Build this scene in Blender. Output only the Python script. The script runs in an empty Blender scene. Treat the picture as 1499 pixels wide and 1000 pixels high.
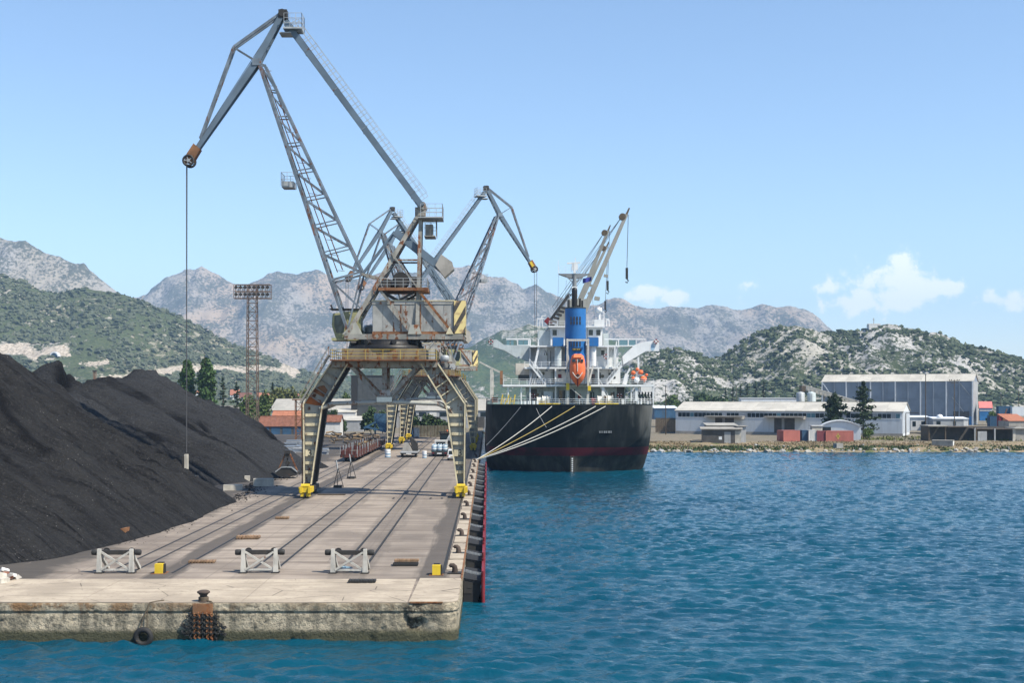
import bpy, bmesh, math, random
import numpy as np
from mathutils import Vector, Matrix

S = bpy.context.scene
COL = S.collection
R = math.radians
# ------------------------------------------------------------------ camera, sky, sun, exposure
# world: X right along the far shore, Y along the quay away from the camera, Z up, quay deck at z = 0
FPX, VX, HY, EYE = 1800.0, 714.0, 578.0, 12.0
cam_d = bpy.data.cameras.new('camera')
cam = bpy.data.objects.new('camera', cam_d)
COL.objects.link(cam)
cam.location = (0, 0, EYE)
cam.rotation_euler = (R(90), 0, 0)
cam_d.sensor_width = 36
cam_d.lens = FPX / 1499 * 36
cam_d.shift_x = 35.5 / 1499
cam_d.shift_y = 78 / 1499
cam_d.clip_start = 1
cam_d.clip_end = 40000
S.camera = cam

SUN_EL, SUN_AZ = R(52), R(123)      # azimuth clockwise from +Y
W = bpy.data.worlds.new('World')
S.world = W
W.use_nodes = True
wt = W.node_tree
wn, wl = wt.nodes, wt.links
bg = wn['Background']
sky = wn.new('ShaderNodeTexSky')
sky.sky_type = 'NISHITA'
sky.sun_disc = False
sky.sun_elevation = SUN_EL
sky.sun_rotation = SUN_AZ
sky.altitude = 0
sky.air_density = 1.0
sky.dust_density = 0.1
sky.ozone_density = 2.6
bg.inputs['Strength'].default_value = 0.12


def wmath(op, a, b=None, c=None):
    n = wn.new('ShaderNodeMath')
    n.operation = op
    for i, v in enumerate((a, b, c)):
        if v is None:
            continue
        if isinstance(v, (int, float)):
            n.inputs[i].default_value = v
        else:
            wl.new(v, n.inputs[i])
    return n.outputs[0]


def build_clouds():
    """Low fair-weather cumulus over the horizon: puffs placed by azimuth and elevation, broken up with noise."""
    tc = wn.new('ShaderNodeTexCoord')
    sp = wn.new('ShaderNodeSeparateXYZ')
    wl.new(tc.outputs['Generated'], sp.inputs[0])
    az = wmath('ARCTAN2', sp.outputs[0], sp.outputs[1])
    el = wmath('ARCSINE', sp.outputs[2])
    no = wn.new('ShaderNodeTexNoise')
    no.inputs['Scale'].default_value = 38
    no.inputs['Detail'].default_value = 7
    no.inputs['Roughness'].default_value = 0.66
    wl.new(tc.outputs['Generated'], no.inputs['Vector'])
    dens = None
    # azimuth, elevation, half width, half height, strength (radians)
    puffs = [(0.324, 0.089, 0.032, 0.020, 0.86), (0.270, 0.086, 0.022, 0.013, 0.74), (0.300, 0.072, 0.075, 0.013, 0.72), (0.352, 0.078, 0.034, 0.015, 0.74),
             (0.392, 0.070, 0.034, 0.013, 0.68), (0.430, 0.076, 0.024, 0.013, 0.70), (0.128, 0.081, 0.022, 0.008, 0.66), (0.150, 0.078, 0.018, 0.007, 0.6),
             (0.212, 0.087, 0.010, 0.005, 0.5), (-0.318, 0.084, 0.03, 0.008, 0.6),
             (0.62, 0.07, 0.09, 0.03, 0.8), (0.9, 0.09, 0.10, 0.04, 0.8), (-0.75, 0.08, 0.10, 0.03, 0.8), (-1.4, 0.09, 0.12, 0.035, 0.8), (1.7, 0.08, 0.15, 0.03, 0.7), (2.7, 0.08, 0.14, 0.03, 0.7)]
    for a, e, wa, we, s in puffs:
        da = wmath('DIVIDE', wmath('SUBTRACT', az, a), wa)
        de = wmath('DIVIDE', wmath('SUBTRACT', el, e), we)
        r2 = wmath('ADD', wmath('MULTIPLY', da, da), wmath('MULTIPLY', de, de))
        g = wmath('MULTIPLY', wmath('POWER', 2.718, wmath('MULTIPLY', r2, -0.9)), s)
        dens = g if dens is None else wmath('MAXIMUM', dens, g)
    cov = wmath('ADD', wmath('MULTIPLY', dens, 0.95), wmath('MULTIPLY', wmath('SUBTRACT', no.outputs['Fac'], 0.5), 2.1))
    mr = wn.new('ShaderNodeMapRange')
    mr.interpolation_type = 'SMOOTHSTEP'
    mr.inputs['From Min'].default_value = 0.36
    mr.inputs['From Max'].default_value = 0.66
    mr.inputs['To Max'].default_value = 0.85
    wl.new(cov, mr.inputs['Value'])
    gate = wmath('MULTIPLY', mr.outputs[0], wmath('MINIMUM', wmath('MULTIPLY', dens, 4.0), 1.0))
    mix = wn.new('ShaderNodeMix')
    mix.data_type = 'RGBA'
    wl.new(gate, mix.inputs['Factor'])
    wl.new(sky.outputs[0], mix.inputs['A'])
    mix.inputs['B'].default_value = (7.6, 7.6, 7.7, 1)
    wl.new(mix.outputs['Result'], bg.inputs['Color'])


build_clouds()
sun_d = bpy.data.lights.new('sun', 'SUN')
sun_d.energy = 5.0
sun_d.angle = R(0.53)
sun_d.color = (1.0, 0.93, 0.80)
sun = bpy.data.objects.new('sun', sun_d)
COL.objects.link(sun)
SUNV = Vector((math.sin(SUN_AZ) * math.cos(SUN_EL), math.cos(SUN_AZ) * math.cos(SUN_EL), math.sin(SUN_EL)))
sun.rotation_euler = SUNV.to_track_quat('Z', 'Y').to_euler()
sun.location = (60, -40, 120)
S.view_settings.view_transform = 'Standard'
S.view_settings.look = 'None'
S.view_settings.gamma = 1
S.view_settings.use_curve_mapping = False
S.view_settings.exposure = 0.72
S.cycles.max_bounces = 6
S.cycles.diffuse_bounces = 2
S.cycles.glossy_bounces = 2
S.cycles.transmission_bounces = 3
S.cycles.volume_bounces = 0
S.cycles.transparent_max_bounces = 6
S.cycles.use_denoising = True


# ------------------------------------------------------------------ helpers
def P(px, py, d):
    """World point seen at photo pixel (px, py) when it stands d metres down the quay."""
    return Vector(((px - VX) * d / FPX, d, EYE + (HY - py) * d / FPX))


def Gd(px, py, z=0.0):
    """Point of the horizontal plane z seen at a photo pixel."""
    return P(px, py, (EYE - z) * FPX / (py - HY))


def V(*a):
    return Vector(a)


class MB:
    def __init__(self):
        self.v, self.f, self.s = [], [], []

    def add(self, vs, fs, smooth=False):
        n = len(self.v)
        self.v += [tuple(p) for p in vs]
        self.f += [tuple(i + n for i in q) for q in fs]
        self.s += [smooth] * len(fs)
        return self

    def box(self, c, s, m=None):
        x, y, z = s[0] / 2, s[1] / 2, s[2] / 2
        vs = [Vector((a * x, b * y, e * z)) for e in (-1, 1) for b in (-1, 1) for a in (-1, 1)]
        if m is not None:
            vs = [m @ p for p in vs]
        c = Vector(c)
        return self.add([c + p for p in vs], [(0, 2, 3, 1), (4, 5, 7, 6), (0, 1, 5, 4), (2, 6, 7, 3), (0, 4, 6, 2), (1, 3, 7, 5)])

    def bb(self, x0, x1, y0, y1, z0, z1):
        return self.box(((x0 + x1) / 2, (y0 + y1) / 2, (z0 + z1) / 2), (x1 - x0, y1 - y0, z1 - z0))

    def beam(self, p, q, w, h=None, up=(0, 0, 1), w2=None, h2=None):
        h = w if h is None else h
        w2 = w if w2 is None else w2
        h2 = h if h2 is None else h2
        p, q = Vector(p), Vector(q)
        d = (q - p).normalized()
        u = Vector(up)
        if abs(d.dot(u.normalized())) > 0.98:
            u = Vector((0, 1, 0)) if abs(d.y) < 0.9 else Vector((1, 0, 0))
        a = d.cross(u).normalized()
        b = a.cross(d).normalized()
        vs = [c + a * (i * ww / 2) + b * (j * hh / 2) for c, ww, hh in ((p, w, h), (q, w2, h2)) for j in (-1, 1) for i in (-1, 1)]
        return self.add(vs, [(0, 2, 3, 1), (4, 5, 7, 6), (0, 1, 5, 4), (2, 6, 7, 3), (0, 4, 6, 2), (1, 3, 7, 5)])

    def tube(self, p, q, r, n=6, r2=None, cap=True):
        p, q = Vector(p), Vector(q)
        r2 = r if r2 is None else r2
        d = (q - p).normalized()
        a = d.orthogonal().normalized()
        b = d.cross(a)
        cs = [(math.cos(2 * math.pi * i / n), math.sin(2 * math.pi * i / n)) for i in range(n)]
        vs = [p + (a * c + b * s) * r for c, s in cs] + [q + (a * c + b * s) * r2 for c, s in cs]
        self.add(vs, [(i, (i + 1) % n, n + (i + 1) % n, n + i) for i in range(n)], n > 5)
        if cap:
            self.add(vs, [tuple(range(n - 1, -1, -1)), tuple(range(n, 2 * n))])
        return self

    def path(self, pts, r, n=6):
        """One continuous tube along points."""
        pts = [Vector(p) for p in pts]
        rings = []
        for i, p in enumerate(pts):
            d = (pts[min(i + 1, len(pts) - 1)] - pts[max(i - 1, 0)]).normalized()
            u = Vector((0, 0, 1)) if abs(d.z) < 0.95 else Vector((1, 0, 0))
            a = d.cross(u).normalized()
            b = a.cross(d)
            rr = r[i] if isinstance(r, (list, tuple)) else r
            rings.append([p + (a * math.cos(2 * math.pi * k / n) + b * math.sin(2 * math.pi * k / n)) * rr for k in range(n)])
        vs = [p for g in rings for p in g]
        fs = [(i * n + k, i * n + (k + 1) % n, (i + 1) * n + (k + 1) % n, (i + 1) * n + k) for i in range(len(pts) - 1) for k in range(n)]
        self.add(vs, fs, True)
        m = (len(pts) - 1) * n
        return self.add(vs, [tuple(range(n - 1, -1, -1)), tuple(range(m, m + n))])

    def prism(self, poly, off):
        """Closed polygon (3D points) extruded by the vector off."""
        n = len(poly)
        off = Vector(off)
        vs = [Vector(p) for p in poly] + [Vector(p) + off for p in poly]
        return self.add(vs, [tuple(range(n)), tuple(range(2 * n - 1, n - 1, -1))] + [(i, n + i, n + (i + 1) % n, (i + 1) % n) for i in range(n)])

    def lathe(self, prof, c, n=16, axis='Z'):
        """prof: (radius, height) pairs."""
        c = Vector(c)
        vs = []
        for r, h in prof:
            for k in range(n):
                a, b = r * math.cos(2 * math.pi * k / n), r * math.sin(2 * math.pi * k / n)
                vs.append(c + (Vector((a, b, h)) if axis == 'Z' else Vector((a, h, b)) if axis == 'Y' else Vector((h, a, b))))
        m = len(prof)
        self.add(vs, [(i * n + k, i * n + (k + 1) % n, (i + 1) * n + (k + 1) % n, (i + 1) * n + k) for i in range(m - 1) for k in range(n)], True)
        return self.add(vs, [tuple(range(n - 1, -1, -1)), tuple(range((m - 1) * n, m * n))])

    def ring(self, c, r, t, axis='Y', n=14, m=6):
        c = Vector(c)
        vs = []
        for i in range(n):
            a = 2 * math.pi * i / n
            for j in range(m):
                b = 2 * math.pi * j / m
                q, h = r + t * math.cos(b), t * math.sin(b)
                x, y = q * math.cos(a), q * math.sin(a)
                vs.append(c + (Vector((x, h, y)) if axis == 'Y' else Vector((h, x, y)) if axis == 'X' else Vector((x, y, h))))
        return self.add(vs, [(i * m + j, ((i + 1) % n) * m + j, ((i + 1) % n) * m + (j + 1) % m, i * m + (j + 1) % m) for i in range(n) for j in range(m)], True)

    def rail(self, pts, h=1.05, rows=2, r=0.03, step=1.6):
        """Guard rail standing along a polyline."""
        pts = [Vector(p) for p in pts]
        for a, b in zip(pts, pts[1:]):
            L = (b - a).length
            k = max(1, round(L / step))
            for i in range(k + 1):
                p = a.lerp(b, i / k)
                self.beam(p, p + Vector((0, 0, h)), r * 1.6)
            for j in range(1, rows + 1):
                z = Vector((0, 0, h * j / rows))
                self.beam(a + z, b + z, r * 1.5)
        return self

    def build(self, name, mat, parent=None, kind=None, local=False, label=None):
        me = bpy.data.meshes.new(name)
        o = Vector((0, 0, 0))
        if parent is not None and not local:
            o = Vector(parent.get('org', (0, 0, 0)))
        me.from_pydata([(p[0] - o.x, p[1] - o.y, p[2] - o.z) for p in self.v], [], self.f)
        me.polygons.foreach_set('use_smooth', self.s)
        me.materials.append(M[mat] if isinstance(mat, str) else mat)
        me.update()
        ob = bpy.data.objects.new(name, me)
        COL.objects.link(ob)
        if parent is not None:
            ob.parent = parent
            if 'org' in parent.keys():
                ob['org'] = list(o)
        if kind:
            ob['kind'] = kind
        if label:
            ob['label'] = label
        return ob


def tag(o, label, cat, group=None):
    o['label'] = label
    o['category'] = cat
    if group:
        o['group'] = group
    return o


def thing(name, label, cat, loc=(0, 0, 0), group=None, world=True):
    """Empty at a thing's base; its parts are built in world coordinates (world) or in its own."""
    o = bpy.data.objects.new(name, None)
    COL.objects.link(o)
    o.location = loc
    if world:
        o['org'] = list(loc)
    o.empty_display_size = 0.3
    return tag(o, label, cat, group)


def dup(o, loc=None, rotz=None, label=None, parent=None, group=None):
    c = o.copy()
    COL.objects.link(c)
    if parent is not None:
        c.parent = parent
    if loc is not None:
        c.location = loc
    if rotz is not None:
        c.rotation_euler.z = rotz
    if label:
        c['label'] = label
    if group:
        c['group'] = group
    for ch in list(KIDS(o)):
        dup(ch, parent=c)
    return c


def KIDS(o):
    return [c for c in o.children]


def piece(name, me, loc, parent, rot=None, scale=None):
    """A repeated piece that shares its mesh."""
    ob = bpy.data.objects.new(name, me)
    COL.objects.link(ob)
    ob.parent = parent
    ob.location = loc
    if rot is not None:
        ob.rotation_euler = rot
    if scale is not None:
        ob.scale = scale
    return ob


# ------------------------------------------------------------------ materials
M = {}


class NT:
    def __init__(self, name):
        self.m = bpy.data.materials.new(name)
        self.m.use_nodes = True
        self.t = self.m.node_tree
        self.n, self.l = self.t.nodes, self.t.links
        self.b = self.n['Principled BSDF']
        M[name] = self.m

    def put(self, sock, v):
        if isinstance(v, (int, float)):
            sock.default_value = v
        elif isinstance(v, tuple):
            sock.default_value = v if len(v) == len(sock.default_value) else (*v, 1)
        else:
            self.l.new(v, sock)

    def coord(self, kind='Object', scale=None):
        n = self.n.new('ShaderNodeTexCoord') if kind != 'Position' else self.n.new('ShaderNodeNewGeometry')
        o = n.outputs[kind]
        if scale is not None:
            mp = self.n.new('ShaderNodeMapping')
            mp.inputs['Scale'].default_value = scale
            self.l.new(o, mp.inputs[0])
            o = mp.outputs[0]
        return o

    def noise(self, vec, scale, detail=4, rough=0.55, out='Fac', dist=0):
        n = self.n.new('ShaderNodeTexNoise')
        n.inputs['Scale'].default_value = scale
        n.inputs['Detail'].default_value = detail
        n.inputs['Roughness'].default_value = rough
        n.inputs['Distortion'].default_value = dist
        self.l.new(vec, n.inputs['Vector'])
        return n.outputs[out]

    def voro(self, vec, scale, out='Distance', feature='F1', rnd=1):
        n = self.n.new('ShaderNodeTexVoronoi')
        n.feature = feature
        n.inputs['Scale'].default_value = scale
        n.inputs['Randomness'].default_value = rnd
        self.l.new(vec, n.inputs['Vector'])
        return n.outputs[out]

    def ramp(self, v, a, b, lo=0.0, hi=1.0):
        n = self.n.new('ShaderNodeMapRange')
        n.interpolation_type = 'SMOOTHSTEP'
        n.inputs['From Min'].default_value = a
        n.inputs['From Max'].default_value = b
        n.inputs['To Min'].default_value = lo
        n.inputs['To Max'].default_value = hi
        self.put(n.inputs['Value'], v)
        return n.outputs[0]

    def mix(self, f, a, b):
        n = self.n.new('ShaderNodeMix')
        n.data_type = 'RGBA'
        self.put(n.inputs['Factor'], f)
        self.put(n.inputs['A'], a)
        self.put(n.inputs['B'], b)
        return n.outputs['Result']

    def math(self, op, a, b=0.0):
        n = self.n.new('ShaderNodeMath')
        n.operation = op
        self.put(n.inputs[0], a)
        self.put(n.inputs[1], b)
        return n.outputs[0]

    def xyz(self, vec):
        n = self.n.new('ShaderNodeSeparateXYZ')
        self.l.new(vec, n.inputs[0])
        return n.outputs

    def bump(self, h, dist=0.05, strength=1.0):
        n = self.n.new('ShaderNodeBump')
        n.inputs['Distance'].default_value = dist
        n.inputs['Strength'].default_value = strength
        self.put(n.inputs['Height'], h)
        self.l.new(n.outputs[0], self.b.inputs['Normal'])

    def attr(self, name):
        n = self.n.new('ShaderNodeAttribute')
        n.attribute_name = name
        return n.outputs['Fac']

    def end(self, col, rough=0.7, metal=0.0, spec=0.4):
        self.put(self.b.inputs['Base Color'], col)
        self.put(self.b.inputs['Roughness'], rough)
        self.put(self.b.inputs['Metallic'], metal)
        self.put(self.b.inputs['Specular IOR Level'], spec)
        return self.m


RUST, RUST2 = (0.23, 0.085, 0.03), (0.095, 0.04, 0.02)


def paint(name, c, rust=0.0, rough=0.55, var=0.25, sc=1.0, streak=0.35, dirt=(0.10, 0.085, 0.07), dirt_amt=0.35, c2=None, metal=0.0):
    """Weathered painted steel or plaster: tone drift, vertical dirt streaks, rust in patches."""
    t = NT(name)
    o = t.coord('Object')
    oi = t.n.new('ShaderNodeObjectInfo')
    av = t.n.new('ShaderNodeVectorMath')
    av.operation = 'ADD'
    t.l.new(o, av.inputs[0])
    cb = t.n.new('ShaderNodeCombineXYZ')
    m1 = t.math('MULTIPLY', oi.outputs['Random'], 37.0)
    t.l.new(m1, cb.inputs[0])
    t.l.new(m1, cb.inputs[1])
    t.l.new(cb.outputs[0], av.inputs[1])
    o = av.outputs[0]
    n1 = t.noise(o, 0.7 * sc, 5)
    dark = tuple(v * (1 - var) for v in c)
    col = t.mix(t.ramp(n1, 0.35, 0.65), c, c2 or dark)
    mp = t.n.new('ShaderNodeMapping')
    mp.inputs['Scale'].default_value = (3.0 * sc, 3.0 * sc, 0.35 * sc)
    t.l.new(o, mp.inputs[0])
    n2 = t.noise(mp.outputs[0], 1.0, 5, 0.6)
    col = t.mix(t.ramp(n2, 0.5, 0.78, 0, dirt_amt), col, dirt)
    if rust:
        n3 = t.noise(mp.outputs[0], 0.55, 6, 0.65)
        n4 = t.noise(o, 2.3 * sc, 5, 0.6)
        k = t.math('ADD', t.math('MULTIPLY', n3, 0.6), t.math('MULTIPLY', n4, 0.4))
        th = 0.68 - 0.27 * rust
        rc = t.mix(t.ramp(n4, 0.4, 0.65), RUST, RUST2)
        col = t.mix(t.ramp(k, th, th + 0.07), col, rc)
        rough = t.ramp(k, th, th + 0.07, rough, 0.9)
    return t.end(col, rough, metal, 0.25)


def flat(name, c, rough=0.6, metal=0.0, var=0.12, sc=4.0):
    t = NT(name)
    n = t.noise(t.coord('Object'), sc, 3)
    return t.end(t.mix(t.ramp(n, 0.3, 0.7), c, tuple(v * (1 - var) for v in c)), rough, metal)


paint('boom_steel', (0.16, 0.20, 0.245), rust=0.5, var=0.45, sc=0.8, dirt_amt=0.5)
paint('tie_steel', (0.115, 0.16, 0.21), rust=0.2, var=0.25, sc=0.5, dirt_amt=0.2)
paint('pylon_steel', (0.27, 0.265, 0.24), rust=0.62, var=0.4, streak=1)
paint('leg_paint', (0.34, 0.335, 0.29), rust=0.52, var=0.2, sc=0.6, dirt_amt=0.3, c2=(0.28, 0.285, 0.265))
paint('rib_paint', (0.60, 0.53, 0.36), rust=0.42, sc=1.2)
paint('house_panel', (0.33, 0.33, 0.315), rust=0.55, var=0.3, sc=0.9, dirt_amt=0.6)
paint('rusty_steel', (0.24, 0.12, 0.06), rust=0.75, var=0.4, rough=0.85)
paint('olive_paint', (0.32, 0.315, 0.17), rust=0.3)
paint('fascia_paint', (0.20, 0.165, 0.12), rust=0.65, var=0.4)
paint('yellow_paint', (0.62, 0.44, 0.03), rust=0.15, dirt_amt=0.45)
paint('rail_yellow', (0.45, 0.33, 0.08), rust=0.35)
paint('scrap_tan', (0.24, 0.155, 0.095), rust=0.4, var=0.4, rough=0.9)
paint('rust_patch', (0.40, 0.135, 0.04), var=0.4, rough=0.9, c2=(0.22, 0.08, 0.03))
paint('bollard_brown', (0.075, 0.055, 0.045), rust=0.35, var=0.4, rough=0.8)
paint('tower_grey', (0.065, 0.072, 0.075), var=0.2, dirt_amt=0.3)
paint('mast_brown', (0.16, 0.115, 0.09), rust=0.3, var=0.4, rough=0.85)
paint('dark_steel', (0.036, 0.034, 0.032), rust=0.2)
paint('black_grease', (0.014, 0.014, 0.015), rough=0.45)
paint('galvanised', (0.40, 0.42, 0.43), rust=0.1, metal=0.3)
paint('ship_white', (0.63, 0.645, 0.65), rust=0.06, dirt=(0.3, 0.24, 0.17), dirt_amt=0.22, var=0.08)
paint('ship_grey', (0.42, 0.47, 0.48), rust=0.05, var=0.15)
paint('ship_blue', (0.02, 0.13, 0.36), var=0.15, dirt_amt=0.15)
paint('ship_dark', (0.05, 0.06, 0.06), rust=0.15)
paint('ship_deck', (0.14, 0.20, 0.15), rust=0.3)
paint('mast_grey', (0.20, 0.215, 0.225), rust=0.1)
paint('jib_grey', (0.27, 0.265, 0.24), rust=0.12, var=0.15, sc=0.5)
paint('orange_paint', (0.72, 0.155, 0.055), var=0.12, dirt_amt=0.22)
paint('red_paint', (0.19, 0.017, 0.024), rust=0.1)
paint('post_white', (0.47, 0.455, 0.415), rust=0.35, dirt_amt=0.5, sc=2)
paint('concrete_light', (0.47, 0.44, 0.38), var=0.25, dirt_amt=0.45, rough=0.9, sc=1.2)
paint('concrete_grey', (0.33, 0.31, 0.28), var=0.25, dirt_amt=0.4, rough=0.9)
paint('wall_white', (0.60, 0.595, 0.575), var=0.12, dirt_amt=0.3, rough=0.85, sc=0.5)
paint('wall_sheet', (0.60, 0.63, 0.66), rust=0.05, var=0.1, dirt_amt=0.3, sc=0.4)
paint('roof_sheet', (0.47, 0.445, 0.39), var=0.2, dirt_amt=0.3, sc=0.25)
paint('roof_dull', (0.36, 0.34, 0.30), var=0.2, dirt_amt=0.35, sc=0.3)
paint('shed_blue', (0.215, 0.25, 0.30), rust=0.05, var=0.2, sc=0.25, dirt_amt=0.25)
paint('wall_grey', (0.34, 0.35, 0.36), var=0.2, dirt_amt=0.4, sc=0.5)
paint('wall_dark', (0.09, 0.085, 0.08), var=0.3, dirt_amt=0.5)
paint('roof_tile', (0.20, 0.085, 0.055), var=0.3, sc=1.5, rough=0.9)
paint('roof_tile_bright', (0.36, 0.145, 0.085), var=0.2, sc=1.5, rough=0.9)
paint('wagon_maroon', (0.095, 0.028, 0.022), rust=0.45, var=0.3)
paint('container_red', (0.44, 0.15, 0.12), rust=0.15, var=0.2, sc=0.6)
paint('container_maroon', (0.22, 0.06, 0.07), rust=0.1, sc=0.6)
paint('container_blue', (0.04, 0.10, 0.18), rust=0.15, sc=0.6)
paint('bright_blue', (0.05, 0.22, 0.48), dirt_amt=0.25)
paint('pink_roof', (0.55, 0.18, 0.16), var=0.15)
paint('timber_dark', (0.10, 0.075, 0.05), var=0.35, sc=2)
paint('bark', (0.10, 0.075, 0.05), var=0.35, rough=0.95)
paint('log_wood', (0.27, 0.19, 0.11), var=0.4, rough=0.9)
paint('fence_wood', (0.16, 0.15, 0.11), var=0.4, rough=0.95)
flat('glass_dark', (0.02, 0.03, 0.035), rough=0.08)
flat('glass_blue', (0.10, 0.20, 0.24), rough=0.08)
flat('rubber', (0.016, 0.016, 0.017), rough=0.75)
flat('rope_white', (0.62, 0.60, 0.54), rough=0.9)
flat('rope_yellow', (0.55, 0.42, 0.13), rough=0.9)
flat('wire', (0.06, 0.06, 0.065), rough=0.5)
flat('black_mark', (0.02, 0.02, 0.02), rough=0.7)
flat('white_plastic', (0.75, 0.76, 0.76), rough=0.45)
flat('wrap_blue', (0.24, 0.36, 0.46), rough=0.35)
flat('mesh_blue', (0.05, 0.12, 0.20), rough=0.7)
flat('flag_blue', (0.02, 0.03, 0.22), rough=0.8)
flat('emblem_blue', (0.30, 0.42, 0.52), rough=0.6)


def leafmat(name, a, b):
    t = NT(name)
    n = t.noise(t.coord('Object'), 0.9, 4)
    rnd = t.n.new('ShaderNodeObjectInfo').outputs['Random']
    col = t.mix(t.ramp(n, 0.35, 0.65), a, b)
    t.end(col, 0.65, 0, 0.25)


leafmat('leaf_conifer', (0.018, 0.034, 0.016), (0.035, 0.055, 0.022))
leafmat('leaf_poplar', (0.03, 0.065, 0.018), (0.06, 0.11, 0.03))
leafmat('leaf_green', (0.045, 0.085, 0.02), (0.10, 0.14, 0.035))
leafmat('leaf_olive', (0.09, 0.11, 0.03), (0.15, 0.15, 0.05))
leafmat('leaf_dark', (0.025, 0.05, 0.018), (0.055, 0.09, 0.028))
leafmat('leaf_scrub', (0.03, 0.047, 0.02), (0.06, 0.075, 0.032))
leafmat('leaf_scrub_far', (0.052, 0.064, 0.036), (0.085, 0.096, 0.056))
leafmat('dry_grass', (0.25, 0.19, 0.115), (0.19, 0.15, 0.085))
# ------------------------------------------------------------------ numeric noise
def _lat(ix, iy, seed):
    h = (ix.astype(np.int64) * 374761393 + iy.astype(np.int64) * 668265263 + seed * 1442695041) & 0xFFFFFFFF
    h = ((h ^ (h >> 13)) * 1274126177) & 0xFFFFFFFF
    return ((h ^ (h >> 16)) & 0xFFFF) / 65535.0


def vnoise(x, y, seed=0):
    x, y = np.asarray(x, float), np.asarray(y, float)
    ix, iy = np.floor(x), np.floor(y)
    fx, fy = x - ix, y - iy
    fx, fy = fx * fx * (3 - 2 * fx), fy * fy * (3 - 2 * fy)
    a, b = _lat(ix, iy, seed), _lat(ix + 1, iy, seed)
    c, d = _lat(ix, iy + 1, seed), _lat(ix + 1, iy + 1, seed)
    return a + (b - a) * fx + (c - a) * fy + (a - b - c + d) * fx * fy


def fbm(x, y, octv=5, seed=0, gain=0.5):
    """-1..1"""
    s, a, t = 0.0, 1.0, 0.0
    for i in range(octv):
        s = s + a * (vnoise(x * 2 ** i + 17.3 * i, y * 2 ** i - 9.1 * i, seed + i) * 2 - 1)
        t += a
        a *= gain
    return s / t


def ridged(x, y, octv=5, seed=0):
    s, a, t = 0.0, 1.0, 0.0
    for i in range(octv):
        s = s + a * (1 - np.abs(vnoise(x * 2 ** i + 7.7 * i, y * 2 ** i + 3.1 * i, seed + i) * 2 - 1))
        t += a
        a *= 0.5
    return s / t


def sheet(name, X, Y, Z, mat, attrs=None, smooth=True, parent=None, mask=None):
    """Grid mesh from 2-D arrays."""
    ny, nx = X.shape
    co = np.stack([X, Y, Z], -1).reshape(-1, 3).astype(np.float32)
    i = np.arange(ny * nx).reshape(ny, nx)
    q = np.stack([i[:-1, :-1], i[:-1, 1:], i[1:, 1:], i[1:, :-1]], -1).reshape(-1, 4)
    if mask is not None:
        q = q[mask[:-1, :-1].reshape(-1)]
    return rawmesh(name, co, q, mat, attrs, smooth, parent)


def rawmesh(name, co, q, mat, attrs=None, smooth=True, parent=None):
    me = bpy.data.meshes.new(name)
    k = q.shape[1]
    me.vertices.add(len(co))
    me.vertices.foreach_set('co', np.ascontiguousarray(co, dtype=np.float32).ravel())
    me.loops.add(len(q) * k)
    me.loops.foreach_set('vertex_index', np.ascontiguousarray(q, dtype=np.int32).ravel())
    me.polygons.add(len(q))
    me.polygons.foreach_set('loop_start', np.arange(0, len(q) * k, k, dtype=np.int32))
    me.polygons.foreach_set('loop_total', np.full(len(q), k, dtype=np.int32))
    me.polygons.foreach_set('use_smooth', np.full(len(q), smooth))
    for n, a in (attrs or {}).items():
        at = me.attributes.new(n, 'FLOAT', 'POINT')
        at.data.foreach_set('value', np.asarray(a, np.float32).ravel())
    me.materials.append(M[mat])
    me.update(calc_edges=True)
    me.validate()
    ob = bpy.data.objects.new(name, me)
    COL.objects.link(ob)
    ob.parent = parent
    return ob


# ------------------------------------------------------------------ terrain materials
def hillmat(name, scrub, scrub2, rock, soil, cell, cover, fine=1.0):
    t = NT(name)
    p = t.coord('Position', (1, 0.6, 1))
    n1 = t.noise(p, 1 / (cell * 1.3), 4, 0.65)
    n2 = t.noise(p, 1 / (cell * 14), 4, 0.55)
    n3 = t.noise(p, 1 / (cell * 0.5), 4, 0.65)
    n4 = t.noise(p, 1 / (cell * 45), 3, 0.5)
    k = t.math('ADD', t.math('MULTIPLY', n1, 0.62), t.math('MULTIPLY', n3, 0.28))
    k = t.math('ADD', k, t.math('MULTIPLY', n2, 0.45))
    th = 0.675 - 0.3 * (cover - 0.5)
    green = t.ramp(k, th - 0.035, th + 0.03)
    bare = t.attr('bare')
    bare = t.ramp(t.math('ADD', bare, t.math('MULTIPLY', t.math('SUBTRACT', t.math('ADD', t.math('MULTIPLY', n1, 0.6), t.math('MULTIPLY', n3, 0.4)), 0.5), 4.2)), 0.42, 0.78)
    bare = t.math('MULTIPLY', bare, t.ramp(t.attr('bare'), 0.02, 0.2))
    green = t.math('MULTIPLY', green, t.math('SUBTRACT', 1.0, bare))
    rk = t.mix(t.ramp(n3, 0.35, 0.62), tuple(v * 0.62 for v in rock), rock)
    rk = t.mix(t.ramp(t.math('ADD', n4, t.math('MULTIPLY', n1, 0.25)), 0.50, 0.74, 0, 0.8), rk, soil)
    rk = t.mix(t.math('MULTIPLY', bare, 0.9), rk, t.mix(t.ramp(n3, 0.36, 0.6), (0.22, 0.185, 0.145), (0.44, 0.385, 0.32)))
    sc = t.mix(t.ramp(n3, 0.4, 0.62), scrub, scrub2)
    col = t.mix(green, rk, sc)
    h = t.math('ADD', t.math('MULTIPLY', green, 0.6), n3)
    t.bump(h, cell * 0.22, 0.9)
    t.end(col, 0.95, 0, 0.1)


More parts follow.
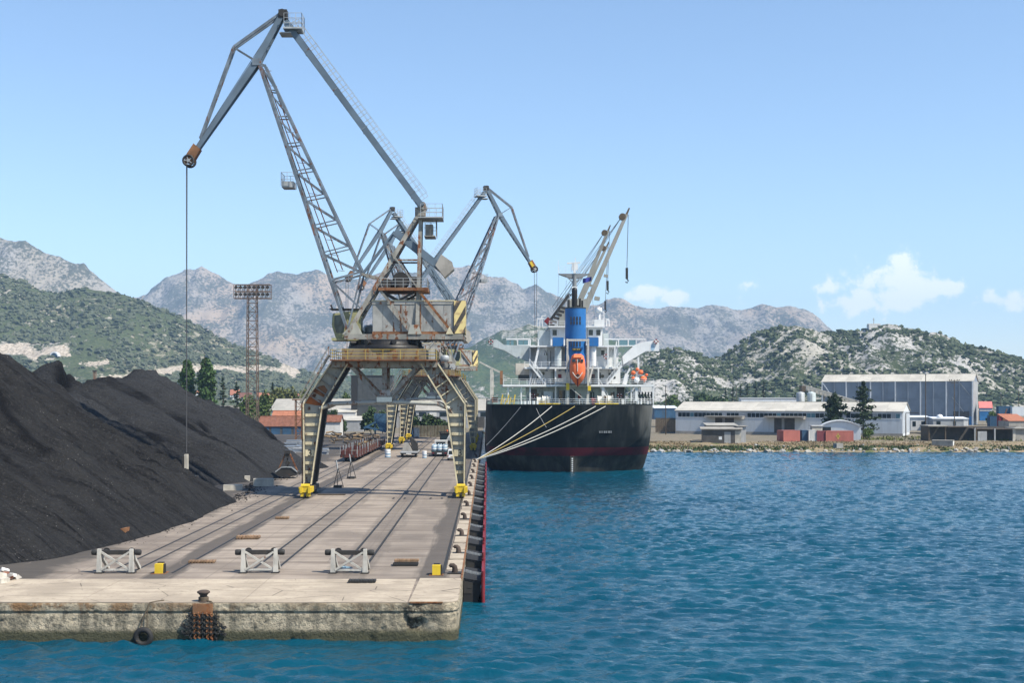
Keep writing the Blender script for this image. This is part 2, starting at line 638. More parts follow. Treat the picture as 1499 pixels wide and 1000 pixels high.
hillmat('hill_scrub_rock', (0.032, 0.046, 0.022), (0.058, 0.07, 0.034), (0.42, 0.41, 0.39), (0.29, 0.275, 0.235), 3.0, 0.47)
hillmat('hill_green', (0.045, 0.06, 0.03), (0.075, 0.09, 0.045), (0.38, 0.355, 0.32), (0.17, 0.16, 0.095), 7.0, 0.68)
hillmat('hill_mid', (0.04, 0.065, 0.028), (0.07, 0.09, 0.04), (0.40, 0.385, 0.36), (0.16, 0.16, 0.09), 10.0, 0.66)
hillmat('mountain_rock', (0.065, 0.068, 0.05), (0.10, 0.098, 0.07), (0.30, 0.275, 0.24), (0.33, 0.25, 0.175), 9.0, 0.48)
hillmat('mountain_grey', (0.06, 0.066, 0.05), (0.09, 0.095, 0.07), (0.31, 0.295, 0.275), (0.27, 0.24, 0.19), 6.5, 0.46)

t = NT('land')
p = t.coord('Position')
n1, n2, n3 = t.noise(p, 0.05, 5), t.noise(p, 0.35, 5), t.noise(p, 2.2, 4)
c = t.mix(t.ramp(n1, 0.4, 0.6), (0.25, 0.195, 0.13), (0.185, 0.155, 0.10))
c = t.mix(t.ramp(n2, 0.52, 0.66), c, (0.075, 0.095, 0.03))
yl = t.xyz(p)[1]
c = t.mix(t.ramp(t.math('ADD', yl, t.math('MULTIPLY', t.math('SUBTRACT', n1, 0.5), 14)), 316, 326, 0, 0.75), c, (0.15, 0.135, 0.11))
c = t.mix(t.ramp(n3, 0.55, 0.75, 0, 0.6), c, (0.30, 0.26, 0.20))
t.bump(n3, 0.15)
t.end(c, 0.95, 0, 0.1)

t = NT('water')
p = t.coord('Position')
nb = t.noise(p, 2.0, 4, 0.6)
nc = t.noise(t.coord('Position'), 0.035, 3)
t.bump(nb, 0.12, 1.0)
t.end(t.mix(t.ramp(nc, 0.35, 0.65), (0.0015, 0.052, 0.086), (0.001, 0.041, 0.072)), 0.06, 0, 0.30)
t.b.inputs['IOR'].default_value = 1.33

t = NT('quay_concrete')
p = t.coord('Position')
x, y, z = t.xyz(p)
mp = t.n.new('ShaderNodeMapping')
mp.inputs['Scale'].default_value = (0.10, 0.85, 1)
t.l.new(p, mp.inputs[0])
n1, n2, n3 = t.noise(mp.outputs[0], 1.0, 6, 0.62), t.noise(p, 0.13, 5), t.noise(p, 1.6, 5)
mp2 = t.n.new('ShaderNodeMapping')
mp2.inputs['Scale'].default_value = (0.9, 0.05, 1)
t.l.new(p, mp2.inputs[0])
n4 = t.noise(mp2.outputs[0], 1.0, 5, 0.6)
c = t.mix(t.ramp(n1, 0.32, 0.62), (0.17, 0.14, 0.116), (0.30, 0.255, 0.212))
c = t.mix(t.ramp(n2, 0.45, 0.68, 0, 0.8), c, (0.15, 0.126, 0.108))
c = t.mix(t.ramp(n4, 0.5, 0.75, 0, 0.45), c, (0.18, 0.15, 0.13))
c = t.mix(t.ramp(n3, 0.6, 0.8, 0, 0.35), c, (0.22, 0.19, 0.17))
# oil and brake-dust stains along the two crane rails, coal dust beside the heaps
for cx, w, s in ((-21.8, 1.3, 0.92), (-3.55, 1.2, 0.88), (-24.8, 2.2, 0.4), (-15.3, 1.5, 0.42), (-9.3, 1.5, 0.42), (-6.2, 2.6, 0.3)):
    dx = t.math('ABSOLUTE', t.math('SUBTRACT', x, cx))
    k = t.math('ADD', dx, t.math('MULTIPLY', t.math('SUBTRACT', n4, 0.5), w * 2.4))
    k = t.math('ADD', k, t.math('MULTIPLY', t.math('SUBTRACT', n2, 0.5), w * 1.6))
    c = t.mix(t.ramp(k, w * 0.45, w * 1.1, s, 0.0), c, (0.075, 0.066, 0.06))
k = t.math('ADD', x, t.math('MULTIPLY', t.math('SUBTRACT', n2, 0.5), 9))
k = t.math('ADD', k, t.math('MULTIPLY', t.math('SUBTRACT', n3, 0.5), 3))
c = t.mix(t.ramp(k, -30.5, -27.2, 0.9, 0.0), c, (0.05, 0.046, 0.043))
# slab joints and hairline cracks
for co, pitch in ((y, 7.6), (x, 9.2)):
    f = t.math('FRACT', t.math('DIVIDE', co, pitch))
    f = t.math('ABSOLUTE', t.math('SUBTRACT', f, 0.5))
    c = t.mix(t.ramp(f, 0.494, 0.499, 0.0, 0.6), c, (0.12, 0.105, 0.09))
w = t.n.new('ShaderNodeVectorMath')
w.operation = 'ADD'
t.l.new(p, w.inputs[0])
nv = t.noise(p, 0.6, 3, out='Color')
t.l.new(nv, w.inputs[1])
cr = t.voro(w.outputs[0], 0.16, 'Distance', 'DISTANCE_TO_EDGE')
c = t.mix(t.math('MULTIPLY', t.ramp(cr, 0.0, 0.012, 1, 0), t.ramp(n2, 0.48, 0.55)), c, (0.13, 0.11, 0.095))
t.bump(n3, 0.012)
t.end(c, 0.92, 0, 0.2)

t = NT('slab_concrete')
p = t.coord('Position')
n1, n2, n3 = t.noise(p, 0.5, 6), t.noise(p, 2.5, 5), t.noise(t.coord('Position', (0.25, 1.6, 1)), 1.0, 5)
c = t.mix(t.ramp(n1, 0.35, 0.65), (0.41, 0.35, 0.275), (0.33, 0.28, 0.22))
c = t.mix(t.ramp(n3, 0.44, 0.66, 0, 0.75), c, (0.27, 0.23, 0.18))
c = t.mix(t.ramp(n2, 0.55, 0.70, 0, 0.6), c, (0.20, 0.165, 0.13))
n6 = t.noise(p, 0.16, 5)
c = t.mix(t.ramp(n6, 0.47, 0.62, 0, 0.6), c, (0.255, 0.215, 0.17))
cs = t.voro(p, 0.21, 'Distance', 'DISTANCE_TO_EDGE')
c = t.mix(t.math('MULTIPLY', t.ramp(cs, 0.0, 0.010, 1, 0), t.ramp(n1, 0.45, 0.55)), c, (0.09, 0.075, 0.06))
t.bump(n2, 0.012)
t.end(c, 0.92, 0, 0.2)

t = NT('quay_wall')
p = t.coord('Position')
x, y, z = t.xyz(p)
n1, n2, n3 = t.noise(p, 0.6, 6, 0.65), t.noise(p, 3.0, 6, 0.65), t.noise(t.coord('Position', (1.6, 1.6, 0.22)), 1.0, 5)
n7 = t.noise(p, 7.0, 5, 0.7)
c = t.mix(t.ramp(n1, 0.38, 0.62), (0.47, 0.40, 0.295), (0.30, 0.26, 0.19))
c = t.mix(t.ramp(n3, 0.44, 0.64, 0, 0.8), c, (0.16, 0.145, 0.11))
c = t.mix(t.ramp(n2, 0.50, 0.60, 0, 0.75), c, (0.12, 0.11, 0.085))
c = t.mix(t.math('MULTIPLY', t.ramp(n7, 0.57, 0.66, 0, 0.8), t.ramp(n1, 0.42, 0.6)), c, (0.07, 0.062, 0.048))
c = t.mix(t.ramp(n7, 0.30, 0.38, 0.3, 0), c, (0.50, 0.44, 0.345))
fl = t.math('ADD', x, t.math('MULTIPLY', n3, 2.0))
c = t.mix(t.math('MULTIPLY', t.ramp(t.math('ABSOLUTE', t.math('ADD', x, 4.25)), 0.25, 0.75, 0.85, 0), t.ramp(n2, 0.42, 0.52)), c, (0.05, 0.04, 0.03))
zz = t.math('ADD', z, t.math('MULTIPLY', t.math('SUBTRACT', n3, 0.5), 0.9))
c = t.mix(t.math('MULTIPLY', t.ramp(zz, -0.75, -0.2), t.math('MULTIPLY', t.ramp(n1, 0.5, 0.62, 0, 0.85), t.ramp(x, -27, -12, 1.0, 0.3))), c, (0.22, 0.12, 0.055))
zw = t.math('ADD', z, t.math('MULTIPLY', t.math('SUBTRACT', n2, 0.5), 0.35))
c = t.mix(t.ramp(zw, -1.80, -1.45, 1, 0), c, (0.022, 0.022, 0.014))
c = t.mix(t.ramp(zw, -1.8, -1.35, 0.45, 0), c, (0.12, 0.12, 0.075))
t.bump(t.math('ADD', t.math('ADD', n2, n7), t.math('MULTIPLY', n1, 0.5)), 0.12)
t.end(c, 0.92, 0, 0.2)

t = NT('coal')
p = t.coord('Position')
rot = t.n.new('ShaderNodeMapping')
rot.inputs['Rotation'].default_value = (0, 0, R(16))
rot.inputs['Scale'].default_value = (0.10, 1.5, 0.10)
t.l.new(p, rot.inputs[0])
n1, n2, n5 = t.noise(p, 0.22, 5, 0.6), t.noise(p, 4.0, 3, 0.75), t.noise(rot.outputs[0], 1.0, 6, 0.65)
c = t.mix(t.ramp(n1, 0.35, 0.65), (0.0118, 0.0120, 0.0132), (0.0205, 0.0208, 0.0222))
c = t.mix(t.ramp(n5, 0.42, 0.62, 0, 0.7), c, (0.0245, 0.0245, 0.0255))
c = t.mix(t.math('MULTIPLY', t.ramp(n5, 0.36, 0.45, 0.9, 0), t.ramp(n1, 0.42, 0.55)), c, (0.005, 0.005, 0.006))  # dark streaks: damp coal colouring mixed with painted undercut shade
c = t.mix(t.ramp(n2, 0.52, 0.72), c, (0.040, 0.039, 0.040))
sp = t.voro(p, 2.2, 'Distance')
c = t.mix(t.math('MULTIPLY', t.ramp(sp, 0.05, 0.12, 1, 0), t.ramp(n1, 0.48, 0.6)), c, (0.17, 0.165, 0.16))
c = t.mix(t.math('MULTIPLY', t.attr('dusty'), 0.8), c, t.mix(t.ramp(n2, 0.35, 0.7), (0.026, 0.027, 0.030), (0.050, 0.052, 0.056)))
c = t.mix(t.attr('fresh_shade'), c, (0.004, 0.004, 0.005))  # blackens bitten faces as moist coal, gully lines also as painted shade
t.bump(t.math('ADD', t.math('MULTIPLY', n5, 2.2), t.math('ADD', n2, t.math('MULTIPLY', t.noise(p, 1.3, 4, 0.75), 2.0))), 0.22)
t.end(c, 0.9, 0, 0.08)

# ------------------------------------------------------------------ ground, far shore, water
QX, QY = -1.7, 70.8              # quay edge along the water and its front
SHORE = 304.0


def shore_y(x):
    return SHORE + 2.2 * fbm(x * 0.045, x * 0 + 3.0, 4, 5) + 0.8 * fbm(x * 0.25, x * 0 + 1.0, 3, 6)


# far shore terrain: rises from the waterline to a low terrace, then one sheet to the hills and the horizon
xs = np.concatenate([np.linspace(36, 300, 340), np.array([420, 700, 1200, 2500, 6400])])
dy = np.concatenate([np.linspace(-5, 60, 90), np.array([90, 140, 220, 400, 800, 1600, 3200, 6400, 9700])])
X, T = np.meshgrid(xs, dy)
SY = shore_y(xs)[None, :]
Y = SY + T
Y[-1, :] = 10050
hgt = -2.2 - 0.9 + np.clip(T + 5, 0, 5) / 5 * 0.9 + np.clip(T, 0, 4) / 4 * 1.05 + np.clip(T - 4, 0, 14) / 14 * 0.85
hgt = hgt + np.where((T > -1) & (T < 60), 0.22 * fbm(X * 0.35, Y * 0.35, 4, 9) * np.clip(T / 3, 0, 1), 0) - np.where(T > 60, 0.12, 0)
o = sheet('ground', X, Y, hgt, 'land')
o['kind'] = 'structure'
# yard ground behind the quay and inland on the near side
m = MB()
m.add([(-6400, 70.9, -0.35), (-90, 70.9, -0.35), (-90, 380, -0.02), (-1.7, 380, -0.02), (-1.7, 520, -0.02), (37, 520, -0.02), (37, 10050, -0.02), (-6400, 10050, -0.02)],
      [(0, 1, 2, 7), (2, 3, 4, 7), (4, 5, 6, 7)])
m.build('yard_ground', 'land', kind='structure')
m = MB()
m.bb(-90, QX, 379.5, 381, -3.2, -0.3).bb(36.6, 37.6, 300, 521, -3.2, -0.15).bb(QX, 37.3, 519.5, 521, -3.2, -0.15)
m.build('harbour_wall', 'quay_wall', kind='structure')


def build_water():
    rng = np.random.RandomState(4)
    xs = np.arange(-46, 152.01, 0.30)
    ys = [56.0]
    while ys[-1] < 312:
        ys.append(ys[-1] + 0.22 + (ys[-1] - 56) * 0.0028)
    X, Y = np.meshgrid(xs, np.array(ys))
    Z = np.zeros_like(X)
    gust = 0.75 + 0.55 * fbm(X * 0.02, Y * 0.03, 3, 12)
    for i in range(60):
        lam = 0.65 * (2.7 / 0.65) ** rng.rand()
        k = 2 * math.pi / lam
        th = R(256) + rng.normal(0, 0.5)
        amp = 0.0112 * lam ** 0.8
        ph = rng.rand() * 6.283
        w = 1.0 if lam > 1.5 else np.clip(1.4 - (Y - 56) / 190, 0.15, 1)
        s = np.sin(k * (X * math.cos(th) + Y * math.sin(th)) + ph + 0.9 * fbm(X * 0.05, Y * 0.05, 2, 30 + i % 5))
        Z += amp * w * (s + 0.28 * (2 * s * s - 1))
    Z *= gust
    edge = np.clip((X + 46) / 6, 0, 1) * np.clip((152 - X) / 8, 0, 1) * np.clip((Y - 56) / 3, 0, 1) * np.clip((312 - Y) / 10, 0, 1)
    o = sheet('sea', X, Y, -2.2 + Z * edge, 'water')
    o['kind'] = 'structure'
    m = MB()
    x0, x1, y0, y1 = xs[0], xs[-1], ys[0], ys[-1]
    L = 6400
    g = [(-L, -45), (x0, -45), (x1, -45), (L, -45), (-L, y0), (x0, y0), (x1, y0), (L, y0), (-L, y1), (x0, y1), (x1, y1), (L, y1), (x0, 521), (x1, 521)]
    m.add([(a, b, -2.2) for a, b in g], [(0, 1, 5, 4), (1, 2, 6, 5), (2, 3, 7, 6), (4, 5, 9, 8), (6, 7, 11, 10), (9, 10, 13, 12)])
    m.build('outer_sea', 'water', kind='structure')


build_water()

# ------------------------------------------------------------------ hills and mountains
HILLS = {}


def hill(name, pts, d0, w, mat, seed, back=0.7, nx=240, ny=120, amp=0.05, fs=6.0, bare=None, power=1.25, rg=0.0):
    px, py = np.array([p[0] for p in pts], float), np.array([p[1] for p in pts], float)
    rx, rz = (px - VX) * d0 / FPX, EYE + (HY - py) * d0 / FPX

    def height(X, Y):
        zr = np.interp(X, rx, rz)
        # soften the polyline
        zr = (zr + np.interp(X - 0.006 * d0, rx, rz) + np.interp(X + 0.006 * d0, rx, rz)) / 3
        t = (d0 - Y) / w
        f = np.where(t > 0, np.clip(1 - t, 0, 1) ** power, np.clip(1 + t / back, 0, 1) ** 1.2)
        z = zr * f
        u = fs / w
        n = fbm(X * u, Y * u, 6, seed)
        if rg:
            n = n + rg * (ridged(X * u * 1.3, Y * u * 0.5, 5, seed + 50) - 0.62) * 2
        env = np.clip(f * (1.18 - f) * 4, 0.12, 1)
        z = z + n * amp * w * env * np.clip(zr / max(rz.max(), 1) * 1.6, 0, 1)
        return z - 1.5 * (1 - np.clip(f * 30, 0, 1))

    X, Y = np.meshgrid(np.linspace(rx[0], rx[-1], nx), np.concatenate([np.linspace(d0 - w, d0 + 0.03 * w, int(ny * 0.8)), np.linspace(d0 + 0.06 * w, d0 + back * w, int(ny * 0.2))]))
    Z = height(X, Y)
    B = np.zeros_like(Z)
    if bare is not None:
        sx, sy = VX + X * FPX / Y, HY - (Z - EYE) * FPX / Y
        B = bare(sx, sy, X, Y)
    o = sheet(name, X, Y, Z, mat, {'bare': B})
    o['kind'] = 'structure'
    HILLS[name] = (height, rx, d0, w)
    return o


def seg_d(px, py, pts):
    d = np.full(px.shape, 1e9)
    for (ax, ay), (bx, by) in zip(pts, pts[1:]):
        L = (bx - ax) ** 2 + (by - ay) ** 2
        t = np.clip(((px - ax) * (bx - ax) + (py - ay) * (by - ay)) / L, 0, 1)
        d = np.minimum(d, np.hypot(px - ax - t * (bx - ax), py - ay - t * (by - ay)))
    return d


def left_scars(sx, sy, X, Y):
    """Quarry face, tunnel cutting and the road cuts blasted out of the green hill."""
    n = fbm(X * 0.05, Y * 0.05, 4, 77) * 4.5
    def band(pts, r):
        return np.clip((r - (seg_d(sx, sy, pts) + n)) / 6 + 0.5, 0, 1)
    b = band([(-60, 512), (8, 512), (34, 510), (52, 519)], 9)
    b = np.maximum(b, band([(-60, 500), (5, 530), (28, 548), (50, 565), (75, 580)], 6))
    b = np.maximum(b, band([(66, 513), (80, 512), (96, 514)], 7))
    b = np.maximum(b, band([(118, 533), (155, 531)], 3))
    b = np.maximum(b, band([(150, 555), (200, 549), (262, 541), (330, 540), (400, 541), (430, 548)], 4.5))
    b = np.maximum(b, band([(415, 537), (432, 546)], 6))
    return b


hill('far_mountain', [(-420, 300), (-200, 318), (-60, 336), (0, 349), (30, 353), (62, 363), (95, 376), (125, 390), (150, 408), (168, 428), (200, 462), (260, 520), (320, 577)],
     3700, 700, 'mountain_grey', 11, amp=0.05, rg=0.7, nx=260, ny=130)
hill('mountain_range', [(100, 500), (160, 455), (205, 432), (225, 424), (245, 413), (268, 401), (290, 393), (310, 391), (325, 396), (336, 405), (352, 411), (366, 408), (385, 400), (405, 396), (430, 396), (450, 398),
                        (470, 405), (500, 412), (540, 408), (580, 398), (620, 392), (645, 390), (668, 393), (700, 399), (725, 402), (750, 411), (775, 421), (800, 428), (830, 436), (860, 447), (885, 447), (905, 442), (925, 440), (945, 446), (965, 453),
                        (990, 455), (1020, 454), (1055, 451), (1090, 453), (1125, 451), (1150, 451), (1165, 456), (1180, 464), (1200, 472), (1225, 488), (1260, 510), (1330, 540), (1420, 577)],
     5600, 1300, 'mountain_rock', 21, amp=0.035, fs=7, rg=0.9, nx=420, ny=150)
hill('distant_ridge', [(1280, 560), (1340, 540), (1400, 524), (1440, 521), (1470, 527), (1500, 528), (1560, 520), (1640, 512), (1760, 530), (1900, 577)], 8300, 1300, 'mountain_rock', 31, amp=0.02, nx=120, ny=50)
hill('middle_hill', [(380, 575), (450, 548), (520, 540), (590, 530), (640, 520), (690, 506), (730, 493), (775, 480), (820, 477), (870, 484), (930, 500), (1000, 525), (1080, 560), (1120, 577)],
     2500, 480, 'hill_mid', 41, amp=0.045, rg=0.4, nx=240, ny=120)
hill('green_hill', [(-520, 372), (-260, 385), (-100, 396), (0, 404), (30, 413), (60, 419), (90, 424), (120, 428), (150, 429), (180, 427), (200, 432), (230, 446), (260, 463), (290, 482), (320, 496), (350, 508), (380, 518), (420, 534), (455, 546), (490, 556), (540, 570), (600, 577)],
     1900, 520, 'hill_green', 51, amp=0.035, rg=0.3, nx=420, ny=230, bare=left_scars, power=1.1)
hill('rocky_hill', [(840, 577), (880, 556), (915, 530), (945, 514), (975, 506), (1000, 511), (1025, 522), (1045, 529), (1062, 523), (1085, 508), (1105, 497), (1130, 485), (1150, 479), (1170, 481), (1195, 488), (1215, 491), (1240, 491), (1255, 483), (1268, 477), (1290, 475), (1305, 481),
                    (1330, 487), (1360, 491), (1390, 495), (1420, 503), (1445, 514), (1465, 527), (1485, 538), (1510, 550), (1560, 565), (1640, 577)],
     1280, 300, 'hill_scrub_rock', 61, amp=0.045, rg=0.5, nx=420, ny=240)


def scrub(name, hname, n, r0, r1, cover, seed, mat, t_max=0.97, x_lim=None, label=None):
    """Bushes of a hillside: lumpy little crowns set into the slope, one mass nobody could count."""
    rng = np.random.RandomState(seed)
    height, rx, d0, w = HILLS[hname]
    x0, x1 = x_lim or (rx[0], rx[-1])
    X = x0 + rng.rand(n * 4) * (x1 - x0)
    Y = d0 - w * (rng.rand(n * 4) * t_max) + 0.02 * w
    dens = fbm(X / (r1 * 9), Y / (r1 * 9), 4, seed + 3) * 0.9 + fbm(X / (r1 * 40), Y / (r1 * 40), 3, seed + 4) * 0.6
    keep = dens + rng.normal(0, 0.16, len(X)) > (0.5 - cover) * 1.3
    if hname == 'green_hill':
        Z = height(X, Y)
        keep &= left_scars(VX + X * FPX / Y, HY - (Z - EYE) * FPX / Y, X, Y) < 0.3
    X, Y = X[keep][:n], Y[keep][:n]
    Z = height(X, Y)
    n = len(X)
    bm = bmesh.new()
    bmesh.ops.create_icosphere(bm, subdivisions=1, radius=1)
    base = np.array([v.co[:] for v in bm.verts])
    tri = np.array([[v.index for v in f.verts] for f in bm.faces])
    bm.free()
    k = len(base)
    sc = (r0 + (r1 - r0) * rng.rand(n) ** 1.8)[:, None, None]
    jit = 1 + 0.33 * rng.normal(0, 1, (n, k, 1)).clip(-1.6, 1.6)
    co = base[None] * jit * sc * np.array([1.15, 1.15, 0.85])
    co = co + np.stack([X, Y, Z + sc[:, 0, 0] * 0.35], -1)[:, None, :]
    q = (tri[None] + (np.arange(n) * k)[:, None, None]).reshape(-1, 3)
    o = rawmesh(name, co.reshape(-1, 3), q, mat, smooth=False)
    o['kind'] = 'stuff'
    return o


scrub('hillside_scrub', 'rocky_hill', 11000, 0.7, 2.7, 0.5, 5, 'leaf_scrub', x_lim=(90, 640))
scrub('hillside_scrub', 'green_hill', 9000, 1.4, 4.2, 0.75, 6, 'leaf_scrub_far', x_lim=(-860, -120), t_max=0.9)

# ------------------------------------------------------------------ quay
def build_quay():
    m = MB()
    arc = [(QX - 1.0 + math.cos(a), QY + 1.0 - math.sin(a)) for a in np.linspace(math.pi / 2, 0, 7)]
    top = [(-90, QY)] + arc + [(QX, 380), (-90, 380)]
    m.add([(x, y, 0) for x, y in top], [tuple(range(len(top)))])
    quay = m.build('quay', 'quay_concrete', kind='structure')
    path = [(x, QY) for x in np.arange(-62, QX - 1.0, 0.11)] + arc + [(QX, y) for y in np.concatenate([np.arange(QY + 1.2, 110, 0.35), np.arange(110, 240, 1.2), np.arange(240, 381, 6)])]
    P2 = np.array(path)
    d = np.gradient(P2, axis=0)
    d /= np.linalg.norm(d, axis=1)[:, None]
    nrm = np.stack([d[:, 1], -d[:, 0]], 1)
    s = np.concatenate([[0], np.cumsum(np.linalg.norm(np.diff(P2, axis=0), axis=1))])
    zz = np.concatenate([[0.004, -0.03], np.arange(-0.1, -0.5, -0.08), [-0.5, -0.53, -0.57, -0.6], np.arange(-0.66, -2.3, -0.085), [-3.2]])
    off = np.where(zz > 0, -0.05, np.where(zz > -0.04, 0.0, np.where(zz > -0.51, 0.03, np.where(zz > -0.62, -0.045, 0.0))))
    SS, ZZ = np.meshgrid(s, zz)
    n = fbm(SS * 0.9, ZZ * 1.6, 6, 14, 0.6) * 0.06
    chip = np.clip(fbm(SS * 1.5, ZZ * 1.9, 5, 15, 0.6) - 0.27, 0, 1) * -0.30
    chip *= np.clip(-ZZ / 0.2, 0.25, 1)
    PX = P2[:, 0][None]
    chip = chip - 0.42 * np.exp(-((PX + 4.2) / 0.65) ** 2) * np.clip(fbm(SS * 1.3, ZZ * 1.6, 5, 19, 0.65) * 3 + 0.5, 0, 1) * np.exp(-((ZZ + 1.05) / 0.75) ** 4)
    O = off[:, None] + (n + chip) * np.clip((-ZZ) / 0.08, 0.12, 1)
    X = P2[:, 0][None] + nrm[:, 0][None] * O
    Y = P2[:, 1][None] + nrm[:, 1][None] * O
    Z = ZZ + np.where(ZZ > -0.01, 0.0, fbm(SS * 2.2, ZZ * 3, 3, 16) * 0.02)
    sheet('quay_wall', X[::-1], Y[::-1], Z[::-1], 'quay_wall', parent=quay, smooth=True)
    # pale slabs of the front apron, their joints open
    rng = random.Random(3)
    x = -60.0
    while x < -6:
        x2 = min(x + rng.uniform(8.2, 10.2), -4.62)
        if x2 > -7.5:
            x2 = -4.62
        MB().bb(x + 0.02, x2 - 0.02, QY + 0.12, QY + 1.5, -0.05, 0.018).build('coping_slab', 'slab_concrete', quay)
        MB().bb(x + 0.02, x2 - 0.02, QY + 1.54, 79.9, -0.05, 0.012).build('apron_slab', 'slab_concrete', quay)
        x = x2
    c = MB()
    a = [(QX - 0.95 + 0.93 * math.cos(t), QY + 0.98 - 0.93 * math.sin(t)) for t in np.linspace(math.pi / 2, 0, 6)]
    c.prism([(-4.55, QY + 0.06, 0.0), *[(x, y, 0.0) for x, y in a], (QX - 0.03, 80.0, 0), (-4.4, 80.0, 0.0)], (0, 0, 0.055))
    c.build('corner_slab', 'slab_concrete', quay)
    y = 80.3
    while y < 232:
        L = rng.uniform(3.4, 5.6)
        if y > 81:
            MB().bb(-2.78 + rng.uniform(-.08, .08), QX - 0.06, y + 0.35, y + L - 0.3, -0.05, 0.05 + rng.uniform(0, 0.04)).build('edge_slab', 'slab_concrete', quay)
        y += L
    # steel edge angle along the waterside
    MB().bb(QX - 0.05, QX + 0.045, 80, 300, -0.14, 0.075).build('edge_angle', 'rusty_steel', quay)
    MB().bb(-4.5, QX - 0.9, QY - 0.055, QY + 0.055, -0.02, 0.062).build('edge_angle', 'rusty_steel', quay)
    return quay


QUAY = build_quay()


def track(name, label, xs, y0, y1, group=None, z=0.006):
    t = thing(name, label, 'railway track' if len(xs) > 1 else 'crane rail', ((xs[0] + xs[-1]) / 2, y0, 0), group)
    for x in xs:
        MB().bb(x - 0.10, x + 0.10, y0, y1, -0.01, z).build('flangeway', 'black_grease', t)
        MB().bb(x - 0.045, x + 0.045, y0, y1, 0, z + 0.022).build('rail', 'dark_steel', t)
    return t


track('railway_track', 'sunken railway track running beside the foot of the coal heaps', (-25.55, -24.0), 83.5, 372, 'railway tracks set into the quay')
track('railway_track', 'middle sunken railway track running between the crane legs from the centre buffer stop', (-16.1, -14.5), 83.2, 372, 'railway tracks set into the quay')
track('railway_track', 'sunken railway track nearest the water, ending at the buffer stop by the rusty mats', (-10.1, -8.5), 83.2, 372, 'railway tracks set into the quay')
track('crane_rail', 'crane rail on the coal side of the quay, stained black with grease', (-21.2,), 82.6, 372, 'rails the gantry cranes run on', z=0.010)
track('crane_rail', 'crane rail close to the bollards along the quay edge', (-3.0,), 82.2, 372, 'rails the gantry cranes run on', z=0.010)

# ------------------------------------------------------------------ coal heaps
def coal_heap(name, label, ridge, slope, seed, x0, x1, y0, y1, step=0.5, amp=1.0, dusty=0.0, cuts=()):
    X, Y = np.meshgrid(np.arange(x0, x1, step), np.arange(y0, y1, step))
    WX, WY = X + 1.6 * fbm(X * 0.08, Y * 0.08, 3, seed), Y + 2.2 * fbm(X * 0.06, Y * 0.06, 3, seed + 1)
    H = np.full(X.shape, -9.0)
    for (ax, ay, az), (bx, by, bz) in zip(ridge, ridge[1:]):
        L = (bx - ax) ** 2 + (by - ay) ** 2
        t = np.clip(((WX - ax) * (bx - ax) + (WY - ay) * (by - ay)) / L, 0, 1)
        d = np.hypot(WX - ax - t * (bx - ax), WY - ay - t * (by - ay))
        h = az + t * (bz - az) - slope * (np.sqrt(d * d + 1.2) - 1.0)
        k = 0.8
        H = np.maximum(H, h) + 0.25 * k * np.exp(-np.abs(H - h) / k)
    f = np.clip(H / 3.0, 0, 1)
    g = ridged((Y + X * 0.25) * 0.20, X * 0.022, 4, seed + 3)
    g2 = ridged((Y + X * 0.32) * 0.62, X * 0.05, 3, seed + 4)
    H = H + f * amp * ((g - 0.62) * 3.0 + (g2 - 0.6) * 1.7 + 0.8 * fbm(X * 0.16, Y * 0.16, 4, seed + 5)) + 0.10 * fbm(X * 0.9, Y * 0.9, 3, seed + 6) - 0.12
    # slip scarps where the bank has broken away
    sc = fbm((Y + X * 0.4) * 0.09, X * 0.05, 3, seed + 8)
    H = H - f * 1.3 * np.clip((sc - 0.15) * 9, 0, 1) * np.clip(H / 10, 0, 1)
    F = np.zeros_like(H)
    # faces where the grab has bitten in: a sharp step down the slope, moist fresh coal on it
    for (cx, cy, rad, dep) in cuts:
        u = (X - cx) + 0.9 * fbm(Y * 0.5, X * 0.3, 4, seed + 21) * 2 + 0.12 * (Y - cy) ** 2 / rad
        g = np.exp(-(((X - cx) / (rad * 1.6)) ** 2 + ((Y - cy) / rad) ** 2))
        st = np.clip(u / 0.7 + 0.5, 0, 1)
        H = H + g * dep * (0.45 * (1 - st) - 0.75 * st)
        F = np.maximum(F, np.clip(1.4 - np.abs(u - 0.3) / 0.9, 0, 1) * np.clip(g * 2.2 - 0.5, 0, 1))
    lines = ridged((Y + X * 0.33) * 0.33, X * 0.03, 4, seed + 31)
    F = np.maximum(F, np.clip((lines - 0.735) * 11, 0, 0.9) * f * np.clip(fbm(X * 0.06, Y * 0.09, 3, seed + 33) * 5 + 0.6, 0, 1))  # gully lines: damp coal and the shade of their sides, put into colour
    H = np.maximum(H, -0.4)
    keep = H > -0.39
    keep = keep | np.roll(keep, 1, 0) | np.roll(keep, 1, 1) | np.roll(np.roll(keep, 1, 1), 1, 0) | np.roll(keep, -1, 0) | np.roll(keep, -1, 1)
    o = sheet(name, X, Y, H, 'coal', {'fresh_shade': F, 'dusty': np.clip(dusty + 0.9 * fbm(X * 0.05, Y * 0.05, 4, seed + 40), 0, 1) if dusty else F * 0}, mask=keep)
    tag(o, label, 'coal heap', 'coal heaps beside the quay')
    return o


